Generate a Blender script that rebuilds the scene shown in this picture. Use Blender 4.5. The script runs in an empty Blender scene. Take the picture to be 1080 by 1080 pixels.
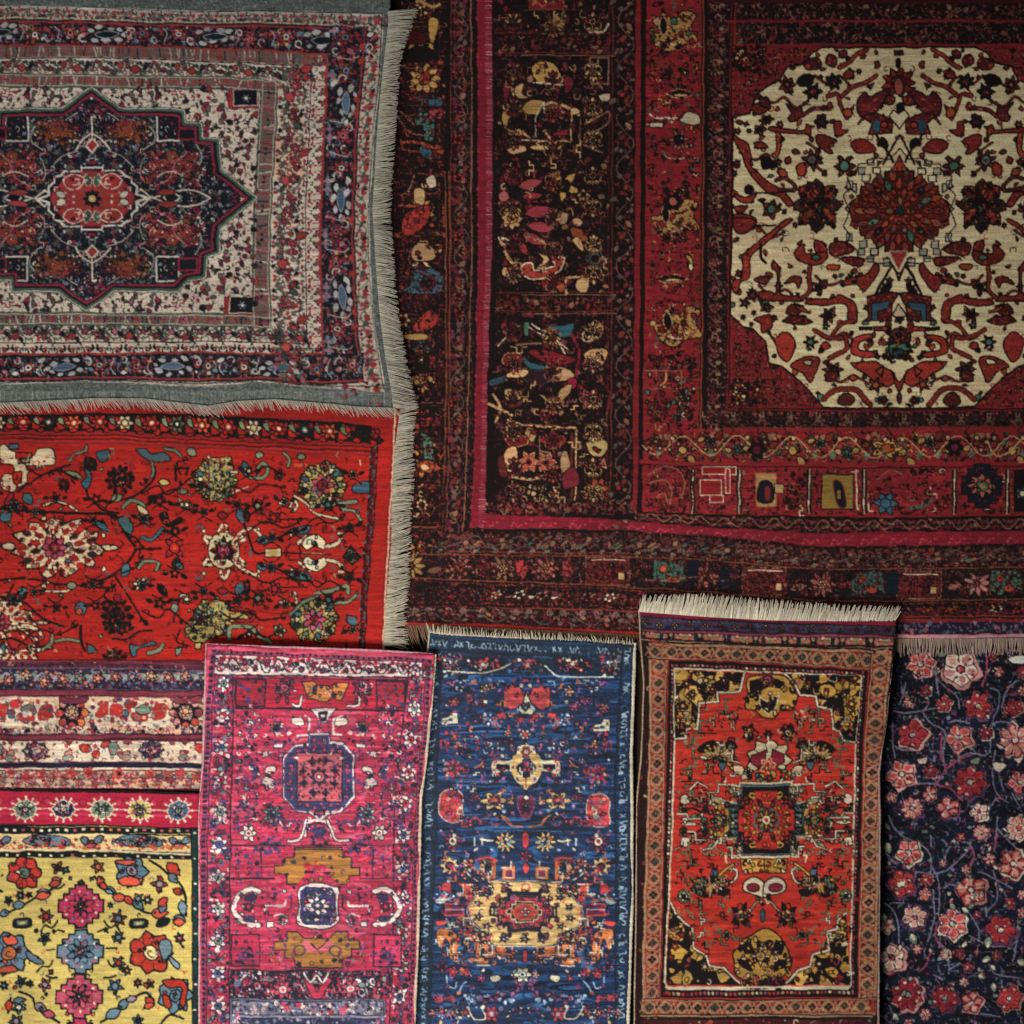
# Overlapping oriental rugs hung close together on a wall: Blender 4.5 scene script
import bpy, math, random
import numpy as np

# ---------------------------------------------------------------- camera, light, exposure
PX = 0.0036            # metres per picture pixel on the wall
DIST = 6.5             # camera to wall
ZC = 2.0               # height of the picture centre
scene = bpy.context.scene
cam_d = bpy.data.cameras.new('camera'); cam = bpy.data.objects.new('camera', cam_d); scene.collection.objects.link(cam)
cam.location = (0, -DIST, ZC); cam.rotation_euler = (math.pi / 2, 0, 0)
cam_d.sensor_width = 36; cam_d.lens = 36 * DIST / (1080 * PX); cam_d.clip_start = .05; cam_d.clip_end = 200
scene.camera = cam
world = bpy.data.worlds.new('World'); scene.world = world; world.use_nodes = True
world.node_tree.nodes['Background'].inputs[0].default_value = (.80, .88, 1.0, 1); world.node_tree.nodes['Background'].inputs[1].default_value = .06
def area(name, loc, aim, size, size_y, power, col):
    d = bpy.data.lights.new(name, 'AREA'); d.shape = 'RECTANGLE'; d.size = size; d.size_y = size_y; d.energy = power; d.color = col
    o = bpy.data.objects.new(name, d); scene.collection.objects.link(o); o.location = loc
    v = [a - b for a, b in zip(aim, loc)]; h = math.hypot(v[0], v[1])
    o.rotation_euler = (math.atan2(v[2], h) + math.pi / 2, 0, math.atan2(-v[0], v[1])); return o
# soft daylight entering low from the front left, its falloff keeps the upper right dim
area('daylight', (-.9, -3.2, .3), (-.15, 0, .8), 1.9, .9, 134, (1.0, .955, .89))
area('skylight', (-1.7, -2.8, 4.4), (-.7, 0, 1.8), 1.6, .8, 30, (.93, .96, 1.0))
vs = scene.view_settings; vs.view_transform = 'Standard'; vs.look = 'None'; vs.exposure = 0; vs.gamma = 1; vs.use_curve_mapping = False
scene.render.engine = 'CYCLES'

# ---------------------------------------------------------------- the wall
def new_mat(name):
    m = bpy.data.materials.new(name); m.use_nodes = True; return m, m.node_tree, m.node_tree.nodes['Principled BSDF']
def wall_mat():
    m, nt, b = new_mat('brown_plaster'); N = nt.nodes.new
    tc = N('ShaderNodeTexCoord'); mp = N('ShaderNodeMapping'); mp.inputs['Scale'].default_value = (6, 6, .8); n = N('ShaderNodeTexNoise'); n.inputs['Scale'].default_value = 4; n.inputs['Detail'].default_value = 8
    cr = N('ShaderNodeValToRGB'); cr.color_ramp.elements[0].color = (.055, .032, .02, 1); cr.color_ramp.elements[1].color = (.13, .08, .05, 1)
    bp = N('ShaderNodeBump'); bp.inputs['Strength'].default_value = .4
    L = nt.links.new; L(tc.outputs['Object'], mp.inputs[0]); L(mp.outputs[0], n.inputs[0]); L(n.outputs[0], cr.inputs[0]); L(cr.outputs[0], b.inputs['Base Color']); L(n.outputs[0], bp.inputs['Height']); L(bp.outputs[0], b.inputs['Normal'])
    b.inputs['Roughness'].default_value = .9; return m
def box_mesh(name, x0, y0, z0, x1, y1, z1, mat):
    me = bpy.data.meshes.new(name); V = [(x, y, z) for x in (x0, x1) for y in (y0, y1) for z in (z0, z1)]
    me.from_pydata(V, [], [(0, 1, 3, 2), (4, 6, 7, 5), (0, 4, 5, 1), (2, 3, 7, 6), (0, 2, 6, 4), (1, 5, 7, 3)]); me.materials.append(mat)
    o = bpy.data.objects.new(name, me); scene.collection.objects.link(o); return o
wall = box_mesh('wall', -3.2, .03, -.3, 3.2, .25, 4.6, wall_mat()); wall['kind'] = 'structure'
# ---------------------------------------------------------------- pattern painter (knots of each rug)
SS = 2.0
def hexc(h):
    h = h.lstrip('#'); return np.array([int(h[i:i+2], 16) / 255. for i in (0, 2, 4)], dtype=np.float32)
class Cloth:
    """a small vector painter: every rug pattern is drawn as polygons and strokes, then read knot by knot"""
    def __init__(s, x0, y0, x1, y1, bg, pal, seed=1):
        s.x0, s.y0, s.x1, s.y1 = x0, y0, x1, y1
        s.w = int((x1 - x0) * SS); s.h = int((y1 - y0) * SS)
        s.a = np.zeros((s.h, s.w, 3), np.float32); s.pal = {k: hexc(v) for k, v in pal.items()}
        s.a[:] = s.col(bg); s.rg = random.Random(seed); s.seed = seed
        s.tf = None; s.fr = (0, 0, 1.0); s.mx = None; s.my = None; s.clip = None
        s.oc = 'k'; s.ow = 1.1; s.jit = .13; s.jr = random.Random(seed + 5)
    def col(s, c):
        if isinstance(c, str): return s.pal[c] if c in s.pal else hexc(c)
        return np.asarray(c, np.float32)
    def frame(s, ox=0, oy=0, k=1.0): s.fr = (ox, oy, k); s.tf = None; s.mx = s.my = None
    def sym(s, cx):
        """draw twice, mirrored left to right about cx (loose motifs fall on mirrored places too)"""
        st = s.rg.getstate(); s.mx = None; yield 0
        s.rg.setstate(st); s.mx = cx; yield 1
        s.mx = None
    def symy(s, cy):
        st = s.rg.getstate(); s.my = None; yield 0
        s.rg.setstate(st); s.my = cy; yield 1
        s.my = None
    def sym4(s, cx, cy):
        st = s.rg.getstate()
        for i in (0, 1):
            for j in (0, 1):
                s.rg.setstate(st); s.mx = cx if i else None; s.my = cy if j else None; yield i * 2 + j
        s.mx = s.my = None
    def T(s, pts):
        p = np.array(pts, dtype=np.float64).reshape(-1, 2)
        if s.mx is not None: p[:, 0] = 2 * s.mx - p[:, 0]
        if s.my is not None: p[:, 1] = 2 * s.my - p[:, 1]
        if s.tf is not None: p = s.tf(p)
        else:
            ox, oy, k = s.fr; p = p / k + (ox, oy)
        return (p - (s.x0, s.y0)) * SS
    def _box(s, lo, hi):
        a = max(0, int(math.floor(lo[0]))); b = min(s.w, int(math.ceil(hi[0])) + 1)
        c = max(0, int(math.floor(lo[1]))); d = min(s.h, int(math.ceil(hi[1])) + 1)
        return (a, b, c, d) if b > a and d > c else None
    def _put(s, bx, m, c):
        a, b, cc, d = bx
        if s.clip is not None: m = m & s.clip[cc:d, a:b]
        s.a[cc:d, a:b][m] = c
    def _pmask(s, p, bx):
        a, b, c, d = bx
        X = np.arange(a, b)[None, :] + .5; Y = (np.arange(c, d) + .5)[:, None]
        m = np.zeros((d - c, b - a), bool); n = len(p)
        for i in range(n):
            xa, ya = p[i]; xb, yb = p[(i + 1) % n]
            if ya == yb: continue
            r = (Y > min(ya, yb)) & (Y <= max(ya, yb))
            m ^= r & (X < xa + (Y - ya) * (xb - xa) / (yb - ya))
        return m
    def _poly(s, p, c):
        bx = s._box(p.min(0), p.max(0))
        if bx:
            if bx[1] - bx[0] < 44 * SS and bx[3] - bx[2] < 44 * SS and s.jit:      # every small piece is dyed a little differently
                u = s.jr.uniform; c = np.clip(np.asarray(c) * (1 + s.jit * u(-1, 1)) + np.array([u(-1, 1), u(-1, 1), u(-1, 1)], np.float32) * .018, 0, 1)
            s._put(bx, s._pmask(p, bx), c)
    def _line(s, p, c, w):
        h = max(w * SS / 2, .55)
        for i in range(len(p) - 1):
            A, B = p[i], p[i + 1]
            bx = s._box(np.minimum(A, B) - h - 1, np.maximum(A, B) + h + 1)
            if not bx: continue
            X = np.arange(bx[0], bx[1])[None, :] + .5; Y = (np.arange(bx[2], bx[3]) + .5)[:, None]
            d = B - A; L = d @ d + 1e-9
            t = np.clip(((X - A[0]) * d[0] + (Y - A[1]) * d[1]) / L, 0, 1)
            s._put(bx, (X - A[0] - t * d[0]) ** 2 + (Y - A[1] - t * d[1]) ** 2 <= h * h, c)
    def setclip(s, *xy):
        if not xy: s.clip = None; return
        p = s.T(xy); m = np.zeros((s.h, s.w), bool); bx = s._box(p.min(0), p.max(0))
        if bx: m[bx[2]:bx[3], bx[0]:bx[1]] = s._pmask(p, bx)
        s.clip = m
    def dens(s, xy, closed=False):
        P = np.array(xy, float).reshape(-1, 2)
        if s.tf is None: return P
        if closed: P = np.vstack([P, P[:1]])
        out = [P[:1]]
        for i in range(len(P) - 1):
            n = max(1, int(abs(P[i + 1, 0] - P[i, 0]) / 14)); t = (np.arange(n) + 1)[:, None] / n; out.append(P[i] + (P[i + 1] - P[i]) * t)
        P = np.vstack(out); return P[:-1] if closed else P
    # ---- primitives, in frame units; stroke widths in pixels of the picture
    def p(s, c, *xy, o=1, w=None):
        q = s.T(s.dens(xy, True))
        s._poly(q, s.col(c))
        if o:
            s._line(np.vstack([q, q[:1]]), s.col(s.oc if o == 1 else o), w or s.ow)
    def l(s, c, w, *xy): s._line(s.T(s.dens(xy)), s.col(c), w)
    def spl(s, xy, closed=False, n=5):
        P = np.array(xy, float).reshape(-1, 2); N = len(P); out = []
        rng = range(N if closed else N - 1)
        for i in rng:
            if closed: a, b, c, d = P[(i - 1) % N], P[i], P[(i + 1) % N], P[(i + 2) % N]
            else: a, b, c, d = P[max(i - 1, 0)], P[i], P[i + 1], P[min(i + 2, N - 1)]
            for t in np.arange(n) / n:
                out.append(.5 * ((2 * b) + (c - a) * t + (2 * a - 5 * b + 4 * c - d) * t * t + (3 * b - a - 3 * c + d) * t ** 3))
        if not closed: out.append(P[-1])
        return np.array(out)
    def c(s, c, w, *xy, o=0):
        q = s.spl(xy)
        if o: s.l(s.oc if o == 1 else o, w + 1.8, q)
        s.l(c, w, q)
    def b(s, c, *xy, o=1, w=None): s.p(c, s.spl(xy, True), o=o, w=w)
    def r(s, c, x, y, X, Y, o=0, w=None): s.p(c, x, y, X, y, X, Y, x, Y, o=o, w=w)
    def e(s, c, x, y, rx, ry=None, o=1, w=None, rot=0):
        ry = ry or rx; t = np.linspace(0, 2 * math.pi, 15)[:-1]; cr, sr = math.cos(rot), math.sin(rot)
        u, v = rx * np.cos(t), ry * np.sin(t)
        s.p(c, np.stack([x + u * cr - v * sr, y + u * sr + v * cr], 1), o=o, w=w)
    def lf(s, c, x, y, dx, dy, wd=.3, o=1, bend=0, w=None):
        L = math.hypot(dx, dy); nx, ny = -dy, dx
        q = [(x, y)]
        for t, k in ((.2, .7), (.45, 1), (.75, .7)): q.append((x + dx * t + nx * (wd * k + bend * 4 * t * (1 - t)), y + dy * t + ny * (wd * k + bend * 4 * t * (1 - t))))
        q.append((x + dx, y + dy))
        for t, k in ((.75, .7), (.45, 1), (.2, .7)): q.append((x + dx * t + nx * (-wd * k + bend * 4 * t * (1 - t)), y + dy * t + ny * (-wd * k + bend * 4 * t * (1 - t))))
        s.p(c, q, o=o, w=w)
    def fl(s, x, y, r, c1, c2='', c3='', n=6, o=1, ry=None, rot=0., depth=.22, div=1, w=None):
        ry = ry or r; m = 4 * n; t = np.arange(m) / m * 2 * math.pi; jr = s.rg
        rr = 1 - depth + depth * np.cos(n * t); rr = rr * np.array([1 + jr.uniform(-.07, .07) for _ in t])
        s.p(c1, np.stack([x + r * rr * np.cos(t + rot), y + ry * rr * np.sin(t + rot)], 1), o=o, w=w)
        if div:
            for i in range(n):
                a = (i + .5) / n * 2 * math.pi + rot
                s.l(s.oc if div == 1 else div, .8, x + .35 * r * math.cos(a), y + .35 * ry * math.sin(a), x + r * (1 - depth * 1.7) * math.cos(a), y + ry * (1 - depth * 1.7) * math.sin(a))
        if c2: s.e(c2, x, y, r * .42, ry * .42, o=o, w=w)
        if c3: s.e(c3, x, y, r * .18, ry * .18, o=0)
    def st(s, c, cx, cy, *q, o=1, w=None, fy=1.):
        """stepped four-way symmetric shape from the outline of one quarter (top, clockwise to the right)"""
        q = np.array(q, float).reshape(-1, 2)
        pts = [(cx + a, cy - b) for a, b in q] + [(cx + a, cy + b) for a, b in q[::-1]] + [(cx - a, cy + b) for a, b in q] + [(cx - a, cy - b) for a, b in q[::-1]]
        s.p(c, pts, o=o, w=w)
    def hk(s, c, x, y, r, a0=0, turn=4.4, w=1.3, o=0):
        t = np.linspace(0, turn, 9); rr = r * (1 - .65 * np.linspace(0, 1, 9))
        q = np.stack([x + rr * np.cos(a0 + t), y + rr * np.sin(a0 + t)], 1)
        if o: s.l(s.oc, w + 1.6, q)
        s.l(c, w, q)
    def bits(s, n, box, cols, r0, r1, o=1, kinds='lfhbsj', w=None):
        """n loose small motifs (leaf, flower, hook, bud, stroke, jagged piece) thrown in a box or polygon"""
        jr = s.rg; x, y, X, Y = box
        if s.tf is not None and s.mx is None and X - x > 90 and n > 12:      # borders: the same cell again and again, each mirrored in itself
            per = min(56, max(30, (Y - y) * 2.2)); m = max(3, int(round(n * per / 2 / (X - x)))); st = jr.getstate(); u = x
            while u < X:
                jr.setstate(st); s.bits(m, (u, y, u + per / 2, Y), cols, r0, r1, o, kinds, w)
                jr.setstate(st); s.mx = u + per / 2; s.bits(m, (u, y, u + per / 2, Y), cols, r0, r1, o, kinds, w); s.mx = None; u += per
            return
        cell = max(.01, math.sqrt(abs((X - x) * (Y - y)) / n)); done = 0
        gx = max(1, round((X - x) / cell)); gy = max(1, round((Y - y) / cell))
        for i in range(gx):
            for j in range(gy):
                a = x + (i + jr.uniform(.1, .9)) / gx * (X - x); b = y + (j + jr.uniform(.1, .9)) / gy * (Y - y)
                r = jr.uniform(r0, r1); c = jr.choice(cols); k = jr.choice(kinds); an = jr.uniform(0, 6.28)
                if k == 'l': s.lf(c, a, b, 2 * r * math.cos(an), 2 * r * math.sin(an), jr.uniform(.2, .4), o=o, bend=jr.uniform(-.3, .3), w=w)
                elif k == 'f': s.fl(a, b, r, c, jr.choice(cols), '', jr.choice((4, 5, 6)), o=o, rot=an, div=0, w=w)
                elif k == 'h': s.hk(c, a, b, r, an, jr.choice((-4.2, 4.2)), jr.uniform(.8, 1.5), o=1 if o == 1 else 0)
                elif k == 'z':                       # angular stepped hook
                    q = [(a, b)]; d = jr.choice((0, 1)); sg = (jr.choice((-1, 1)), jr.choice((-1, 1)))
                    for t in range(jr.choice((3, 4, 5))):
                        ln = r * jr.uniform(.7, 1.5) * sg[d] * (-1 if t == 3 else 1); q.append((q[-1][0] + (ln if d == 0 else 0), q[-1][1] + (ln if d == 1 else 0))); d = 1 - d
                    if o == 1: s.l(s.oc, 2.6, q)
                    s.l(c, 1.3, q)
                elif k == 'b': s.e(c, a, b, r * .7, r * .55, o=o, rot=an, w=w)
                elif k == 's': s.c(c, jr.uniform(.8, 1.4), a, b, a + r * math.cos(an), b + r * math.sin(an), a + 1.7 * r * math.cos(an + .9), b + 1.7 * r * math.sin(an + .9))
                else:
                    m = jr.choice((5, 6, 7)); q = []
                    for t in range(m):
                        th = an + t / m * 6.283; rr = r * jr.uniform(.45, 1.15); q += [a + rr * math.cos(th), b + rr * math.sin(th)]
                    s.p(c, *q, o=o, w=w)
    def strip(s, A, B, W, al=.5):
        """coordinates that run along a border: x = distance, y = 0..W from line A to line B; al 0, .5, 1: lines matched at start, middle, end"""
        A = np.array(A, float).reshape(-1, 2); B = np.array(B, float).reshape(-1, 2)
        def rs(P): return P, np.r_[0, np.cumsum(np.hypot(*np.diff(P, axis=0).T))]
        A, da = rs(A); B, db = rs(B); la, lb = da[-1], db[-1]; L = max(la, lb)
        oa, ob = (L - la) * al, (L - lb) * al
        def at(P, d, t):
            q = np.stack([np.interp(t, d, P[:, 0]), np.interp(t, d, P[:, 1])], 1)
            e0 = (P[1] - P[0]) / (d[1] - d[0] + 1e-9); e1 = (P[-1] - P[-2]) / (d[-1] - d[-2] + 1e-9)
            return q + np.minimum(t, 0)[:, None] * e0 + np.maximum(t - d[-1], 0)[:, None] * e1
        def tf(p):
            v = (p[:, 1] / W)[:, None]
            return at(A, da, p[:, 0] - oa) * (1 - v) + at(B, db, p[:, 0] - ob) * v
        s.tf = tf; s.mx = s.my = None
        return L
    def vine(s, L, W, per, stem, cols, r=None, leafc=None, sw=1.1, o=1, ph=0., s0=0.):
        """waving stem with a blossom in every bend and leaves between, along the current strip"""
        r = r or W * .3; n = int((L - s0) / (per / 2)) + 1; jr = s.rg; q = []
        for i in range(int((L - s0) / per * 10) + 2):
            t = s0 + i * per / 10; q.append((t, W / 2 + W * .33 * math.sin(2 * math.pi * t / per + ph)))
        s.l(stem, sw, q)
        seed0 = jr.random()
        for i in range(n):
            jr = random.Random(seed0 + i % 4)
            t = s0 + (i + .5) * per / 2 - ph / (2 * math.pi) * per; sg = math.sin(2 * math.pi * t / per + ph)
            y = W / 2 - sg * W * .13; rr = r * jr.uniform(.75, 1.15)
            for d in (-1, 1):
                s.lf(jr.choice(leafc or cols), t + d * rr * .9, y + jr.uniform(-.2, .2) * W, d * per * .16, jr.uniform(-.35, .35) * W, .3, o=o)
            if jr.random() < .75: s.fl(t, y, rr, jr.choice(cols), jr.choice(cols), '', jr.choice((5, 6)), o=o, div=0, rot=jr.random())
            else: s.lf(jr.choice(cols), t - rr, y, 2 * rr, 0, .45, o=o)
    def fil(s, box, bg, cols, size=3.2, lw=.16, patch=.42, rim=.12, oc='k', keep=1., seed=0, asp=1., mir=(None, None), tol=.004):
        """fine curling tracery and small filled pieces, woven only into ground of colour bg inside a box or polygon"""
        x, y, X, Y = box if len(box) == 4 else (min(box[0::2]), min(box[1::2]), max(box[0::2]), max(box[1::2]))
        q = s.T([x, y, X, Y]) if s.tf is None else None
        bx = s._box(np.minimum(q[0], q[1]), np.maximum(q[0], q[1]))
        if not bx: return
        a, b, c, d = bx; A = s.a[c:d, a:b]; g = np.zeros(A.shape[:2], bool)
        for k in bg: g |= np.abs(A - s.col(k)).sum(2) < tol
        if len(box) > 4: g &= s._pmask(s.T(box), bx)
        if s.clip is not None: g &= s.clip[c:d, a:b]
        rg = np.random.RandomState(s.seed * 31 + seed + int(x) % 97 + int(y) % 89)
        h, w = g.shape; cx, cy = size * SS * asp, size * SS
        def nz(kx, ky):
            G = rg.rand(int(h / ky) + 3, int(w / kx) + 3); yy = np.arange(h) / ky; xx = np.arange(w) / kx; i = yy.astype(int); j = xx.astype(int)
            fy = (yy - i)[:, None]; fx = (xx - j)[None]; fy = fy * fy * (3 - 2 * fy); fx = fx * fx * (3 - 2 * fx)
            R = 2 * (G[i][:, j] * (1 - fy) * (1 - fx) + G[i + 1][:, j] * fy * (1 - fx) + G[i][:, j + 1] * (1 - fy) * fx + G[i + 1][:, j + 1] * fy * fx) - 1
            if mir[0] is not None: m0 = (mir[0] - s.x0) * SS - a; R = R[:, np.abs(m0 - np.abs(np.arange(w) - m0)).astype(int) % w]
            if mir[1] is not None: m1 = (mir[1] - s.y0) * SS - c; R = R[np.abs(m1 - np.abs(np.arange(h) - m1)).astype(int) % h]
            return R
        n = nz(cx, cy); n2 = nz(cx * 1.3, cy * 1.3); K = np.array([s.col(k) for k in cols]); m = nz(cx * 5, cy * 5)
        ci = ((nz(cx * 2.1, cy * 2.1) * .5 + .5) * 2.2 * len(K)).astype(int) % len(K); cj = ((nz(cx * 2.7, cy * 2.7) * .5 + .5) * 2.2 * len(K)).astype(int) % len(K)
        on = m < keep * 2 - 1
        L = g & on & (np.abs(n2) < lw); A[L] = K[cj][L]
        if patch < 1:
            R = g & on & (n > patch - rim); A[R] = s.col(oc); P = g & on & (n > patch); A[P] = K[ci][P]
    def finish(s, knot=1.0, warp=.8, streak=.07, grain=.06, sx=26, sy=2.0, wear=.05, wc=(.62, .56, .5)):
        """uneven knotting, bands of slightly different dye lots, and the grain of single knots"""
        rg = np.random.RandomState(s.seed + 7); h, w = s.h, s.w
        def noise(cx, cy):
            gh, gw = int(h / cy) + 3, int(w / cx) + 3; g = rg.rand(gh, gw).astype(np.float32) * 2 - 1
            y = np.arange(h) / cy; x = np.arange(w) / cx; i = y.astype(int); j = x.astype(int); fy = (y - i)[:, None]; fx = (x - j)[None, :]
            fy = fy * fy * (3 - 2 * fy); fx = fx * fx * (3 - 2 * fx)
            return (g[i][:, j] * (1 - fy) * (1 - fx) + g[i + 1][:, j] * fy * (1 - fx) + g[i][:, j + 1] * (1 - fy) * fx + g[i + 1][:, j + 1] * fy * fx)
        dx = noise(4, 4) * warp * SS * .6 + noise(30, 30) * SS * .9; dy = noise(4, 4) * warp * SS * .6 + noise(30, 30) * SS * .9
        Y, X = np.mgrid[0:h, 0:w]
        a = s.a[np.clip(Y + dy, 0, h - 1).astype(int), np.clip(X + dx, 0, w - 1).astype(int)]
        a = (a + np.roll(a, 1, 0) + np.roll(a, 1, 1) + np.roll(np.roll(a, 1, 0), 1, 1)) / 4
        m = 1 + noise(sx * 2, sy * SS) * streak + noise(sx * .5, sy * .6 * SS) * streak * .7 + noise(120, 60) * .06 + noise(2.2, 2.2) * grain
        a = a * m[..., None]
        # rubbed places: the pile is worn thin along warps and wefts and the pale ground shows
        wr = np.clip(noise(90, 50) * 1.2 + .1, 0, 1) * (np.clip(noise(16, 1.6) - .25, 0, 1) + np.clip(noise(1.6, 16) - .35, 0, 1)) + np.clip(noise(3, 3) - .6, 0, 1) * .5
        wr = np.clip(wr * wear * 2.2, 0, .6)[..., None]; lumi = a.mean(-1, keepdims=True)
        s.a = np.clip(a * (1 - wr) + wr * np.array(wc, np.float32) * np.clip(lumi * 2.4 + .12, 0, 1), 0, 1)
        return s
    def take(s, x, y):
        """colour of the knot at picture position x, y (bilinear)"""
        u = np.clip((x - s.x0) * SS - .5, 0, s.w - 1.001); v = np.clip((y - s.y0) * SS - .5, 0, s.h - 1.001)
        i = v.astype(int); j = u.astype(int); fy = (v - i)[..., None]; fx = (u - j)[..., None]
        a = s.a
        return a[i, j] * (1 - fy) * (1 - fx) + a[i + 1, j] * fy * (1 - fx) + a[i, j + 1] * (1 - fy) * fx + a[i + 1, j + 1] * fy * fx
# ---------------------------------------------------------------- grey medallion rug
def paint_grey():
    s = Cloth(-90, -20, 430, 450, 'c', dict(k='#14141b', c='#988b7c', C='#ad9f8e', r='#7c2a26', R='#8e3434', p='#905056', o='#6c3620', n='#13161f',
        b='#53606c', g='#39463a', m='#6d1c2b', t='#574640', w='#a8a094', y='#a37c46', d='#262027', s='#75404a', q='#474c4a'), 3)
    r0 = ([-90,4, 0,5, 110,8, 200,12, 300,12, 403,15], [403,15, 400,80, 394,130, 392,170, 388,222, 389,280, 394,340, 400,380, 405,412], [405,412, 340,408, 265,402, 220,407, 130,402, 60,402, 0,404, -90,404])
    r1 = ([-90,19, 0,20, 100,22, 200,25, 300,25, 388,29], [388,29, 383,80, 378,120, 376,170, 373,222, 374,290, 377,350, 383,402], [383,402, 340,405, 270,400, 220,402, 130,399, 0,401, -90,401])
    r2 = ([-90,47, 0,47, 120,48, 200,50, 260,52, 345,57], [345,57, 342,130, 338,222, 338,300, 340,372], [340,372, 300,373, 250,372, 200,371, 120,373, 0,373, -90,373])
    r3 = ([-90,61, 0,61, 120,61, 240,65, 328,70], [328,70, 326,130, 322,222, 322,300, 323,362], [323,362, 240,360, 0,361, -90,361])
    r4 = ([-90,77, 0,77, 240,81, 292,85], [292,85, 291,133, 285,222, 284,300, 286,345], [286,345, 240,344, 120,342, 0,342, -90,342])
    r5 = ([-90,91, 0,91, 240,93, 275,96], [275,96, 273,133, 268,222, 266,290, 266,332], [266,332, 240,331, 100,330, 0,329, -90,329])
    def ring(r, c, edge, w=1.4): s.frame(); s.p(c, *(r[0] + r[1] + r[2]), o=edge, w=w)
    s.r('q', -90, -20, 430, 450)
    ring(r0, 'c', 'w'); ring(r1, 'k', 'd', 1.6)
    ring(r2, 'C', 'r', 2.2); ring(r3, 'C', 'k', 1.2); ring(r4, 't', 'g', 1.6); ring(r5, 'C', 'g', 2.4)
    # guard stripes: vines
    s.ow = .9
    for i, W in ((0, 14), (1, 14), (2, 4)):
        L = s.strip(r0[i], r1[i], W, i / 2)
        if i < 2:
            s.bits(int(L / 2.6), (0, 1, L, W - 1), 'gkdmrs', 2.0, 3.4, o=0, kinds='lhsb'); s.vine(L, W, 26, 'g', 'rpmst', 2.8, 'gkt', 1.0, o=0)
        else: s.l('k', 1, 0, 2, L, 2)
    for i, W in ((0, 27), (1, 34), (2, 28)):           # main navy border
        L = s.strip(r1[i], r2[i], W, i / 2)
        s.r('n' if i < 2 else 'k', 0, 1, L, W - 1); T0 = s.tf; s.tf = None; s.fil([-88, 18, 385, 402], 'nk', ['m', 'b', 'r', 't', 'd', 'k'], 3.2, .07, .6, .1, 'k', seed=5 + i); s.tf = T0
        s.bits(int(L / 1.6), (0, 3, L, W - 2), 'nbmrpkbsdmkm', 2.4, 5, o=0)
        t, kk = 12, 0
        while t < L:
            kk += 1
            if kk % 3 == 0:                              # pale winged cartouche
                s.b('k', t - 22, 14, t - 14, 6, t, 8, t + 14, 5, t + 24, 13, t + 14, 22, t, 20, t - 14, 24, o='k', w=1.2)
                for (u, v) in ((-17, 10), (-8, 7), (5, 7), (14, 8), (19, 14), (11, 19), (-2, 20), (-13, 20)): s.lf('#8f8c88', t + u - 4, v, 8 + s.rg.uniform(-2, 3), s.rg.uniform(-4, 4), .28, o=0)
                s.b('#3c4a5c' if i else 'n', t - 12, 14, t, 10, t + 13, 13, t, 18, o='#76797c', w=1.0)
                s.hk('w', t - 26, 18, 5, 1); s.hk('w', t + 27, 10, 5, 3)
            else:
                c1 = s.rg.choice('rRo'); s.fl(t, W / 2 + s.rg.uniform(-3, 3), 8.5, c1, s.rg.choice('pwb'), 'k', 6, o='k', div='d')
                for d in (-1, 1):
                    s.lf(s.rg.choice('bwpR'), t + d * 9, W / 2 + s.rg.uniform(-7, 7), d * 9, s.rg.uniform(-7, 7), .3); s.fl(t + d * 15, s.rg.uniform(7, W - 7), 3.6, s.rg.choice('rRp'), 'm', '', 5)
                s.c('#8f8c88', 1.0, t - 16, 6, t - 12, 12, t - 15, W - 5); s.hk('#8f8c88', t + 13, W - 8, 5, t, 4); s.bits(7, (t - 16, 3, t + 16, W - 3), 'pwkmy', 1.3, 2.6, o=0)
            t += 34 if i == 1 else 38
        s.l('r', 1.8, 0, 2, L, 2)
    for i, W in ((0, 14), (1, 14), (2, 11)):           # narrow ribbed band
        L = s.strip(r2[i], r3[i], W, i / 2)
        if i == 0:
            s.r('t', 0, 1, L, W - 1)
            for q in range(int(L / 3)): s.l(s.rg.choice('gtmsrdcc'), 1.2, q * 3 + s.rg.uniform(-1, 1), 2, q * 3 + s.rg.uniform(-2, 3), W - 2)
            s.bits(int(L / 7), (0, 3, L, W - 3), 'rstgm', 1.8, 3, o=0)
        else: s.bits(int(L * W / 16), (0, 2, L, W - 2), 'gkdtrm', 1.6, 3.2, o=0, kinds='lhsb')
        s.l('r', 1.2, 0, 0.6, L, .6)
    for i, W in ((0, 16), (1, 33), (2, 18)):           # cream border of red blossoms
        L = s.strip(r3[i], r4[i], W, i / 2)
        if i == 1:
            s.r('#b08f78', 75, 1, 118, W - 1)
        s.bits(int(L * W / 20), (0, 2, L, W - 2), 'gkdrmstg', 1.8, 3.6, o=0, kinds='lhsbj')
        s.vine(L, W, 44 if i == 1 else 30, 'g', 'rRpRr', 5.2 if i == 1 else 4.2, 'grkt', 1.3, o='d')
        if i == 1:
            for q in range(8): s.fl(20 + q * 33, W / 2 + s.rg.uniform(-6, 6), 5.5, s.rg.choice('rR'), 'p', '', 6, o='d', div=0)
    for i, W in ((0, 14), (1, 17), (2, 13)):           # brown striped band
        L = s.strip(r4[i], r5[i], W, i / 2)
        for q in range(int(L / 4)): s.l(s.rg.choice('cstprwmd'), s.rg.uniform(.8, 1.8), q * 4, 3, q * 4 + s.rg.uniform(-3, 3), W - 3)
        s.bits(int(L / 5), (0, 4, L, W - 4), 'rmdgst', 1.5, 2.6, o=0)
        s.l('c', 1, 0, 1.5, L, 1.5); s.l('c', 1, 0, W - 1.5, L, W - 1.5)
    s.frame()
    s.fil([-88, 92, 272, 330], 'C', ['m', 't', 'g', 'd', 'k'], 4.2, .05, .68, .12, 'd', seed=2, mir=(97, 209))
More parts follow.
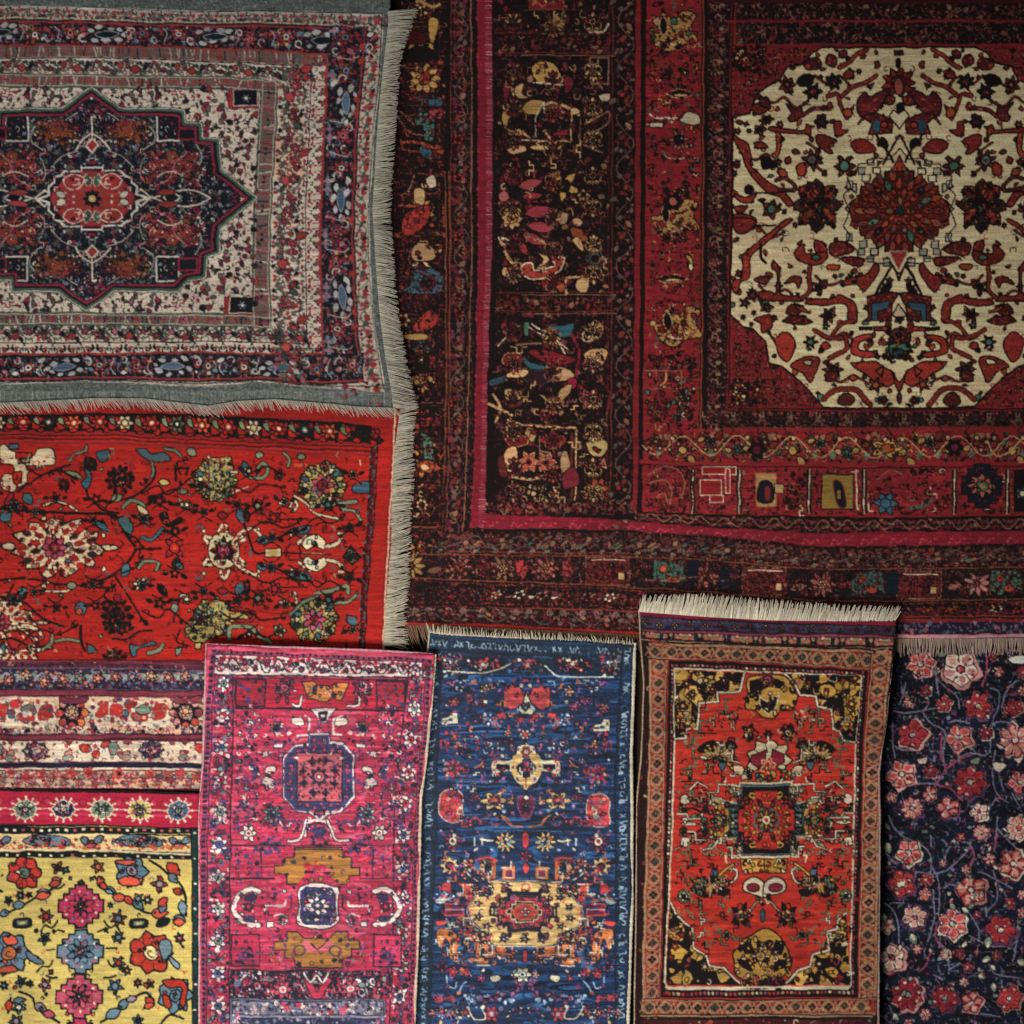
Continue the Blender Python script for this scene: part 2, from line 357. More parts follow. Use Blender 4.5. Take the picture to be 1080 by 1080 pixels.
    # cream field: little birds, curls and buds
    for _ in s.sym4(97, 209):
        s.bits(230, (97, 92, 272, 209), 'rmtskdm', 2.4, 4.8, o='d', kinds='lhfjbl', w=.8)
        s.bits(170, (97, 92, 272, 209), 'mgtdk', 1.6, 3.4, o=0, kinds='lhs')
    s.setclip(*(r5[0] + r5[1] + r5[2]))
    for (x, y) in ((259, 104), (255, 323)):
        s.r('r', x - 18, y - 9, x + 12, y + 9, o='m', w=2.2); s.r('k', x - 13, y - 10, x + 12, y + 7, o='w', w=1.4); s.fl(x, y - 1, 5.5, 'b', 'w', '', 6)
    s.setclip()
    # medallion
    M = [97,94, 125,115, 193,117, 193,131, 211,131, 211,147, 229,148, 231,180, 268,208, 231,238, 229,266, 216,270, 215,291, 198,293, 187,305, 120,305, 91,326, 62,305, 13,305, 13,293, -4,293, -20,268, -35,266, -37,238, -74,208, -37,180, -35,148, -18,147, -18,131, 0,131, 0,117, 65,116]
    s.p('n', *M, o='g', w=6.5); s.p('n', *M, o='w', w=4.6); s.p('n', *M, o='g', w=2.8)
    c0 = np.array([97, 209]); MM = (np.array(M).reshape(-1, 2) - c0)
    s.p('n', MM * [.955, .95] + c0, o='m', w=2.6)
    s.setclip(MM * [.94, .93] + c0)
    s.fil([-88, 92, 272, 330], 'n', ['m', 'k', 'g', 'b', 'd', 't', 'w', 'd'], 2.8, .08, .55, .1, 'k', seed=3, mir=(97, 209))
    for _ in s.sym4(97, 209):
        s.bits(520, (97, 95, 264, 209), 'knkbmgkdtskmdgk', 1.8, 3.8, o=0); s.bits(110, (97, 95, 264, 209), 'wtbpCb', 1.2, 3.0, o=0, kinds='hs')
        for q in ((112,118, 126,128, 122,142, 108,150), (140,126, 158,134, 162,148, 150,158), (160,158, 150,170, 148,186, 160,196), (205,150, 212,165, 206,184, 214,200), (112,158, 128,164, 140,176)): s.c('#8d8378', 1.1, *q); s.hk('#8d8378', q[-2], q[-1], 4, 1, 4, 1)
    for _ in s.sym4(97, 209):
        s.fl(133, 139, 25, '#6a351f', '', '', 7, ry=15, o='k', depth=.2); s.bits(44, (112, 127, 155, 152), 'rmoogmdd', 2, 4.4, o='k', w=.7); s.bits(16, (108, 124, 158, 155), 'pCy', 1, 2, o=0)
        s.fl(181, 175, 31, '#6a2a20', '', '', 8, ry=18, o='k', depth=.18); s.bits(90, (153, 159, 210, 193), 'rmoogmddp', 2, 4.6, o='k', w=.7); s.bits(30, (150, 158, 210, 196), 'pCy', 1, 2.2, o=0)
        s.c('p', 1.2, 162, 196, 178, 188, 184, 172, 196, 160); s.c('w', 1.2, 165, 186, 178, 180, 190, 184)
        s.r('k', 165, 122, 188, 148, o='w', w=1.5); s.bits(10, (167, 124, 186, 146), 'mrwb', 2, 3.4)
        s.r('k', 188, 134, 207, 146, o='m', w=1.8)
        s.bits(10, (205, 170, 240, 205), 'wbknw', 1.5, 3, o=0)
    for _ in s.symy(209):
        s.c('C', 1.5, 97, 122, 97, 145); s.c('C', 1.8, 97, 140, 86, 148, 80, 157); s.c('C', 1.8, 97, 140, 108, 148, 116, 157)
        s.p('r', 97, 146, 104, 153, 97, 160, 90, 153, o='C', w=1.8)
        s.bits(26, (83, 100, 112, 128), 'bwknm', 1.6, 3, o=0)
    for _ in s.sym(97):
        s.c('C', 1.8, 160, 208, 182, 202, 204, 200, 222, 208); s.c('C', 1.8, 160, 208, 182, 215, 204, 216, 222, 208); s.lf('k', 172, 208, 18, 0, .25, o='C', w=1.4)
        s.lf('#7c2a2a', 163, 202, 26, 1, .14); s.lf('#7c2a2a', 163, 215, 26, -1, .14); s.p('k', 138, 208, 148, 200, 158, 208, 148, 217, o='C', w=2)
    s.setclip()
    Q = [0,33, 11,33, 11,29, 30,29, 34,24, 41,22, 41,17, 47,12, 46,4, 58,0]
    s.st('k', 97, 209, *Q, o='w', w=2.4)
    s.st('r', 97, 209, 0,29, 9,29, 12,25, 27,26, 32,18, 38,12, 43,4, 44,0, o='m', w=1.6)
    for _ in s.sym4(97, 209):
        s.b('r', 106, 188, 118, 183, 128, 190, 122, 198, 110, 197, o='C', w=1.4); s.lf('g', 100, 197, 4, -14, .3, o='C'); s.lf('C', 125, 207, 12, -4, .3, o='d')
        s.hk('C', 114, 190, 5, 1, 4, 1.2); s.bits(26, (99, 180, 138, 207), 'mCRgk', 1.4, 2.8, o=0)
    s.fl(97, 209, 10, 'k', 'y', 'C', 8, o='d', div=0)
    s.frame(); s.fil([-90, -20, 430, 450], 'q', ['#5c605b', '#363c3b', '#6c6e66'], 1.3, .3, .4, .05, '#383c3c', seed=9)
    # plain woven ends beside the pile
    s.frame()
    for yy in range(0, 90): s.l(s.rg.choice(['#424a4a', '#585d59', '#4a5252', '#666862']), .7, 404 + s.rg.uniform(-2, 2), yy * 4.8, 425, yy * 4.8 + 1)
    for xx in range(-40, 220): s.l(s.rg.choice(['#767770', '#62655f', '#82817a', '#545b5a']), .6, xx * 2, 412, xx * 2 + s.rg.uniform(-1, 1), 445)
    return s.finish(warp=.55)
# ---------------------------------------------------------------- red flower-trellis rug
def paint_red_trellis():
    s = Cloth(-90, 400, 430, 710, 'r', dict(k='#15100f', r='#981d17', R='#881a16', d='#5a0f12', c='#bda987', y='#a08a4e', b='#385860', g='#5c6a55', p='#a0405a', m='#7a1a1e', n='#1b2420', w='#c9bca8', o='#b04428', G='#6d7358', q='#8a2f2a'), 5)
    # top band of blossoms
    s.p('R', -90,425, 430,425, 430,460, -90,460, o=0)
    L = s.strip([-90,438, 0,436, 100,434, 200,434, 370,444, 392,447], [-90,455, 0,455, 120,456, 240,462, 385,468, 392,469], 20, 0)
    s.r('k', 0, 1, L, 19, o='m'); s.bits(220, (0, 2, L, 18), 'drqngm', 2, 5, o='k')
    t = 6; kk = 0
    while t < L - 20:
        kk += 1; c = ('r', 'g', 'o', 'r', 'c', 'r', 'n', 'o', 'r', 'c')[kk % 10]
        s.fl(t, 10, 9.5, c, {'g': 'n', 'c': 'y', 'n': 'g'}.get(c, 'o'), 'w', 6, o='k', div='d', ry=8)
        s.lf('r', t + 9, 17, 13, -13, .32); s.lf('q', t + 12, 3, 10, 12, .3); s.lf('G', t + 10, 6, 10, 6, .3); s.b('r', t + 16, 4, t + 22, 7, t + 18, 12)
        t += 27
    for k, w, v in (('m', 1.6, 1), ('k', 1, 3), ('r', 1.2, 4.5), ('d', 2.2, 7), ('q', 1, 9), ('m', 2, 11)):
        Ls = s.strip([-90,455, 0,455, 120,456, 240,462, 398,468], [-90,467, 0,467, 120,468, 240,474, 393,481], 12, 0); s.l(k, w, 0, v, Ls, v)
    s.frame()
    # right guard: dark line pair with small knots
    L = s.strip([398,468, 395,540, 388,610, 383,700], [391,476, 388,540, 382,610, 378,700], 8)
    s.r('d', 0, 0, L, 8, o='k'); s.bits(90, (0, 1, L, 7), 'nmgkb', 1, 2.4, o=0); s.frame()
    # narrow cream stripe near the right edge
    for dx, c, w in ((0, 'c', 1.6), (-2, 'm', 1.4), (3.5, 'R', 3)): s.l(c, w, 416 + dx, 432, 414.5 + dx, 480, 411 + dx, 545, 407.5 + dx, 605, 405 + dx, 650, 402.5 + dx, 700)
    K = 1.3
    def stem(w, *xy): s.c('k', w + .5, *xy)
    s.oc = 'k'; s.ow = 1.2
    # ---- left half, coordinates read off the 4.5x view of 0,420
    s.frame(0, 420, 4.5)
    s.c('m', 1.3, 80, 440, 180, 370, 320, 320, 400, 320); stem(1.6, 80, 440, 150, 390, 250, 340, 330, 315)
    stem(2.2, 0, 520, 120, 530, 250, 540, 420, 545, 540, 555, 570, 600, 640, 700); stem(2, 640, 715, 760, 712); stem(2.2, 650, 715, 580, 800, 500, 855, 420, 865)
    stem(1.8, 0, 860, 120, 850, 280, 880, 480, 895, 520, 900); stem(1.8, 410, 400, 420, 470, 520, 490, 640, 460, 720, 390, 735, 320)
    stem(1.6, 540, 840, 580, 900, 640, 990, 680, 1060); stem(1.6, 440, 480, 480, 530, 560, 545); stem(1.4, 720, 470, 800, 440, 830, 430)
    stem(1.5, 0, 960, 100, 960, 200, 1040, 300, 1080); stem(1.5, 60, 880, 20, 960)
    def cream(x, y, k=1., fy=1.):
        """cream lobed blossom with red cut-outs, lying on its side"""
        f = lambda *q: [(x + (q[i] - 270) * k, y + (q[i + 1] - 705) * k * fy) for i in range(0, len(q), 2)]
        s.lf('c', x - 190 * k, y, -85 * k, -8 * k, .22, w=1.4); s.lf('c', x + 190 * k, y, 110 * k, 6 * k, .14, w=1.4)
        s.fl(x, y, 218 * k, 'c', '', '', 11, ry=152 * k * fy, depth=.1, div=0, w=1.6, rot=.1)
        for i in range(22):
            a = i * .2856; X, Y = x + 172 * k * math.cos(a), y + 118 * k * math.sin(a)
            if i % 2: s.lf('n' if i % 4 == 1 else 'r', X - 26 * k * math.cos(a), Y - 20 * k * math.sin(a), 56 * k * math.cos(a), 44 * k * math.sin(a), .3, o='d', w=.9)
            else: s.e('r' if i % 4 else 'G', X, Y, 13 * k, 11 * k, o='d', w=.9)
        for i in range(14):
            a = i * .4488 + .2; s.lf(('n', 'r', 'r')[i % 3], x + 82 * k * math.cos(a), y + 68 * k * math.sin(a), 52 * k * math.cos(a), 34 * k * math.sin(a), .26, o='d', w=.9)
        s.fl(x - 12 * k, y, 62 * k, 'p', 'm', 'g', 8, o='k', div='k', depth=.15); s.bits(10, (x - 50 * k, y - 45 * k, x + 30 * k, y + 45 * k), 'mkpr', 7 * k, 12 * k, o=0)
    cream(270, 705)
    s.c('c', 2, 200, 505, 270, 490, 320, 505, 365, 530, o='k'); s.c('c', 2, 200, 915, 260, 915, 320, 915, 350, 890, o='k')
    def dark(x, y, r, c='y', fy=1):
        for i in range(11):
            a = -math.pi / 2 * fy + (i - 5) * .54; s.e('k', x + .78 * r * math.cos(a), y + .84 * r * math.sin(a), r * .24, r * .15, rot=a, o=0); s.l('k', 1.4, x + .3 * r * math.cos(a), y + .3 * r * math.sin(a), x + .7 * r * math.cos(a), y + .7 * r * math.sin(a)); s.lf('d', x + .5 * r * math.cos(a + .27), y + .5 * r * math.sin(a + .27), .4 * r * math.cos(a + .27), .4 * r * math.sin(a + .27), .2, o=0)
        s.e('k', x, y, r * .5, o=0); s.hk('r', x, y - r * .2, r * .25, 1, 4, 1); s.fl(x + 4, y + 12 * fy, r * .32, c, 'o', '', 5, o='k', div=0)
    dark(565, 385, 70); dark(553, 1030, 80); dark(300, 410, 30, 'd'); dark(540, 1250, 65)
    s.b('b', 455,255, 510,245, 515,275, 480,300, 460,285); s.c('g', 3, 330, 295, 350, 265, 400, 250, 410, 230, o=1); s.b('b', 640,245, 690,240, 720,265, 780,255, 805,295, 720,295, 690,285)
    s.c('g', 2.6, 780, 235, 830, 245, 855, 270, o=1); s.lf('G', 890, 235, 40, 35, .4); s.c('g', 2.4, 720, 300, 725, 345, 715, 370, o=1); s.b('b', 395,330, 430,350, 430,400, 405,430, 385,400, 410,370)
    s.b('G', 300,345, 360,350, 390,380, 330,370); s.lf('b', 110, 450, 40, 50, .4); s.lf('k', 400, 280, 50, 60, .4); s.lf('b', 5, 540, 40, 40, .6); s.b('m', 30,460, 60,440, 60,490, 20,500)
    s.b('b', 555,570, 600,560, 630,600, 620,640, 580,615); s.b('b', 580,790, 610,785, 610,835, 575,845); s.c('b', 3, 670, 660, 720, 670, 770, 620, o=1); s.c('g', 3.4, 580, 520, 620, 485, 670, 500, 690, 540, o=1)
    s.fl(675, 560, 32, 'g', 'c', 'n', 6, div=0); s.fl(665, 880, 36, 'c', 'g', 'n', 6, div=0); s.c('g', 3.2, 660, 800, 690, 770, 750, 780, 740, 815, o=1)
    s.fl(825, 710, 62, 'm', 'r', 'o', 4, o='k', rot=.78, depth=.35); s.lf('k', 800, 640, 50, -20, .4); s.lf('n', 830, 810, 10, -60, .4); s.lf('b', 830, 780, 40, 30, .3)
    s.b('k', 760,550, 790,540, 800,590, 850,560, 860,580, 800,610, 765,580); s.lf('y', 745, 395, 65, 5, .25); s.lf('g', 835, 440, 55, -3, .25); s.c('c', 2.5, 850, 480, 870, 520, 910, 515, o=1); s.b('k', 705,465, 745,460, 745,490, 710,490); s.l('k', 2.4, 835, 390, 830, 330, 890, 325, 880, 360)
    s.lf('G', 520, 485, 60, -25, .35); s.lf('b', 450, 575, 60, 55, .25); s.b('c', 650,505, 690,525, 700,550, 660,540); s.c('k', 2, 860, 940, 830, 1000, 820, 1060)
    s.lf('g', 820, 970, 10, 50, .4); s.lf('c', 845, 940, 45, 0, .25); s.lf('k', 745, 880, 50, 60, .25); s.lf('m', 540, 930, 30, 40, .4); s.lf('b', 370, 960, 20, 70, .4); s.e('o', 372, 1010, 16); s.lf('b', 100, 890, 10, 55, .5); s.e('G', 340, 890, 24, 18)
    # half cream flowers at the left rim
    s.b('c', 0,230, 20,215, 60,250, 150,270, 180,240, 250,240, 255,310, 200,320, 130,350, 120,400, 80,420, 60,440, 0,420, 10,360, 60,350, 50,310, 0,300); s.r('b', 40, 215, 85, 240, o=1); s.r('r', 70, 255, 150, 280, o=1); s.r('g', 80, 285, 140, 305, o='k'); s.b('r', 60,350, 100,345, 90,390, 65,400); s.b('r', 120,320, 170,320, 140,345)
    cream(20, 1060, .72); cream(70, 1180, .6)
    # ---- yellow-green palmettes with plum hearts
    def palm(x, y, k, fy=1, heart='p'):
        s.fl(x, y, 98 * k, 'y', '', '', 9, ry=92 * k, depth=.1, div=0, w=1.5)
        for i in range(18):
            a = i * .349; s.lf(('g', 'y', 'n', 'c', 'b', 'y')[i % 6], x + 52 * k * math.cos(a), y + 48 * k * math.sin(a), 40 * k * math.cos(a), 38 * k * math.sin(a), .27, o='k', w=1)
            if i % 3 == 0: s.r(('y', 'G')[i % 2], x + 84 * k * math.cos(a) - 8, y + 80 * k * math.sin(a) - 8, x + 84 * k * math.cos(a) + 10, y + 80 * k * math.sin(a) + 8, o='k')
        s.fl(x, y, 50 * k, heart, 'm', 'n', 7, o='k', div='k'); s.bits(12, (x - 34 * k, y - 34 * k, x + 34 * k, y + 34 * k), 'kbnop', 6 * k, 11 * k, o=0)
    palm(1020, 385, 1.15, 1, 'o'); palm(1010, 1040, 1.1, -1, 'g')
    # ---- right half (4.5x view, 240,420)
    s.frame(220, 420, 3.858)
    palm(460, 350, 1.05); palm(430, 900, 1.05, -1)
    s.c('c', 2.4, 350, 395, 400, 430, 440, 470, 540, 490, o='k'); s.c('G', 4, 420, 440, 500, 430, 600, 420, o='k'); s.c('G', 3, 540, 450, 590, 460, 615, 495, o='k'); s.b('b', 590,350, 650,335, 650,380, 590,380); s.c('c', 2, 330, 440, 345, 410, 360, 440, 340, 460, o='k')
    s.c('G', 4, 430, 790, 500, 780, 560, 760, 570, 790, o='k'); s.c('G', 3, 500, 830, 560, 830, 600, 800, o='k'); s.p('b', 560,880, 600,885, 610,920, 580,925, 560,910); s.c('g', 3, 330, 880, 380, 830, 440, 800, o='k')
    def big(x, y):
        for i in range(6):
            a = i * 1.047 + .52; s.c('c', 3.2, x + 30 * math.cos(a), y + 36 * math.sin(a), x + 70 * math.cos(a) - 14 * math.sin(a), y + 85 * math.sin(a) + 10 * math.cos(a), x + 95 * math.cos(a), y + 112 * math.sin(a), x + 60 * math.cos(a) + 20 * math.sin(a), y + 80 * math.sin(a) - 14 * math.cos(a), o='k')
        s.e('c', x, y, 66, 76, o='k'); s.fl(x, y, 58, 'k', 'p', 'r', 8, div=0); s.e('p', x, y, 16)
    big(62, 620)
    s.c('c', 3, 100, 590, 130, 545, 180, 530, 210, 560, o='k'); s.c('c', 3, 100, 660, 130, 690, 190, 715, 205, 690, o='k'); s.r('c', 230, 608, 296, 642, o='k'); s.lf('y', 235, 625, 55, 0, .3, o=0)
    stem(1.8, 130, 470, 160, 560, 190, 625, 230, 625); stem(1.6, 190, 580, 300, 560, 340, 530, 420, 520); stem(1.6, 200, 670, 300, 700, 340, 730, 420, 745); s.l('k', 1.4, 300, 627, 500, 632); s.l('G', .8, 380, 627, 470, 630)
    for fy in (1, -1):
        Y = lambda v: 628 + (v - 628) * fy
        s.b('b', 330,Y(540), 370,Y(520), 415,Y(522), 400,Y(548), 350,Y(556)); s.b('b', 195,Y(570), 225,Y(555), 240,Y(580), 210,Y(590))
        s.c('c', 3, 365, Y(590), 410, Y(560), 450, Y(580), 470, Y(600), o='k'); s.b('c', 400,Y(565), 440,Y(555), 475,Y(580), 470,Y(612), 430,Y(600), 400,Y(615), 380,Y(590)); s.b('k', 415,Y(585), 435,Y(580), 445,Y(600), 425,Y(602), o=0)
        s.c('c', 3.4, 480, Y(600), 520, Y(590), 545, Y(560), 530, Y(552), o='k'); s.c('m', 2, 200, Y(500), 190, Y(420), 240, Y(385), 330, Y(390)); s.c('k', 1.5, 205, Y(500), 230, Y(510), 300, Y(490), 400, Y(490))
        s.fl(265, Y(485), 30, 'm', 'r', '', 5, rot=.5); s.lf('b', 120, Y(440), 20, fy * 75, .25); s.lf('k', 150, Y(455), 10, fy * 50, .3); s.c('k', 1.4, 430, Y(520), 470, Y(505), 480, Y(530)); s.lf('m', 545, Y(530), 30, 0, .4); s.lf('m', 30, Y(475), 50, 0, .3)
    s.p('n', 545,640, 580,595, 620,640, 585,680, o='k', w=1.5); s.bits(9, (560, 615, 605, 665), 'bgmn', 6, 11); s.bits(5, (500, 600, 560, 670), 'kmb', 5, 9, o=0)
    # blossoms at the head and foot of the field
    s.p('y', 0,240, 90,235, 100,290, 80,330, 95,360, 60,400, 0,420, o='k'); s.bits(30, (0, 240, 90, 410), 'kngyGbc', 7, 14, o='k', w=.8)
    s.r('c', 85, 290, 120, 305, o='k'); s.l('c', 1.6, 100, 380, 160, 358); s.c('m', 2.4, 110, 385, 160, 380, 190, 360); s.lf('b', 135, 250, 25, 70, .25); s.c('G', 3, 200, 280, 220, 265, 240, 290, 215, 320, 170, 320, o='k'); s.e('G', 205, 228, 16, 14); s.fl(285, 310, 25, 'm', 'b', '', 5)
    s.c('G', 2.6, 300, 225, 325, 245, 320, 275, o='k'); s.e('G', 378, 235, 18, 13); s.r('o', 340, 262, 400, 275, o=0); s.c('c', 1.5, 612, 250, 616, 272)
    s.b('y', 0,830, 60,825, 80,860, 140,870, 160,900, 60,900, 70,950, 0,960); s.bits(24, (0, 830, 70, 960), 'kngyGb', 7, 13, o='k', w=.8); s.c('m', 3, 110, 850, 180, 870, 170, 900, 120, 900, o='k'); s.c('G', 4, 80, 980, 90, 930, 170, 930, 200, 960, 250, 990, o='k'); s.fl(285, 945, 30, 'G', 'g', 'k', 5, div=0); s.c('c', 2, 330, 800, 350, 790, 355, 830, 330, 835, o='k')
    s.lf('b', 130, 740, -10, 70, .3); s.lf('k', 155, 730, 0, 60, .2)
    # foot of the left half (4.5x view, 0,660)
    s.frame(0, 660, 4.5)
    s.c('c', 4, 40, 10, 120, 0, 180, 20, 200, 60, o='k'); s.b('r', 30,30, 120,35, 150,90, 60,110); s.c('k', 2, 0, 65, 60, 60, 150, 100, 220, 90); s.b('b', 0,80, 20,80, 20,130, 0,130); s.p('b', 405,80, 440,95, 460,130, 415,130); stem(2.6, 380, 0, 385, 80, 400, 120)
    s.c('G', 3, 260, 70, 310, 60, 370, 70, o='k'); s.c('G', 3, 200, 110, 240, 80, 250, 40, o='k'); s.b('b', 610,85, 660,95, 720,70, 740,90, 650,110, 640,140, 620,140); s.c('G', 3.6, 700, 130, 745, 120, 770, 90, o='k'); s.lf('g', 830, 110, 30, 10, .6); s.p('g', 825,105, 865,100, 850,135, 830,140)
    s.b('y', 880,0, 1010,0, 1000,50, 950,80, 900,60); s.bits(16, (890, 0, 1000, 60), 'kGgng', 8, 14, o='k', w=.8); s.r('y', 925, 75, 955, 105, o='k'); s.c('k', 2, 530, 60, 600, 60, 650, 30, 720, 20); dark(540, -20, 60)
    s.frame(-90, 468); s.bits(14, (8, 8, 85, 225), 'yckgmb', 5, 11)
    s.frame()
    for _ in s.symy(582):
        s.bits(190, (-85, 480, 385, 582), 'mdkGbkqkd', 2.2, 4.8, o=0, kinds='hsz'); s.bits(34, (-85, 482, 385, 582), 'kGbmcG', 2, 3.4, o='k', kinds='lb', w=1)
    for _ in s.symy(582):       # smaller linked blossoms between the large ones
        for (x, y, r, c, c2) in ((14,532,7,'b','k'), (58,524,6,'m','k'), (100,526,6,'k','r'), (98,548,5,'G','k'), (168,528,7,'k','m'), (196,532,6,'G','c'), (184,560,6,'k','r'), (214,540,5,'b','k'), (250,532,6,'m','k'), (272,534,7,'k','G'), (300,528,5,'c','k'), (286,566,6,'b','k'), (312,560,5,'m','k'), (346,532,7,'k','b'), (368,556,6,'m','k'), (372,500,5,'c','k'), (210,512,5,'m','k'), (262,496,5,'k','c'), (-20,540,8,'k','y'), (-60,560,8,'c','r'), (128,500,6,'k','r'), (36,540,5,'c','n'), (150,546,5,'b','k')):
            s.fl(x, y, r, c, c2, '', 5, o='k', div=0, depth=.3, rot=s.rg.random()); s.lf('k', x + r, y, 8, s.rg.uniform(-6, 6), .25, o=0); s.lf('k', x - r, y, -8, s.rg.uniform(-6, 6), .25, o=0); s.c('k', 1.3, x - 8, y + 9, x, y + 5, x + 9, y + 10)
    for _ in s.symy(582):       # dark linked stems
        for q in ((20,484, 40,500, 62,496, 80,506), (118,505, 122,524, 110,536, 120,548), (150,520, 166,512, 176,522, 190,512, 205,500), (190,500, 186,488, 196,484), (232,520, 246,512, 262,520, 276,510, 300,514), (262,560, 280,550, 300,556, 318,548), (322,556, 334,546, 348,552, 362,544), (270,500, 280,492, 296,500), (345,500, 356,512, 350,526, 362,534), (128,560, 142,566, 150,578), (-60,500, -40,512, -20,506, 0,520)): s.c('k', 1.7, *q); s.hk('k', q[-2], q[-1], 4.5, 2, 4, 1.5)
    s.fil([-88, 482, 386, 692], 'r', ['d', 'm', 'q', 'R'], 6, .02, .8, .1, 'd', seed=3, asp=1.3, mir=(None, 582))
    s.fil([-88, 482, 386, 692], 'c', ['r', 'R', 'n', 'd'], 4.2, .06, .75, .1, 'd', seed=4); s.fil([-88, 482, 386, 692], 'y', ['k', 'g', 'n', 'c', 'G'], 2.8, .1, .6, .12, 'k', seed=5)
    s.l('d', 4, -90, 697, 430, 697)
    s.bits(60, (15, 545, 110, 612), 'rRdnk', 1.2, 2.6, o=0, kinds='lhsj'); s.bits(60, (-10, 640, 60, 690), 'rRdnc', 1.2, 2.6, o=0, kinds='lhsj')
    s.bits(70, (225, 550, 260, 620), 'rdk', 1.2, 2.2, o=0, kinds='sj'); s.bits(160, (-85, 480, 385, 692), 'rR', 1.0, 1.7, o=0, kinds='s')
    return s.finish(warp=.5, streak=.1)
# ---------------------------------------------------------------- large dark rug with the ivory octagon
def paint_large():
    s = Cloth(395, -70, 1180, 700, 'k', dict(k='#160c0c', K='#1f0f10', c='#bda882', y='#94703e', Y='#a8845a', r='#68181c', R='#721a1f', o='#8c3a24', O='#5e241c', m='#5c1822', M='#6a1622',
        b='#25434e', g='#3c5a48', t='#33564c', p='#84483e', q='#561e28', v='#30181f', w='#b6a488', n='#151824', l='#74503c', s='#55403a', P='#8a5650'), 9)
    s.ow = .9
    dim = 'OmqrvslO'
    # structure of lines: left verticals  (x at y=-70, 250, 500, corner) and bottom horizontals
    def vert(*q): return list(q)
    V = {  # vertical guide lines, top to bottom
        'a': [412,-70, 415,250, 410,480, 400,700], 'b': [470,-70, 471,250, 467,480, 456,610], 'c': [475,-70, 475,250, 469,480, 465,583], 'd': [496,-70, 497,250, 492,480, 487,578],
        'e': [501,-70, 502,250, 498,480, 494,557], 'f': [519,-70, 519,250, 514,400, 511,541], 'g': [646,-70, 645,250, 644,480, 642,536], 'h': [673,-70, 672,250, 670,480, 668,548],
        'i': [681,-70, 679,250, 676,480, 676,540], 'j': [739,-70, 738,250, 736,452], 'k': [747,-70, 744,250, 743,449], 'l': [767,-70, 764,250, 762,434], 'm': [773,-70, 770,250, 768,430]}
    H = {  # horizontal guide lines, left to right, top one first
        'm': [768,430, 900,432, 1180,430], 'l': [762,434, 900,436, 1180,434], 'k': [743,449, 900,451, 1180,449], 'j': [676,455, 760,453, 900,455, 1180,452], 'i2': [676,484, 760,486, 900,489, 1180,485],
        'i': [676,490, 760,491, 900,493, 1180,490], 'h2': [668,538, 760,543, 900,546, 1180,543], 'f': [511,541, 640,547, 745,555, 860,562, 960,560, 1180,558], 'e': [494,557, 640,558, 745,564, 860,576, 960,575, 1180,571],
        'd': [470,562, 640,561, 745,567, 860,579, 960,577, 1180,574], 'c': [456,580, 640,582, 745,586, 860,596, 960,595, 1180,592], 'b2': [440,584, 640,586, 745,590, 860,600, 960,599, 1180,596],
        'b': [430,609, 640,617, 745,624, 860,633, 960,633, 1180,630], 'a2': [420,612, 640,620, 745,627, 860,637, 960,636, 1180,633], 'a': [410,634, 640,639, 745,643, 860,650, 960,650, 1180,648],
        'z': [410,638, 640,643, 745,647, 860,653, 960,653, 1180,652], 'y': [410,654, 640,664, 745,668, 860,668, 960,668, 1180,667]}
    def rev(a): return np.array(a).reshape(-1, 2)[::-1].ravel().tolist()
    def both(kv, kh): return V[kv] + H[kh]
    # grounds
    s.p('M', *(V['e'] + H['e'] + [1180, -70]), o='k', w=3); s.p('k', *(V['f'] + H['f'] + [1180, -70]), o=0)
    # --- dark panelled band with gold figures
    s.l('O', 1.3, *V['g']); s.l('m', 1, *(np.array(V['g']) + np.tile([-4, 0], len(V['g']) // 2)))
    L = s.strip(V['g'], V['h'], 26, 0); s.bits(330, (0, 3, L, 23), 'OqvslmvO', 2, 4.2, o=0, kinds='lhsj'); s.vine(L, 26, 52, 's', 'mqRqm', 3.6, 'qOls', 1.2, o='k')
    L = s.strip(H['h2'], H['f'], 17, 1); s.bits(260, (0, 2, L, 15), 'OqvslmO', 2, 4, o=0, kinds='lhs'); s.vine(L, 17, 26, 'l', 'Omqs', 2.6, 'qOls', 1.1, o=0)
    s.frame()
    s.p('k', 514,528, 668,532, 668,548, 512,541, o=0)
    s.bits(110, (516, 530, 668, 541), 'OmslqOr', 1.8, 3.6, o=0, kinds='lhs')
    # red panels
    s.p('R', *(V['i'] + H['h2'][2:] + [1180, -70]), o='k', w=1.6)
    s.l('r', 6, *(V['h'][:-2] + [669, 536])); s.l('k', 1, *(np.array(V['h']) - np.tile([-3.4, 0], len(V['h']) // 2)));
    s.p('k', *(V['j'] + H['k'][2:] + [1180, -70]), o='k'); 
    # inner red ground is the corner ground of the field
    s.l('O', 2.2, *(V['j'] + H['k'][2:])); s.l('#7a3020', 1.6, *(np.array(V['j']) + np.tile([3, 0], len(V['j']) // 2)))
    for side in (0, 1):
        L = s.strip(V['k'], V['l'], 20, 0) if side == 0 else s.strip(H['l'], H['k'], 15, 1); W = 20 if side == 0 else 15
        s.bits(int(L / 1.6), (0, 2, L, W - 2), 'qslvkvkPO', 2, 4, o=0, kinds='lhs')
        t = 10
        while t < L - 8 and side == 0:
            s.fl(t, W / 2, 6, s.rg.choice('MRps'), 'm', '', 5, o='k', div=0); s.c('s', 1.1, t + 8, 3, t + 14, W / 2, t + 20, W - 4); s.hk('P', t + 30, 9, 5, 1, 4, 1); t += 48
    s.frame(); s.p('r', *(V['m'] + H['m'][2:] + [1180, 20, 773, 20]), o='r', w=4); s.p('r', *(V['m'] + H['m'][2:] + [1180, 20, 773, 20]), o='k', w=1.2)
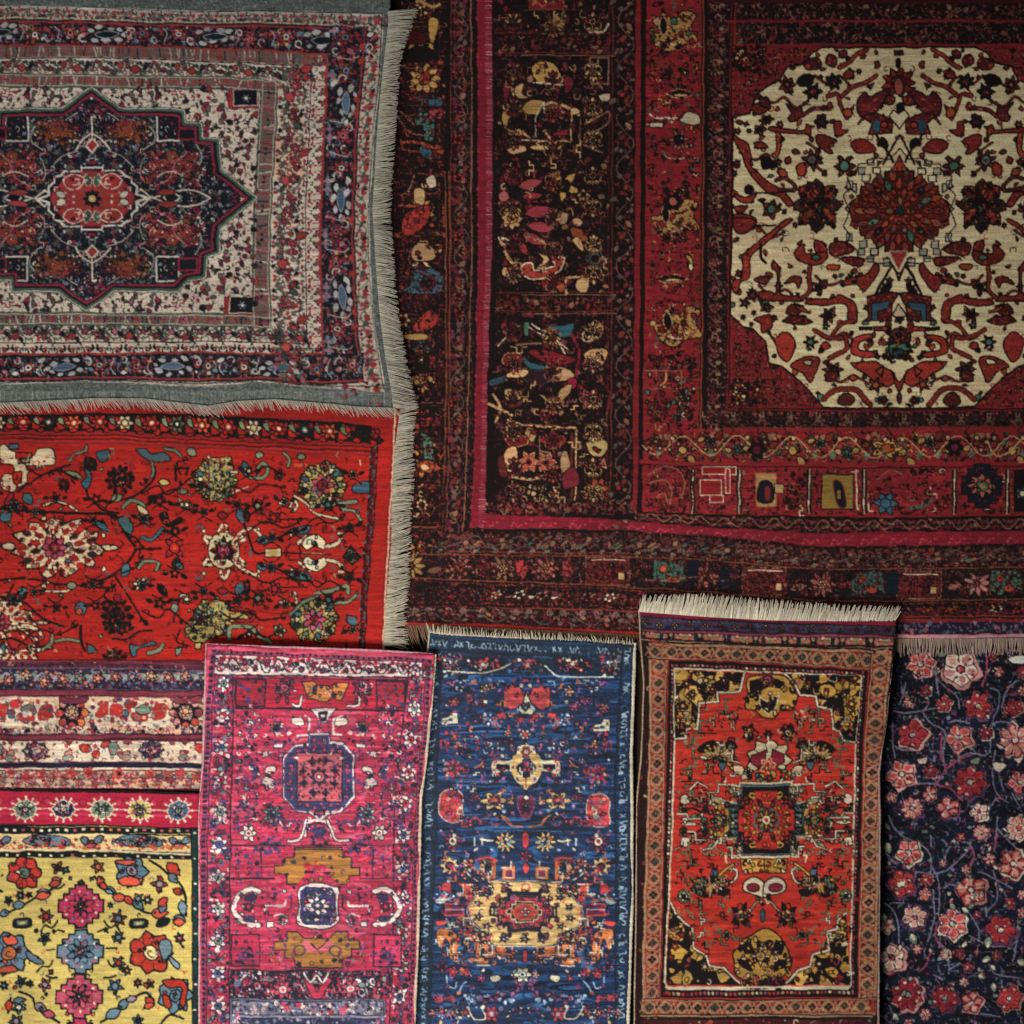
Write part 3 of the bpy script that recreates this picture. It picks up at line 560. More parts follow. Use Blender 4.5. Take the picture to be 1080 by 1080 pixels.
    s.r('k', 775, -70, 1180, 47, o='O', w=1.5); s.bits(420, (776, -66, 1180, 44), 'OqslvmkO', 2, 4, o=0); s.l('r', 2.6, 768, 22, 1180, 22); s.l('r', 2.6, 773, 48, 1180, 47); s.r('#3a0f12', 745, -4, 1180, 3)
    # spandrels: red stepped corners with fine tracery
    s.fil([773, 50, 1180, 428], 'r', ['k', 'O', '#7c3a2a', 'K', 'm', 'k', '#8a4a3a'], 2.8, .2, .5, seed=3)
    s.bits(700, (773, 50, 1180, 428), 'OrmRqROo', 1.8, 4.4, o=0); s.bits(500, (773, 50, 1180, 428), 'Kk', 1.8, 3.4, o=0)
    OC = [773,122, 790,118, 799,98, 809,90, 822,84, 830,70, 846,67, 856,56, 868,50, 1028,49, 1040,56, 1050,66, 1066,69, 1074,84, 1087,90, 1097,98, 1106,118, 1123,122, 1123,331, 1113,344, 1103,346, 1089,360, 1085,383, 1072,386, 1056,399, 1042,413, 1028,429, 868,430, 854,413, 840,399, 824,386, 811,383, 807,360, 793,346, 783,344, 770,331]
    s.p('c', *OC, o='k', w=2)
    s.setclip(*OC); sav = {k: s.pal[k] for k in 'rRmo'}; s.pal.update(r=hexc('#68201a'), R=hexc('#84281e'), m=hexc('#481a1a'), o=hexc('#8c3c22'))
    for _ in s.sym(948):
        s.bits(330, (770, 50, 948, 430), 'rmRorrmgk', 2.2, 4.6, o='k', kinds='lhjf', w=1.1)
        for q in ((800,100, 815,108, 826,102, 838,112, 852,106), (780,160, 795,168, 808,162, 815,175), (860,80, 872,88, 885,80, 896,90), (850,150, 862,160, 858,172, 870,182), (785,245, 800,240, 812,250, 826,244), (800,300, 812,310, 828,306, 840,316), (860,290, 872,300, 888,296), (860,350, 875,358, 890,350, 900,360), (870,395, 885,402, 900,396, 915,404), (840,200, 852,195, 862,204), (905,130, 915,120, 925,128)): s.c('k', 3.0, *q); s.c('r', 1.4, *q); s.hk('k', q[-2], q[-1], 4, 1, 4, 1.3)
    s.p('c', 905,200, 948,150, 990,200, 990,250, 948,300, 905,250, o=0)
    # red branches of the ivory field: upper left quarter, mirrored to the right
    s.ow = 1.5; s.frame(740, 20, 4.91)
    for _ in s.sym(1021):
        s.b('r', 160,600, 205,625, 240,650, 255,720, 250,755, 330,830, 390,870, 440,910, 470,960, 440,970, 400,920, 340,900, 290,850, 225,760, 205,700); s.b('r', 350,560, 420,565, 520,575, 540,545, 565,560, 560,620, 540,595, 420,590, 350,580)
        s.b('o', 380,590, 405,600, 405,680, 380,720, 360,700, 385,670); s.fl(300, 570, 34, 'r', 'k', '', 5); s.fl(330, 520, 42, 'r', 'k', '', 6, ry=28); s.lf('r', 250, 455, 100, 10, .3); s.lf('m', 300, 400, 55, 60, .3); s.e('m', 195, 530, 20, 12, rot=.4)
        s.fl(440, 340, 48, 'r', 'k', 'p', 7); s.fl(575, 375, 46, 'n', 'm', '', 6); s.lf('k', 490, 330, 100, -30, .3); s.b('m', 530,230, 560,205, 600,200, 620,230, 600,260, 550,260); s.c('r', 3.6, 710, 250, 760, 225, 800, 185, 850, 160, o=1); s.lf('m', 655, 180, 30, 70, .4); s.lf('m', 710, 200, 40, -40, .4)
        s.fl(680, 325, 46, 'n', 'v', '', 7); s.c('r', 3.4, 720, 400, 780, 350, 840, 330, 900, 290, o=1); s.c('r', 3.2, 650, 400, 700, 390, 715, 440, 750, 510, o=1); s.lf('r', 730, 300, 60, -30, .35); s.lf('o', 735, 500, 40, -40, .5); s.b('m', 430,430, 480,460, 510,450, 515,500, 470,530, 445,510, 460,480); s.c('m', 3.4, 520, 500, 570, 465, 640, 460, 660, 440, o=1)
        s.fl(620, 530, 42, 'n', 'm', '', 6); s.b('r', 690,530, 720,530, 725,570, 760,575, 720,605, 690,590); s.b('r', 595,600, 640,600, 700,630, 660,650, 680,690, 650,690, 600,650); s.fl(570, 730, 60, 'm', 'g', 'r', 6, depth=.3, rot=.3); s.b('R', 490,760, 530,740, 540,800, 500,805); s.fl(740, 760, 60, 'm', 'g', '', 6, depth=.3)
        s.b('r', 770,640, 840,620, 900,670, 860,690, 800,690); s.b('R', 890,690, 915,700, 900,725); s.lf('r', 270, 640, 70, 20, .25); s.b('k', 305,710, 340,715, 390,760, 350,770, 315,770); s.c('m', 3, 385, 830, 430, 820, 480, 860, 470, 890, 400, 880, o=1); s.lf('r', 440, 750, 15, -40, .4); s.lf('o', 395, 780, 50, 30, .35)
        s.fl(355, 985, 52, 'm', 'g', 't', 5); s.e('k', 240, 880, 24); s.b('r', 165,900, 220,920, 270,900, 250,950, 190,940); s.l('k', 2, 270, 900, 480, 895); s.b('r', 170,970, 230,965, 210,1000, 180,1000); s.b('r', 165,1010, 270,1030, 260,1090, 165,1080); s.e('m', 180, 760, 14, 9)
        # quartered dark rosette left of the centre
        for i in range(8): s.lf('r' if i % 2 else '#33201c', 595 + 25 * math.cos(i * .785), 965 + 25 * math.sin(i * .785), 105 * math.cos(i * .785), 118 * math.sin(i * .785), .36)
        s.fl(595, 970, 40, 'k', 'o', 'g', 8, div=0); s.bits(40, (510, 860, 690, 1070), ['o', 'r', '#7a5a2a', 'k', 'r', 'g'], 10, 17, o='k')
        # vase forms above the medallion
        s.b('m', 805,420, 840,375, 870,400, 940,370, 985,400, 930,440, 900,480, 830,500, 808,480); s.c('r', 2, 830, 480, 860, 440, 920, 400); s.p('m', 830,500, 900,485, 990,520, 985,590, 860,595, 880,540, o=1); s.lf('b', 900, 590, 10, -75, .3, o=0); s.e('R', 945, 545, 20, 16)
        s.c('k', 2.6, 905, 600, 960, 680, 990, 740); s.c('k', 2.4, 1021, 600, 985, 660, 940, 750); s.lf('k', 930, 610, 30, 60, .3); s.lf('m', 1000, 400, -60, 40, .4); s.r('c', 885, 770, 925, 800, o=1, w=1.3); s.r('c', 830, 805, 870, 840, o=1, w=1.3); s.p('#8f8a7a', 770,850, 800,850, 800,900, 780,890, o=1); s.p('#8f8a7a', 740,985, 770,950, 775,1010, o=1)
    s.fl(1021, 325, 88, 'r', 'm', 'p', 9, ry=80, depth=.18); s.e('#7a4038', 1021, 345, 24, 44); s.e('k', 1017, 225, 12, 26); s.e('k', 1030, 460, 20, 30); s.p('c', 1021,570, 970,500, 990,470, 1021,490, 1052,470, 1072,500, o=1)
    # lower part
    s.frame(740, 230, 4.91)
    for _ in s.sym(1021):
        s.b('R', 160,370, 165,320, 200,310, 210,250, 205,200, 250,160, 330,90, 430,10, 470,10, 400,60, 330,130, 250,200, 250,270, 240,310, 200,330, 185,390); s.b('r', 380,390, 385,290, 360,260, 370,220, 400,270, 405,390, 500,400, 520,425, 400,425, 310,420, 280,380, 350,375); s.c('r', 3.4, 560, 240, 555, 310, 560, 370, 520, 410, o=1)
        s.b('r', 540,440, 560,420, 680,410, 700,395, 740,410, 790,440, 800,530, 760,540, 750,460, 700,440, 620,450); s.fl(650, 500, 44, 'm', 'k', '', 6, depth=.3); s.b('m', 415,530, 460,500, 520,510, 570,535, 510,550, 440,540); s.lf('m', 430, 490, 100, -40, .3); s.lf('o', 480, 450, 80, 40, .12)
        s.fl(605, 355, 40, 'r', 'k', '', 5, depth=.35); s.b('r', 430,330, 470,300, 520,310, 500,360, 480,330, 430,340); s.b('m', 270,315, 320,300, 350,315, 320,340); s.b('r', 750,310, 850,290, 900,230, 920,260, 890,320, 840,380, 800,340, 720,350); s.bits(8, (720, 280, 850, 360), 'gkm', 9, 15)
        s.b('m', 660,130, 730,120, 790,150, 760,180, 670,190); s.lf('r', 640, 190, -60, -80, .3); s.b('r', 480,170, 530,130, 540,180, 640,170, 640,210, 590,240, 500,220); s.e('g', 590, 200, 26, 14); s.b('m', 720,200, 830,200, 830,245, 780,240, 730,220); s.b('o', 650,240, 710,240, 700,265, 655,265); s.l('k', 2, 270, 40, 380, 35); s.b('r', 165,0, 270,10, 250,60, 190,80, 160,40); s.c('k', 3, 305, 130, 305, 200, 330, 230)
        s.b('R', 350,600, 380,620, 410,590, 450,595, 480,640, 470,700, 440,740, 400,710, 380,650); s.fl(560, 640, 44, 'k', 'g', '', 6, depth=.35, ry=36); s.c('r', 3.6, 580, 580, 640, 610, 700, 620, 745, 610, o=1); s.c('r', 3.6, 745, 610, 750, 670, 700, 700, 660, 720, o=1); s.lf('R', 615, 655, 50, 10, .4); s.c('r', 3, 680, 600, 720, 550, 780, 530, o=1)
        s.b('r', 460,760, 540,715, 610,725, 590,800, 560,850, 520,800); s.b('c', 520,745, 570,730, 560,760, o='k'); s.fl(680, 780, 52, 'm', 'n', 'v', 6, depth=.25, ry=44); s.lf('m', 640, 840, 60, -50, .4); s.e('o', 785, 825, 22, 16); s.c('r', 4.4, 630, 940, 700, 885, 790, 885, 840, 930, 870, 960, o=1); s.b('m', 705,940, 740,900, 790,930, 770,965, 720,965)
        s.b('r', 270,520, 350,500, 360,560, 310,590, 300,540); s.fl(335, 460, 40, 'r', 'k', 'g', 5, ry=30); s.fl(220, 440, 30, 'r', 'm', '', 5, depth=.35); s.fl(260, 400, 32, 'm', 'r', '', 5)
        s.r('k', 808, 560, 880, 582); s.r('r', 885, 562, 975, 582, o=1); s.b('R', 790,620, 860,600, 880,620, 820,640, 815,680, 880,690, 900,710, 860,720, 780,700, 775,660); s.bits(12, (860, 600, 980, 720), 'rokR', 10, 18); s.p('R', 770,745, 900,740, 985,790, 1000,850, 960,870, 900,850, 840,800, 790,770, o=1); s.fl(900, 860, 40, 'r', 'o', '', 5, depth=.3); s.p('o', 900,790, 940,760, 930,820, o='k'); s.fl(940, 940, 28, 'r', 'm', '', 5)
        s.p('m', 855,405, 960,380, 1021,390, 985,450, 980,530, 830,530, 860,510, o=1); s.p('b', 880,440, 980,430, 960,470, 910,480, 905,530, 880,530, o='k', w=1); s.c('k', 3, 900, 400, 950, 300, 980, 250); s.c('k', 2.4, 960, 200, 1000, 260, 1021, 320); s.lf('k', 985, 340, -60, 50, .25); s.r('#8f8a7a', 815, 115, 855, 150, o=1, w=1.3); s.r('#8f8a7a', 875, 155, 915, 190, o=1, w=1.3); s.r('#8f8a7a', 940, 205, 975, 245, o=1, w=1.3)
    s.b('r', 985,790, 1021,850, 1060,790, 1040,860, 1021,900, 1000,860, o=1); s.lf('m', 1021, 900, 0, 60, .2); s.b('m', 970,600, 1000,570, 1060,570, 1080,620, 1060,640, 980,640); s.e('g', 1000, 665, 38, 22); s.e('g', 1048, 665, 38, 22); s.e('b', 1020, 700, 34, 28); s.bits(24, (930, 560, 1110, 740), 'rogkR', 11, 19); s.fl(1020, 520, 26, 'g', 'k', '', 5); s.p('c', 1021,440, 985,500, 1000,510, 1040,510, 1060,500, o='k')
    # central medallion
    s.frame(); s.ow = 1.1
    Q = [0,50, 7,42, 15,42, 15,34, 26,34, 30,27, 40,26, 42,14, 50,10, 53,0]
    for _ in s.sym4(948, 222):
        for (x, y, w, h) in ((905, 176, 7, 7), (915, 168, 7, 6), (893, 190, 6, 8)): s.r('#8f8a7a', x, y, x + w, y + h, o='k', w=1)
        s.l('k', 1.3, 895, 222, 889, 206, 897, 196, 893, 186, 903, 182, 905, 172, 920, 172, 923, 166, 938, 168, 948, 156)
    s.st('#4c1812', 948, 222, *Q, o='k', w=1.6)
    for n, R0, ln, wd, cs in ((18, 33, 15, .26, 'romr'), (16, 23, 15, .24, ['#7a2a1e', 'r', 'K', 'g']), (12, 14, 13, .24, ['r', 'o', 'm']), (8, 5, 11, .26, ['o', 'R'])):
        for i in range(n):
            a = (i + .5 * (n == 12)) * 6.283 / n; s.lf(cs[i % len(cs)], 948 + R0 * math.cos(a), 222 + R0 * math.sin(a) * .96, ln * math.cos(a), ln * math.sin(a) * .96, wd, o='k', w=1.0)
            s.e(s.rg.choice(['#8c3a24', 'K', 'b', 'g']), 948 + (R0 + ln * .55) * math.cos(a), 222 + (R0 + ln * .55) * math.sin(a), 1.6, 1.6, o=0)
    s.fl(948, 222, 6, 't', 'b', 'k', 8, div=0); s.p('#8c3a24', 948,164, 956,180, 940,180, o='k', w=1.4); s.p('#7a2a2a', 948,284, 958,264, 938,264, o='#8f8a7a')
    s.frame(); s.fil([770, 50, 1125, 430], 'rRmo', ['#9a3a24', '#8a2e20', '#4a1612'], 2.6, .07, .6, .03, '#3a1210', seed=60, tol=.13, mir=(948, None))
    s.setclip(); s.pal.update(sav)
    for (x, y) in ((785, 62), (783, 414)): s.bits(40, (x - 12, y - 14, x + 22, y + 14), 'kkykKO', 2.2, 4, o='k'); s.bits(9, (x - 10, y - 9, x + 8, y + 9), 'yYo', 2.2, 3.4, o='k')
    # --- the red band beside the field (vertical), motifs with gold, then its foot
    s.frame(); s.fil([681, -70, 738, 540], 'R', ['k', 'm', 'm', '#5a1616', 'K', 'O', '#8a3020', 'r'], 4.2, .12, .5, seed=5, asp=1.4, keep=.7); s.fil([681, 455, 1180, 486], 'R', ['k', 'O', 'm', 'K', 'y', 'k', 'g'], 3.4, .14, .5, seed=6)
    s.bits(90, (684, -60, 736, 450), ['k', 'y', 'O', 'k', 'Y', 'm', 'g'], 2.4, 4.4, o=0, kinds='z'); s.bits(130, (684, 494, 1175, 540), ['l', 'k', 'w', 'O', 'm', 'k'], 2.4, 5, o=0, kinds='z')
    s.fil([681, 490, 1180, 542], 'R', ['k', 'm', 'O', '#8a3a30', 'm', 'K'], 3.6, .1, .6, seed=7)
    s.frame(640, 0, 4.5)
    s.bits(230, (185, -280, 440, 2030), 'rmKrRO', 8, 18, o=0); s.bits(120, (190, -280, 435, 2030), 'yYokgqm', 7, 14, o='k', w=.8)
    for (x, y) in ((300, 150), (310, 1040), (320, 1550), (300, -160)):
        s.b('y', x-100,y-10, x-60,y-20, x-40,y-90, x+20,y-60, x+60,y-100, x+120,y-80, x+100,y-20, x+130,y+40, x+60,y+60, x,y+90, x-60,y+70, o='k'); s.bits(22, (x - 90, y - 80, x + 110, y + 70), 'kroYgRr', 12, 24, o='k', w=.8); s.lf('k', x - 30, y + 20, -10, -100, .2, o='Y'); s.c('w', 1.4, x - 30, y + 40, x + 20, y + 60, x + 60, y + 30)
    for (x, y) in ((320, 340), (310, 900), (310, 1130)): s.bits(18, (x - 70, y - 40, x + 100, y + 40), 'kkOqkm', 9, 20, o=0); s.l('O', 1, x - 60, y - 26, x + 90, y - 26, x + 90, y + 28); s.fl(x - 30, y, 22, 'q', 'k', '', 5); s.fl(x + 50, y, 22, 'o', 'k', 'w', 5)
    for (x, y) in ((350, 440), (310, 1320)): s.lf('k', x - 70, y, 140, 0, .16, o='Y'); s.lf('Y', x - 40, y + 8, 80, 0, .1, o=0); s.bits(12, (x - 100, y - 40, x + 90, y + 40), 'mkOr', 9, 16, o=0)
    s.b('w', 350,560, 380,530, 430,540, 440,580, 400,590, 340,570); s.r('w', 200, 578, 262, 600, o='k'); s.c('w', 2, 200, 540, 240, 560, 330, 560); s.fl(340, 660, 60, 'p', 'k', 'n', 6, depth=.35); s.r('R', 280, 700, 400, 725); s.c('w', 1.4, 270, 740, 330, 750, 430, 750); s.bits(16, (190, 620, 435, 830), 'kogpwm', 8, 14)
    s.fl(310, 950, 50, 'k', 'p', '', 6); s.b('y', 390,1250, 370,1210, 400,1220, 410,1260, o='k'); s.e('w', 395, 1265, 12, 17)
    s.frame(640, 220, 4.5)
    s.bits(30, (178, 690, 425, 765), 'kkKmOl', 9, 18, o='k'); s.fl(240, 725, 26, 'm', 'q', '', 5); s.p('y', 320,705, 345,750, 400,705, 370,740, 350,740); s.l('l', 1.2, 178, 768, 236, 768, 236, 856, 178, 858); s.l('l', 1.2, 240, 768, 350, 768, 350, 848, 240, 848); s.bits(26, (180, 772, 346, 850), 'kmOqYk', 9, 16, o=0); s.c('Y', 1.6, 280, 770, 275, 820, 230, 850); s.bits(24, (325, 850, 405, 1005), ['#4c5a50', '#3c4a42', 'k', 'l'], 9, 18, o='k'); s.bits(26, (180, 860, 430, 1010), 'krwgOlm', 10, 20)
    # --- red bands under the field
    s.frame(640, 430, 4.7)
    L = s.strip(H['j'], H['i2'], 30, 1); s.bits(420, (0, 3, L, 28), 'kOgKlmkro', 2, 4.6, o=0); s.bits(60, (0, 5, L, 27), 'yYoRb', 2.4, 4, o='k'); s.vine(L, 30, 58, 'Y', 'koyRg', 5, 'kOly', 1.1, o='k')
    s.frame(); s.fl(935, 472, 19, 'y', 'o', '', 5, ry=12); s.bits(12, (920, 462, 950, 482), 'kyoO', 1.8, 3); s.fl(798, 474, 11, 'k', 'm', '', 6); s.fl(1006, 472, 10, 'k', 'q', '', 6); s.c('Y', 1.6, 1040, 465, 1050, 480, 1065, 475, 1080, 462, 1095, 478)
    s.l('R', 5, *(np.array(H['i2']) + np.tile([0, 3.5], 4))); s.l('k', 1, *H['i'])
    L = s.strip(H['i'], H['h2'], 50, 1)
    s.frame()
    s.bits(170, (682, 496, 1175, 538), 'mrOrmk', 2, 5, o=0)
    for x in (730, 779, 853, 911, 1006, 1062): s.r('K', x - 3, 494, x + 3, 541, o='O'); s.l('w', 1.1, x + .5, 495, x - .5, 541)
    s.c('l', 1.3, 684, 500, 700, 491, 716, 496, 722, 510, 718, 524); s.c('l', 1.3, 684, 509, 700, 506, 708, 516, 706, 532); s.c('l', 1.2, 692, 524, 700, 520, 704, 530)
    for (x, y, X, Y) in ((740, 492, 776, 500), (738, 506, 760, 522), (748, 522, 762, 530), (765, 494, 770, 520)): s.r('r', x, y, X, Y, o='w', w=1)
    s.r('y', 796, 498, 818, 534, o='o'); s.b('n', 798,528, 800,510, 808,506, 814,512, 814,528, o='k'); s.b('m', 806,526, 806,514, 811,514, 811,526, o=0); s.r('Y', 816, 510, 826, 520, o='k'); s.bits(16, (828, 494, 850, 538), 'kRlpOy', 2, 4)
    s.r('#7a6030', 866, 500, 900, 536, o='k'); s.b('n', 878,508, 888,510, 892,532, 884,532, o='r'); s.r('#7a6030', 882, 516, 887, 526, o='k'); s.l('w', 1.6, 903, 496, 904, 536); s.l('w', 1.2, 898, 497, 906, 497)
    s.fl(933, 530, 13, '#2c5a66', 'b', '', 6); s.c('l', 1.3, 925, 505, 940, 496, 950, 500); s.c('t', 2.6, 958, 535, 972, 534, 982, 527); s.bits(14, (955, 494, 1002, 538), 'kowqlm', 2, 4)
    s.st('n', 1035, 512, 0,23, 8,23, 8,18, 15,18, 15,10, 21,10, 21,0, o='k'); s.fl(1035, 512, 16, 'p', 'g', 'y', 8, ry=13, div='k'); s.bits(14, (1023, 502, 1048, 522), 'oplr', 1.6, 2.8)
    s.r('k', 1068, 494, 1170, 540, o='O'); s.fl(1078, 520, 8, 'b', 'w', '', 5); s.bits(40, (1088, 496, 1175, 538), 'kyoplR', 2, 5)
    # magenta stripe: worn light knots, with a pale highlight painted along its right half
    L = s.strip(V['e'], V['f'], 18, 0); s.bits(500, (0, 0, L, 18), ['#76202c', '#5e1620', '#7e2a38', '#681822'], .7, 1.5, o=0, kinds='sb'); s.bits(420, (0, 11, L, 18), ['#94606a', '#8a4450'], .4, .9, o=0, kinds='b')
    L = s.strip(H['f'], H['e'], 16, 0); s.bits(600, (0, 1, L, 15), ['#861c2a', '#741826', '#922430', '#983a42', '#841a2a'], .8, 1.8, o=0, kinds='sb'); s.l('#6a1a26', 1.2, 0, 15, L, 15)
    s.frame()
    s.fil([775, -66, 1180, 46], 'k', 'OqslvmOl', 2.8, .12, .55)
    s.fil([746, -70, 768, 450], 'k', 'OqslvmOl', 2.6, .12, .55); s.fil([746, 432, 1180, 452], 'k', 'OqslvmOl', 2.6, .12, .55)
    
    # --- gold figures of the dark panels, read off the 4x view of 410,0
    s.frame(); s.fil([521, -70, 644, 530], 'k', ['O', 'm', '#3a2018', 'q', '#5c4024', 'K', 'm', '#2c2026', '#6a3226'], 4.0, .05, .75, seed=11)
    s.frame(410, 0, 4); s.ow = .9
    s.bits(300, (448, -270, 935, 2140), 'OmqvKkKlrsk', 8, 20, o=0, kinds='lhsj'); s.bits(150, (448, -270, 935, 2140), 'mqrOlp', 9, 18, o='k')
    def panel(y):
        for q in ((y, 560, 950), ): s.l('l', 1, 560, y, 955, y); s.l('O', .9, 450, y - 10, 950, y - 10)
    for y in (232, 1242, 1322): panel(y)
    for y in (138, ): s.l('O', 1.4, 450, y, 930, y); s.c('w', 1.6, 850, 130, 900, 130, 925, 100)
    s.bits(50, (455, 150, 945, 220), 'OlqrO', 8, 15, o=0, kinds='lhs'); s.bits(60, (455, 1250, 940, 1318), 'OlqrO', 8, 16, o=0, kinds='lhs')
    s.r('r', 590, -20, 740, 35, o='O', w=1.4); s.l('O', 1.2, 570, 40, 780, 40, 780, -40); s.b('y', 690,60, 720,70, 740,100, 710,130, 690,110, o='k'); s.bits(12, (520, 50, 800, 130), 'yOlk', 8, 15)
    def gold(dy, fy=1):
        Y = lambda v: dy + v * fy
        g = lambda *q: [q[i] if i % 2 == 0 else Y(q[i]) for i in range(len(q))]
        s.b('y', *g(600,-120, 630,-150, 690,-145, 720,-110, 740,-70, 690,-60, 620,-70), o='k'); s.bits(6, (600, min(Y(-150), Y(-60)), 730, max(Y(-150), Y(-60))), 'krm', 9, 15); s.l('w', 1.6, *g(590,-65, 740,-55))
        s.l('Y', 2, *g(520,-110, 525,10)); s.b('m', *g(480,-60, 510,-50, 500,10, 485,20)); s.b('Y', *g(530,-40, 570,-60, 560,-20, 590,0, 540,0)); s.b('m', *g(740,-90, 775,-80, 765,-30, 740,-20))
        s.b('y', *g(560,40, 600,10, 650,15, 640,60, 600,70, 570,60)); s.b('y', *g(480,60, 510,70, 500,130, 560,140, 580,100, 560,160, 510,150, 480,110)); s.fl(712, Y(62), 34, 'p', 'm', 'q', 6, div='k'); s.c('Y', 3, *g(660,30, 700,20, 770,50, 800,70)); s.lf('Y', 760, Y(50), 50, 10 * fy, .3)
        s.l('w', 1.4, *g(655,60, 655,20, 620,80, 620,160)); s.l('Y', 1.8, *g(560,180, 770,185, 770,60)); s.l('l', 1.4, *g(808,90, 808,220)); s.p('m', *g(690,150, 760,130, 755,160, 695,165)); s.l('Y', 2.4, *g(570,150, 600,175)); s.l('Y', 2.4, *g(660,140, 680,170))
        s.b('Y', *g(500,220, 560,200, 580,225, 520,240)); s.b('Y', *g(600,205, 680,200, 690,220, 610,222))
    gold(410); 
    s.r('k', 850, 240, 925, 350, o='l', w=1.5); s.c('l', 2, 880, 250, 870, 320, 900, 370); s.b('Y', 830,400, 860,430, 840,430); s.b('w', 885,400, 930,390, 930,420, 900,425); s.c('l', 1.8, 830, 520, 900, 480, 930, 470, 920, 520, 850, 570, 830, 610, 900, 640)
    s.fl(735, 780, 72, 'y', 'k', '', 5, depth=.32, rot=.4); s.fl(518, 920, 46, 'Y', 'y', 'k', 8, depth=.15, div=0); s.lf('Y', 515, 890, 5, -30, .3); s.lf('p', 500, 710, 30, 60, .5); s.lf('#8a3a3c', 540, 790, 110, -30, .2); s.lf('p', 460, 820, 50, 10, .5)
    for (x, y, dx, dy) in ((560, 830, 90, -10), (570, 900, 130, -20), (580, 950, 120, 10), (560, 990, 110, 40), (550, 1010, 30, 70)): s.lf('#7a2a30', x, y, dx, dy, .2)
    s.lf('Y', 700, 940, 60, -40, .4); s.lf('Y', 770, 930, 50, 10, .4); s.fl(820, 820, 26, 'Y', 'k', '', 4); s.lf('o', 760, 960, 80, 60, .25); s.b('Y', 770,1010, 800,1000, 820,1060, 800,1050, o='k'); s.fl(865, 910, 34, 'v', 'k', '', 6)
    s.c('w', 3, 465, 1000, 500, 1010, 480, 1040, 500, 1080); s.c('Y', 3.2, 470, 1010, 500, 1080, 530, 1120, 545, 1130); s.c('Y', 3, 610, 1010, 660, 1020, 720, 1060); s.lf('Y', 480, 1120, 30, 60, .3)
    s.b('#8a3428', 560,1120, 600,1110, 620,1140, 700,1120, 690,1090, 740,1085, 720,1140, 640,1175, 570,1160, o='w', w=1.5); s.b('Y', 620,1060, 650,1075, 680,1090, 650,1120, 620,1130, 650,1100, o='k'); s.fl(870, 1090, 48, 'v', 'k', '', 6, o='g'); s.c('Y', 2.4, 750, 1240, 750, 1170, 860, 1170, 920, 1155); s.b('Y', 790,1180, 840,1170, 830,1230, 790,1225); s.lf('o', 710, 1230, 30, -40, .4)
    # second panel, 4x view of 410,250
    s.frame(410, 250, 4)
    s.b('b', 670,370, 720,370, 780,365, 770,410, 730,420, 690,390); s.b('g', 570,360, 590,360, 590,415, 570,410); s.c('w', 1.8, 600, 365, 640, 390, 690, 410, 740, 490); s.c('w', 1.4, 590, 380, 640, 410, 690, 430, 750, 470); s.c('w', 1.5, 460, 460, 500, 420, 550, 395); s.l('l', 2.4, 540, 450, 640, 450)
    s.b('r', 480,520, 500,490, 550,490, 560,520, 500,540, o='Y'); s.b('b', 560,500, 600,530, 680,545, 620,560, 580,550); s.b('v', 570,580, 640,560, 690,580, 650,620, 580,610, o='b'); s.b('#2b3a42', 430,600, 500,575, 500,600, 430,625); s.b('Y', 500,570, 580,560, 570,590, 500,590, o='k'); s.b('r', 590,480, 680,480, 790,520, 700,540, 620,510); s.c('M', 3, 770, 410, 800, 480, 790, 560, 780, 620, 740, 620)
    s.b('Y', 700,560, 720,545, 760,560, 780,590, 720,610, 690,600, o='k'); s.b('#8a1c30', 755,600, 790,600, 780,640, 755,630); s.b('Y', 820,490, 860,470, 920,480, 900,540, 850,550, 830,520, o='k'); s.bits(6, (830, 480, 910, 540), 'krY', 8, 13); s.e('k', 838, 418, 22, o='w', w=1.5); s.fl(890, 380, 40, 'r', 'y', '', 6, depth=.35)
    s.b('Y', 490,640, 530,640, 550,670, 500,690, o='k'); s.b('Y', 630,660, 700,680, 720,640, 770,620, 750,670, 690,705, o='k'); s.c('Y', 3, 420, 700, 500, 740, 520, 750); s.c('Y', 2.6, 440, 660, 470, 720, 450, 780); s.fl(655, 748, 30, 'r', 'k', 'p', 6); s.fl(845, 680, 48, 'm', 'k', 'r', 6, ry=44, o='l'); s.c('m', 3, 880, 590, 930, 660, 920, 730)
    s.l('Y', 2.4, 500, 800, 500, 770, 560, 790, 700, 800, 790, 805); s.l('Y', 1.8, 790, 805, 785, 1110); s.l('O', 1.6, 770, 830, 770, 1110); s.l('Y', 1.6, 500, 800, 500, 850)
    s.b('r', 495,845, 570,840, 580,870, 510,880, o='Y'); s.b('r', 640,845, 740,840, 730,880, 650,870, o='k'); s.b('Y', 570,820, 620,820, 610,860, 590,860, o='k'); s.l('l', 1.8, 635, 840, 635, 900, 680, 910); s.fl(590, 945, 46, 'o', 'r', 'k', 6, o='Y'); s.fl(660, 950, 44, '#8a3428', 'm', 'k', 6, o='Y'); s.b('Y', 720,930, 745,900, 765,960, 740,990, 720,980, o='k'); s.b('Y', 490,900, 530,880, 540,940, 510,990, 490,960, o='k'); s.b('m', 460,930, 485,920, 490,1000, 465,1000)
    s.b('Y', 830,850, 880,840, 920,870, 900,920, 850,915, o='k'); s.bits(6, (840, 850, 900, 910), 'krO', 8, 14); s.b('m', 730,1000, 780,970, 800,1040, 740,1060, o='k'); s.p('r', 890,960, 910,930, 915,970, o='Y'); s.c('Y', 3, 520, 1010, 600, 1020, 680, 1000); s.bits(26, (560, 1050, 720, 1110), 'YykYw', 9, 16); s.fl(880, 1060, 46, '#8a3428', 'k', 'y', 6, ry=55); s.l('Y', 2, 520, 1030, 520, 1110)
    s.fil([646, -70, 672, 536], 'k', 'OqsmO', 2.2, .16, .5, seed=12)
    s.frame()
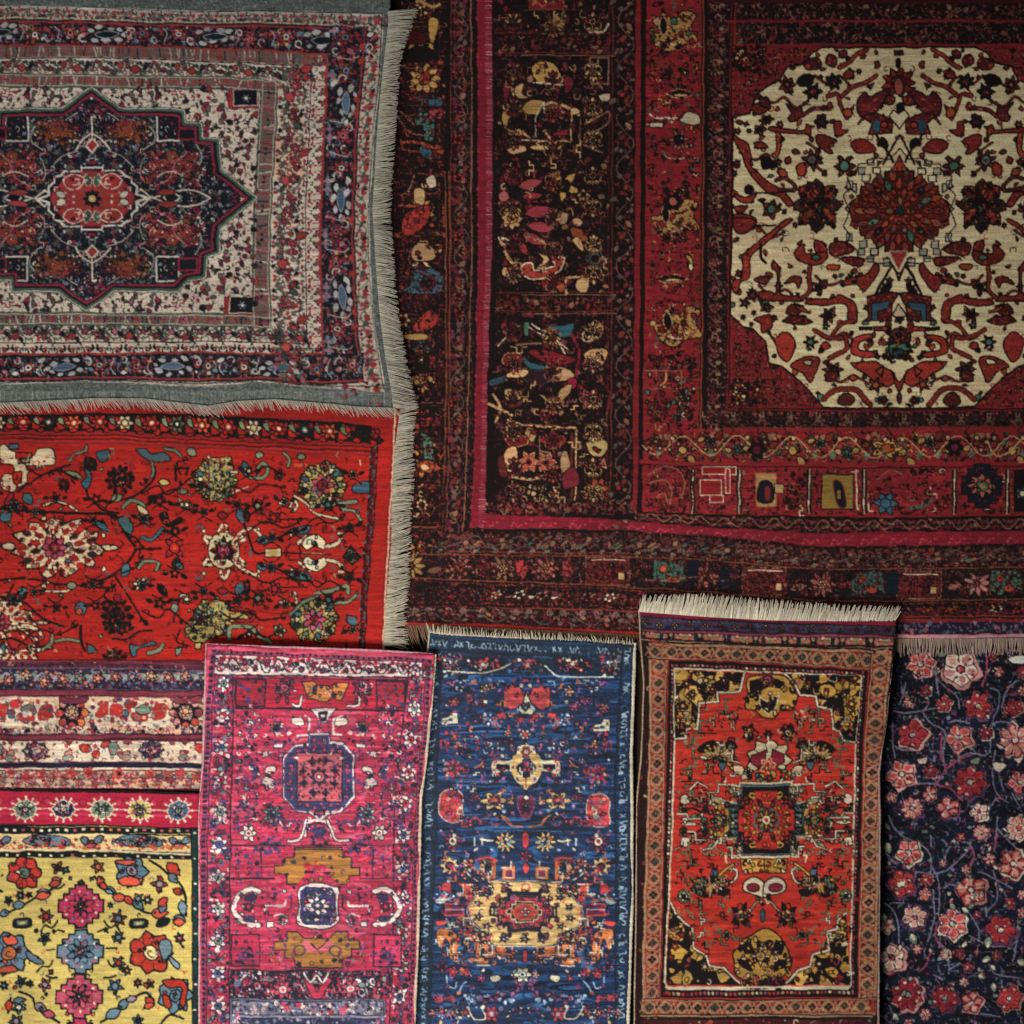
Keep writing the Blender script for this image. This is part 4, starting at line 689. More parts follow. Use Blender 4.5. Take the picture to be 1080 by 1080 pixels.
    for bx in ([400, -70, 470, 640], [521, -70, 644, 530], [681, -70, 738, 540], [681, 490, 1180, 542]):
        s.fil(bx, 'romMbtpnvgP', ['k', 'K', 'O', 'm'], 3.0, .06, .7, seed=40); s.fil(bx, ['#8a2a22', '#8a3428', '#7a2a30', '#9a3a24', '#8a2424', '#7a3034', '#8a1c30', '#2c4a56'], ['k', 'K', 'O', 'm', 'o'], 2.6, .16, .5, seed=41)
    s.frame(); s.fil([521, -70, 644, 530], 'Yyw', ['k', 'O', 'r', 'K'], 3.2, .08, .75, seed=31)
    s.fil([681, -70, 738, 540], 'yYw', ['k', 'r', 'O', 'm'], 3.0, .1, .65, seed=32)
    s.fil([400, -70, 470, 640], 'yYb', ['k', 'O', 'm'], 2.4, .12, .6, seed=33)
    s.frame()
    for y0, y1 in ((-66, 28), (60, 300), (334, 522)):
        st = s.rg.getstate(); n = int((y1 - y0) / 5)
        s.bits(n, (526, y0, 640, y1), ['Y', 'O', '#7c5a34', 'q', 'l', 'Y'], 2.6, 5.2, o=0, kinds='hzz'); s.bits(n // 2, (526, y0, 640, y1), ['m', 'r', 'O', 'q', '#7c5a34'], 2.2, 4.2, o='k', kinds='lj'); s.bits(n // 2, (526, y0, 640, y1), ['#8c6c40', 'l', '#7c5a34'], 3.5, 7, o=0, kinds='sss')
    for y in range(-60, 640, 62): s.bits(12, (424, y, 466, y + 52), ['O', 'Y', 'l', 'q', 'o'], 2.4, 4.6, o=0, kinds='hss'); s.l('#6a3826', 1.2, 420, y + 57, 468, y + 57); s.l('#7c5030', 1.1, 463, y + 4, 463, y + 40, 440, y + 40)
    def motif(x, y, k, c1, c2, c3, up=1):
        for _ in s.sym(x):
            s.c(c3, 1.2, x, y + 12 * k * up, x + 8 * k, y + 15 * k * up, x + 14 * k, y + 6 * k * up, x + 11 * k, y - 2 * k * up); s.hk(c3, x + 13 * k, y - 6 * k * up, 3.6 * k, 0, 4.2, 1.1)
            s.lf(c2, x + 6 * k, y + 3 * k * up, 9 * k, -8 * k * up, .26, w=.9); s.lf(c1, x + 2 * k, y + 9 * k * up, 9 * k, 5 * k * up, .24, w=.9); s.lf(c2, x + 2 * k, y - 5 * k * up, 6 * k, -9 * k * up, .24, w=.9)
        s.l(c3, 1.1, x, y + 18 * k * up, x, y - 14 * k * up); s.lf(c1, x, y - 7 * k * up, 0, -10 * k * up, .34, w=.9)
        s.fl(x, y, 7.5 * k, c1, c2, 'k', 7, o='k', div='k', depth=.16, w=1)
    s.frame()
    i = 0
    for y in (-48, -14, 22, 76, 112, 148, 184, 220, 256, 290, 348, 384, 420, 456, 492, 520):
        for x in (541, 583, 625):
            i += 1; motif(x, y + (8 if x == 583 else 0), .62, ('Y', 'r', '#8a5a40', 'Y', 'o', 'm')[i * 5 % 6], ('O', 'y', 'r', 'q', 'l')[i * 3 % 5], ('#7c5a3a', 'O', 'l')[i % 3], 1 if i % 2 else -1)
    for i, y in enumerate(range(-60, 650, 44)):
        if 90 < y < 170: continue
        s.r('k', 425, y + 3, 463, y + 38); motif(444, y + 20, .95, ('#a06030', 'Y', '#84281e', 'b', '#a06030', 'r')[i % 6], ('r', 'O', 'y', 'o')[i % 4], ('#7c5030', 'l', 'O')[i % 3], 1 if i % 2 else -1)
        s.l('#6a3826', 1.1, 422, y, 466, y); s.l('O', 1, 425, y + 3, 463, y + 3, 463, y + 39, 425, y + 39, 425, y + 3)
    # --- outer left band, 4x view of 410,0
    s.frame(410, 0, 4)
    s.bits(460, (20, -280, 238, 2400), 'OmqrKklko', 8, 18, o='k', w=.7, kinds='lhsjb'); s.bits(260, (20, -280, 238, 2400), 'KkmO', 8, 16, o=0)
    s.c('y', 3, 120, 0, 180, 30, 210, 20); s.b('y', 170,80, 210,90, 190,180, 170,160); s.b('#4a1418', 60,150, 100,130, 160,150, 150,180, 70,185); s.b('k', 60,220, 130,190, 190,230, 130,260, 60,260, o=0); s.fl(150, 330, 72, 'y', 'o', 'r', 9, depth=.15, ry=62); s.bits(14, (90, 280, 220, 400), 'oOry', 8, 16)
    s.b('b', 145,415, 215,405, 225,440, 160,445); s.b('t', 110,500, 130,445, 150,470, 190,490, 190,580, 150,590, 140,530, 115,530); s.b('b', 130,620, 160,600, 180,650, 140,660); s.r('#7a3034', 165, 455, 240, 500, o='k'); s.c('o', 3, 60, 600, 130, 600, 190, 620, 225, 645); s.l('o', 1.6, 50, 590, 60, 630, 130, 640); s.lf('o', 190, 600, 40, 50, .3); s.c('l', 1.6, 30, 490, 90, 560, 140, 570); s.c('l', 1.6, 40, 460, 110, 530)
    s.c('l', 2, 50, 820, 90, 790, 105, 740); s.b('w', 155,750, 190,735, 200,780, 170,790, o='k'); s.b('Y', 110,800, 150,800, 150,860, 110,850, o='k'); s.l('o', 2, 40, 865, 150, 870); s.b('#8a2a22', 60,910, 130,870, 180,870, 160,940, 100,990, 60,980); s.l('o', 2, 230, 860, 230, 1000); s.bits(24, (100, 1020, 220, 1090), 'yoYk', 9, 16)
    s.frame(410, 250, 4)
    s.b('Y', 95,60, 130,20, 180,40, 190,90, 110,100, o='k'); s.bits(6, (95, 20, 190, 95), 'oky', 9, 14); s.b('#2c4a56', 90,200, 110,140, 180,130, 230,180, 200,240, 60,230); s.fl(165, 195, 40, 'm', 'k', 'b', 6); s.fl(60, 350, 34, 'Y', 'r', 'k', 6); s.b('#8a2a22', 100,380, 160,310, 210,330, 190,380, 130,395); s.b('y', 70,410, 150,405, 160,430, 80,430, o='k'); s.r('k', 105, 495, 205, 575, o='O'); s.fl(135, 515, 18, 'p', 'w', '', 5); s.r('#7a1c28', 170, 500, 195, 560)
    s.bits(20, (110, 600, 215, 690), 'YyOk', 9, 15); s.r('#7a1c1c', 130, 760, 220, 800, o='k'); s.p('#3a6050', 130,820, 180,845, 190,940, 150,960, 140,890, o='k'); s.lf('o', 110, 960, 110, 15, .25, o='k'); s.lf('Y', 130, 965, 40, 10, .3, o=0)
    for v in (238, 254): s.l('#6a3826', 1.4, v, -280, v + 2, 600, v - 16, 1400)
    s.l('O', 1, 24, -280, 24, 900)
    s.frame()
    L = s.strip(V['c'], V['d'], 20, 0); s.bits(330, (0, 2, L, 18), 'OqvslvO', 1.8, 3.8, o=0, kinds='lhs'); s.vine(L, 20, 44, 's', 'mqmq', 2.8, 'qOls', 1, o=0)
    for y in (80, 115, 147, 187, 250, 312, 330, 425, 450, 476, 500): s.frame(); s.fl(483 - (y > 400) * 4, y, 6.2, s.rg.choice(['#8a2424', '#7a3034', '#82261e']), 'k', '', 5, div=0)
    s.l('l', 1.2, *V['d']); s.l('O', 1.2, *V['c'])
    # --- bands under the magenta stripe
    L = s.strip(H['d'], H['c'], 19, 0); s.r('k', 0, -2, L, 22); s.bits(760, (0, 1, L, 18), 'OqvslvOgmP', 1.8, 3.8, o=0, kinds='lhsj'); s.vine(L, 19, 46, 's', 'mRqmRq', 3.6, 'qgls', 1.1, o='k'); s.l('#6e2c26', 1.2, 0, 20, L, 20)
    L = s.strip(H['b2'], H['b'], 32, 0); s.r('k', 0, 0, L, 32); s.bits(460, (0, 2, L, 30), 'kOmqnOv', 2, 4.6, o=0)
    s.frame()
    Y0 = lambda x: float(np.interp(x, H['b2'][0::2], H['b2'][1::2]) + np.interp(x, H['b'][0::2], H['b'][1::2])) / 2
    for x, c, c2 in ((434, 'y', 'm'), (482, 'p', 'o'), (530, 'l', 'c'), (574, 'p', 'y'), (743, 'p', 'o'), (866, 'p', 'c'), (1030, 'P', 'l')):
        y = Y0(x); n = 9
        for i in range(n): s.lf(c, x + 2 * math.cos(i * .7), y + 2 * math.sin(i * .7), 14 * math.cos(i * .7), 13 * math.sin(i * .7), .2, o='k', w=.8)
        s.fl(x, y, 5, c2, 'o', '', 6, div=0); s.lf('l', x - 34, y + 5, 20, -4, .2); s.lf('q', x + 16, y + 3, 22, -5, .2)
    for x in (510, 550, 598, 764, 820, 1052): s.b(s.rg.choice(['#8a2a30', 'n', 'm', 'y']), x - 5, Y0(x) - 10, x + 5, Y0(x) - 8, x + 6, Y0(x) + 4, x, Y0(x) + 11, x - 6, Y0(x) + 5)
    for x in (641, 807, 970, 1125): y = Y0(x); s.r('#4a1a1c', x - 24, y - 14, x + 22, y + 15, o='l', w=1.3); s.r('r', x - 16, y - 8, x + 14, y + 12, o='O', w=1.4); s.bits(12, (x - 14, y - 7, x + 12, y + 10), 'mOR', 2, 4); s.r('Y', x + 10, y + 2, x + 17, y + 10, o='k'); s.l('w', 1.1, x - 18, y - 11, x + 18, y - 11)
    for x in (703, 913, 1058): y = Y0(x); s.p('t', x - 14,y - 13, x + 18,y - 14, x + 20,y + 8, x + 5,y + 4, x - 4,y + 14, x - 16,y + 6, o='k'); s.e('#9a3a24', x - 4, y - 5, 4); s.e('o', x + 6, y + 6, 6, 4); s.r('n', x + 22, y - 14, x + 34, y + 10)
    s.c('l', 1.4, 660, 603, 690, 612, 730, 608, 760, 612, 790, 604); s.l('#6a3826', 1.3, *H['b']); s.l('#6a3826', 1.1, *(np.array(H['b2']) + np.tile([0, 0], 6)))
    L = s.strip(H['a2'], H['a'], 20, 0); s.r('k', 0, 0, L, 20); s.bits(420, (0, 1, L, 19), 'kOmqnlrv', 1.8, 4, o=0)
    t = 12
    while t < L: s.fl(t, 10, 7, s.rg.choice(['#9a3422', 'y', 'P', 'l', 'R', 'w', 'b']), s.rg.choice('kmo'), '', 5, div=0, ry=6); s.lf(s.rg.choice('lwpm'), t + 10, 13, 10, -5, .3); s.lf(s.rg.choice('kOq'), t + 8, 6, 10, 4, .3); t += 24
    L = s.strip(H['z'], H['y'], 18, 0); s.r('k', 0, 0, L, 18); s.bits(520, (0, 1, L, 17), 'OqvslvmP', 1.8, 4, o=0, kinds='lhs'); s.vine(L, 18, 50, 's', 'mRqmRM', 4, 'qsls', 1.1, o='k')
    for k in ('a', 'a2', 'z'): s.frame(); s.l('#6a2822', 1.5, *H[k])
    s.frame(); s.p('#7c1c18', 395,654, 470,656, 560,659, 640,664, 700,668, 700,680, 395,670, o='k')
    s.p('#1c1a2a', 900,655, 1180,654, 1180,669, 900,669, o='#6a1824', w=2.2); s.bits(150, (905, 657, 1180, 667), ['#544458', '#6a5464', '#74404c', '#34344a', '#44505c'], 1.6, 3.4, o=0); s.p('#a8787a', 900,669, 1180,668, 1180,679, 900,679, o=0)
    s.fil([400, -70, 470, 640], 'k', ['O', 'm', '#3a2018', 'q', 'r', 'K', 'm', '#6a3022'], 3.8, .05, .72, seed=13)
    s.fil([474, -70, 498, 590], 'k', 'OqsmO', 2.4, .1, .6, seed=14); s.fil([400, 560, 1180, 600], 'k', 'OqslmvO', 2.6, .1, .55, seed=15); s.fil([400, 585, 1180, 668], 'kn', ['O', 'm', 'q', 'r', 'K', 'o', 'l', '#2c3a40'], 3.2, .09, .6, seed=16)
    s.frame()
    for bx in ([400, -70, 470, 640], [400, 584, 1180, 640]): s.fil(bx, 'tbMpR', ['k', 'O', 'K', 'm'], 2.4, .2, .5, seed=50, tol=.14); s.fil(bx, ['#8a2a22', '#8a3428', '#9a3a24', 'r', '#7a1c1c', '#7a1c28'], ['k', 'K', 'O', 'm', 'o'], 2.4, .16, .55, seed=51, tol=.14)
    L = s.strip(V['e'], V['f'], 18, 0); t = 0
    while t < L: s.l(s.rg.choice(['#8e5058', '#84404a', '#9a6a70', '#7a2c38']), .7, t, 10 + s.rg.random() * 2, t, 17.5); t += s.rg.uniform(1.6, 2.8)  # pale ticks: stitched highlights painted into the stripe's right half
    return s.finish(warp=.5, streak=.1, grain=.08)
# ---------------------------------------------------------------- faded rug of cream and violet bands
def paint_banded():
    s = Cloth(-90, 670, 260, 850, 'M', dict(k='#1a1620', M='#4a2430', n='#2a2438', c='#b89e84', C='#b0947c', r='#9c2a26', R='#a83c30', o='#b8603c', p='#b07a6c', g='#6a7468', b='#56607a', v='#3c2a48', w='#c0ae96', m='#6a2834', t='#3a4656', y='#c09a60'), 21)
    s.frame(0, 660, 4.5); s.ow = .9
    s.bits(700, (-400, 120, 1150, 330), 'mvnMkmp', 7, 14, o=0, kinds='sl'); s.l('#6a2a3a', 2, -400, 165, 400, 165, 1150, 190)
    s.p('n', -400,198, 400,198, 1150,215, 1150,305, 400,300, -400,295, o='#5a4a5a', w=1.2); s.fil([-400, 190, 1150, 310], 'n', ['v', 'k', 'M', 'b', '#4a4a6a'], 3, .12, .5, .1, 'k')
    t = -380; i = 0
    while t < 1150:
        c = ('o', 'p', 'g', 'o', 'p', 'b', 'y')[i % 7]; i += 1
        s.fl(t, 245 + s.rg.uniform(-12, 12), 28, 'o' if i % 3 == 0 else c, 'p', '', 5, o='k', div=0); s.lf('g', t + 25, 225, 50, 35, .2, o=0); s.c('#8a8490', 1.6, t + 40, 260, t + 70, 220, t + 100, 240); s.bits(7, (t + 20, 205, t + 110, 295), 'pobvgr', 6, 12, o=0); t += 84
    s.p('m', -400,296, 400,302, 1150,308, 1150,335, 400,328, -400,326, o='k')
    # red and cream flower band
    s.p('c', -400,328, 400,330, 1150,338, 1150,515, 400,512, -400,510, o='M', w=2)
    for x in (-200, 60, 600, 1150):
        s.b('w', x-170,380, x-60,350, x,340, x+100,360, x+190,360, x+200,470, x+60,500, x-80,470, x-180,470, o='p')
        for q in ((x-130,380, x-90,360, x-100,420, x-150,430), (x-70,370, x-20,380, x-40,430, x-80,420), (x+20,420, x+80,400, x+100,440, x+40,450), (x+130,380, x+180,370, x+180,430, x+120,440), (x-10,360, x+30,350, x+40,380, x,390)): s.b('r', *q, o='m')
        s.b('g', x+40,390, x+90,370, x+110,410, x+60,415, o='k'); s.b('t', x-20,400, x+10,400, x+5,430, x-20,430, o='k'); s.bits(30, (x - 180, 345, x + 200, 500), 'rRgpmtw', 8, 18, o=0)
    for x in (-320, 340, 880):
        s.fl(x, 410, 82, 'k', 'p', 'y', 8, div=0, depth=.12); 
        for a in range(8): s.e(s.rg.choice('pRo'), x + 62 * math.cos(a * .785), 412 + 62 * math.sin(a * .785), 19, 19, o='k')
        s.fl(x, 405, 34, 'C', 'y', 'o', 6); s.b('m', x-60,330, x,345, x+70,330, x+60,365, x-50,365); s.r('C', x - 20, 475, x + 18, 505, o='m')
    s.bits(160, (-400, 335, 1150, 508), 'rpgmRtvo', 7, 16, o='m', w=.7)
    s.bits(120, (-400, 475, 1150, 515), 'mvkpg', 9, 18, o=0)
    s.p('m', -400,512, 1150,516, 1150,540, -400,535, o='k')
    # cream band of lozenge blossoms
    s.p('w', -400,536, 1150,548, 1150,652, 400,645, -400,642, o='M', w=1.4)
    for i, x in enumerate(range(-460, 1200, 274)):
        if i % 2 == 0: s.fl(x + 80, 590, 62, 'v', 'p', 'b', 8, ry=48, depth=.1); s.bits(12, (x + 30, 552, x + 130, 628), 'bprwt', 8, 14, o='k')
        else: s.lf('r', x + 70, 590, -60, -25, .35); s.lf('r', x + 80, 590, 20, 40, .4); s.lf('R', x + 110, 575, 50, -25, .3); s.b('g', x+150,560, x+190,560, x+200,600, x+160,610); s.b('p', x+190,590, x+215,590, x+205,625)
        s.p('m', x - 60,536, x - 10,536, x - 35,566, o='k'); s.e('g', x - 40, 625, 26, 15, o='m'); s.lf('p', x + 220, 620, 30, -30, .4)
    s.bits(130, (-400, 545, 1150, 640), 'rpgmCRb', 6, 12, o='m', w=.6)
    s.p('#1c2038', -400,648, 400,650, 1150,655, 1150,674, 400,668, -400,666, o='k'); s.p('w', -400,668, 1150,674, 1150,684, -400,678, o=0)
    s.p('C', -400,682, 1150,690, 1150,775, 400,768, -400,765, o='m')
    for x in range(-400, 1200, 74): s.fl(x + s.rg.uniform(-9, 9), 700 + s.rg.uniform(-8, 20), 32, s.rg.choice('RpoR'), 'r', '', 5, o='m', div=0); s.lf(s.rg.choice('gtg'), x + 25, 720, 40, -15, .3, o='k'); s.fl(x + 36, 745, 24, s.rg.choice('poCR'), 'g', '', 5, o='m', div=0)
    s.bits(200, (-400, 688, 1150, 765), 'rpgmtko', 6, 12, o=0); s.l('m', 1, -400, 716, 1150, 722)
    s.p('#3a1420', -400,764, 400,768, 1150,778, 1150,900, -400,900, o=0)  # dark strip: shadow line above the crimson border, painted in
    return s.finish(warp=.6, streak=.14, grain=.1, wear=.32, wc=(.66, .58, .56))
# ---------------------------------------------------------------- yellow rug with a crimson border
def paint_yellow():
    s = Cloth(-90, 815, 260, 1180, 'y', dict(k='#141a1c', y='#b8a45c', Y='#c6b066', c='#c6ad7c', r='#a03024', R='#b04838', o='#b86038', p='#a84456', P='#9c2c4c', b='#566c7c', B='#3c5068', g='#607060', G='#1c3434', m='#7c1c2c', C='#9c1c36', D='#b03048', w='#cdc0a4', n='#28304a', v='#8a7480'), 22)
    s.frame(0, 660, 4.5); s.ow = 1.2
    s.p('#2c1018', -400,600, 1150,600, 1150,800, -400,800, o=0)
    s.p('C', -400,775, 400,785, 1150,795, 1150,960, 400,945, -400,945, o='k', w=1.5)
    s.bits(60, (-400, 800, 1150, 850), 'mCmD', 9, 16, o=0, kinds='hb')
    for i in range(28): s.e('D', -390 + i * 56, 828 + i * .5, 18, 16, o='m')
    s.l('w', 1.1, -400, 862, 1150, 872); s.l('D', 3, -400, 885, 1150, 900)  # lighter lines paint in the highlight along the border's middle
    cs = ['g', 'n', 'g', 'y', 'B']
    for i in range(-3, 8):
        x = 118 + i * 182; y = 868 + i * .8; c = cs[i % 5]
        for a in range(12): s.l('w', 1.6, x + 50 * math.cos(a * .524), y + 44 * math.sin(a * .524), x + 72 * math.cos(a * .524), y + 62 * math.sin(a * .524)); s.e('w', x + 68 * math.cos(a * .524), y + 58 * math.sin(a * .524), 6, o=0)
        s.fl(x, y, 56, c, 'w', 'r', 8, o='w', ry=48, depth=.08, div='k'); s.fl(x, y, 30, 'v' if i % 2 else 'B', 'w', 'k', 6, div='k'); s.bits(8, (x - 36, y - 36, x + 36, y + 36), 'wgpk', 6, 10, o=0)
    s.p('k', -400,948, 400,952, 1150,962, 1150,982, 400,980, -400,978, o=0)
    for i in range(38): s.r(s.rg.choice(['w', 'p', 'w', 'o']), -390 + i * 41, 960, -374 + i * 41, 972)
    s.p('c', -400,982, 400,982, 905,990, 912,1076, 400,1062, -400,1060, o='k', w=1.4)
    for x in (-220, 215, 650): s.b('b', x-110,1020, x-50,990, x+30,992, x+100,1005, x+115,1040, x+40,1045, x-60,1045, o='k'); s.bits(16, (x - 80, 998, x + 90, 1042), 'vBgkp', 8, 16, o='k'); 
    for x in (-10, 430, 850): s.lf('b', x - 50, 1005, 50, 25, .3); s.lf('b', x + 60, 1000, -50, 30, .3); s.fl(x, 1030, 18, 'b', 'w', '', 5); s.lf('p', x - 30, 1040, 60, 0, .2)
    s.bits(90, (-400, 1000, 900, 1060), 'rRpbro', 6, 12, o='k', w=.6); s.bits(90, (-400, 1038, 900, 1058), 'rRo', 7, 13, o=0)
    s.frame(0, 860, 4.5)
    s.l('w', 1.4, -400, 158, 400, 162, 930, 182); s.p('k', -400,166, 400,170, 930,186, 930,206, 400,198, -400,195, o=0)
    for i in range(26): s.r(s.rg.choice(['w', 'p', 'w']), -390 + i * 52, 178 + max(0, i - 8) * .8, -378 + i * 52, 188 + max(0, i - 8) * .8)
    # dark green edge on the right
    s.p('G', 908,60, 945,60, 948,1500, 918,1500, 912,600, o='k', w=1.5); s.r('G', 945, 60, 1160, 1500)
    for y in range(75, 1450, 120): s.r('w', 918, y, 932, y + 8)
    s.ow = 1.5
    def ros(x, y, k, c1, c2, c3, c4='k'):
        Q = [0,112, 30,112, 30,92, 62,90, 62,64, 92,62, 94,34, 118,32, 118,0]
        s.st(c1, x, y, *[v * k for v in Q], o='k', w=1.8)
        for i in range(8): s.lf(c2, x + 28 * k * math.cos(i * .785 + .39), y + 28 * k * math.sin(i * .785 + .39), 48 * k * math.cos(i * .785 + .39), 42 * k * math.sin(i * .785 + .39), .34, o='k', w=.9)
        for i in range(24):
            a = i * .2618 + .13; s.lf([c2, 'w', c3, 'v'][i % 4], x + 78 * k * math.cos(a), y + 70 * k * math.sin(a), 20 * k * math.cos(a + .5), 18 * k * math.sin(a + .5), .3, o=0)
        for i in range(8): s.l('k', 1.6, x + 12 * k * math.cos(i * .785), y + 12 * k * math.sin(i * .785), x + 50 * k * math.cos(i * .785), y + 48 * k * math.sin(i * .785))
        s.fl(x, y, 24 * k, c3, c4, 'w', 6, div=0); s.bits(int(14 * k), (x - 90 * k, y - 80 * k, x + 90 * k, y + 80 * k), [c1, c2, c3], 7 * k, 12 * k, o=0)
    ros(380, 430, .9, 'P', 'P', 'R'); ros(380, 645, .92, 'b', 'b', 'p'); ros(375, 858, .92, 'p', 'p', 'P'); ros(380, 1070, .98, 'P', 'P', 'R'); ros(380, 1290, 1.06, 'b', 'b', 'p')
    s.l('k', 1.6, 220, 635, 260, 635); s.l('k', 1.6, 500, 630, 555, 630); s.fl(380, 320, 16, 'b', 'g', '', 4)
    def red(x, y, k, c='r', c2='g'):
        s.fl(x, y, 92 * k, c, '', '', 7, o='k', depth=.12, div='k', w=1.8); s.bits(8, (x - 60 * k, y - 60 * k, x + 60 * k, y + 60 * k), ['R', 'm', c], 9, 17, o='k', w=.9); s.e(c2, x, y, 30 * k, 30 * k); s.hk('k', x, y, 18 * k, 1, 4, 1.2)
    red(112, 270, .92); s.b('w', 65,270, 90,262, 95,280); red(712, 650, 1.18, 'r', 'c'); s.b('b', 755,600, 800,590, 815,650, 770,680, o='k'); s.b('b', 800,660, 850,700, 845,725, 820,710); red(40, 650, 1.15, 'b', 'o'); s.b('R', 10,575, 60,565, 80,600, 30,610); s.b('R', 0,720, 60,710, 80,740, 0,745); s.b('b', 120,640, 160,660, 205,695, 180,705, 130,680)
    red(620, 262, .86, 'b', 'v'); s.b('R', 560,300, 610,290, 670,300, 650,330, 580,330); s.b('R', 545,220, 600,208, 650,215, 600,235)
    red(830, 850, .95, 'b', 'b'); s.b('r', 770,780, 850,775, 885,810, 880,900, 850,905, 860,820, 790,810); s.b('r', 770,850, 800,860, 810,900, 780,905); red(100, 1080, .9); red(700, 1090, 1.1, 'r', 'c'); red(-200, 430, 1, 'P', 'R'); red(-200, 860, 1, 'p', 'P'); red(-240, 650, .9, 'b', 'p'); red(620, 1300, .9, 'b', 'v')
    # stems with blue and red leaves
    for q in ((-20,480, 60,450, 130,410, 180,380, 240,350, 290,300), (440,290, 480,330, 520,365, 600,395, 640,430, 700,460, 780,460), (710,210, 760,240, 800,280, 850,320, 880,390, 880,470), (480,980, 560,930, 620,870, 690,840, 730,880), (90,830, 150,860, 170,910, 230,950, 280,980), (50,860, 40,930), (760,990, 800,940, 870,960)): s.c('k', 2.4, *q)
    for (x, y, dx, dy, c) in ((240,300,45,10,'p'), (225,330,60,-10,'R'), (170,360,65,10,'b'), (165,385,70,-10,'R'), (60,430,60,-10,'b'), (-5,470,50,-15,'b'), (460,290,30,50,'R'), (490,345,60,15,'b'), (530,385,70,5,'R'), (590,380,40,40,'r'), (630,400,50,45,'b'), (715,465,80,-5,'R'), (760,460,20,-60,'b'), (750,430,40,-45,'r'), (790,220,60,60,'r'), (800,270,40,50,'b'), (820,350,50,20,'r'), (860,400,10,70,'b'), (820,480,60,10,'b'), (815,505,65,-5,'R'),
        (500,960,70,-40,'b'), (560,920,50,-50,'b'), (600,880,50,-20,'v'), (690,860,40,40,'r'), (680,905,50,-10,'R'), (160,890,60,30,'v'), (200,930,60,20,'p'), (60,880,60,-10,'b'), (70,910,50,-15,'w'), (40,870,5,55,'r'), (470,380-60,40,30,'r'), (640,250-20,10,10,'b')): s.lf(c, x, y, dx, dy, .32)
    for (x, y, c, c2, r) in ((755,325,'r','v',44), (215,480,'R','r',36), (560,490,'m','b',38), (270,245,'r','k',34), (460,245,'R','o',36), (310,260,'k','b',22), (40,405,'b','k',24), (95,380,'G','b',24), (135,375,'v','k',16), (700,400,'r','w',24), (655,395,'g','b',30), (210,580,'b','k',32), (560,578,'B','b',32), (850,580,'B','p',28), (520,425,'k','b',15), (210,800,'p','v',34), (545,812,'B','b',40), (140,795,'r','k',18), (100,785,'b','k',28), (650,795,'k','r',22), (705,800,'v','k',26), (560,700,'b','r',34), (595,735,'w','o',24), (90,905,'b','w',34), (80,970,'B','v',36), (240,745,'r','o',16), (170,545,'r','',9), (250,545,'o','',8), (500,540,'r','',12), (650,970,'b','k',30), (20,800,'r','b',22), (-60,500,'b','r',30), (-100,300,'r','b',40), (-90,760,'b','r',30)):
        s.fl(x, y, r, c, c2, '', s.rg.choice((4, 5, 6)), o='k', div=0, depth=.3, rot=s.rg.random())
    for (x, y) in ((105, 508), (655, 508)): s.b('k', x-42,y-18, x,y-24, x+42,y-18, x+44,y+16, x,y+26, x-42,y+20, o=0); s.r('g', x - 26, y - 10, x + 26, y + 10, o=0); s.r('y', x - 12, y - 4, x + 14, y + 5)
    s.b('k', 740,520, 760,485, 800,490, 790,515, 765,525); 
    for _ in s.sym(380):
        s.bits(80, (-380, 215, 380, 1400), ['k', 'r', 'b', 'R', 'k'], 6, 13, o='k', kinds='lhfs', w=1)
        s.bits(60, (-380, 215, 380, 1400), ['k', 'r', 'B'], 6, 14, o=0, kinds='hs')
        for q in ((300,330, 270,350, 240,345, 215,370), (270,500, 240,530, 210,520, 190,550), (250,690, 230,720, 200,715, 170,740), (270,770, 240,770, 215,760), (300,550, 270,540, 250,555)): s.c('k', 2.0, *q)
    return s.finish(warp=.4, streak=.07)
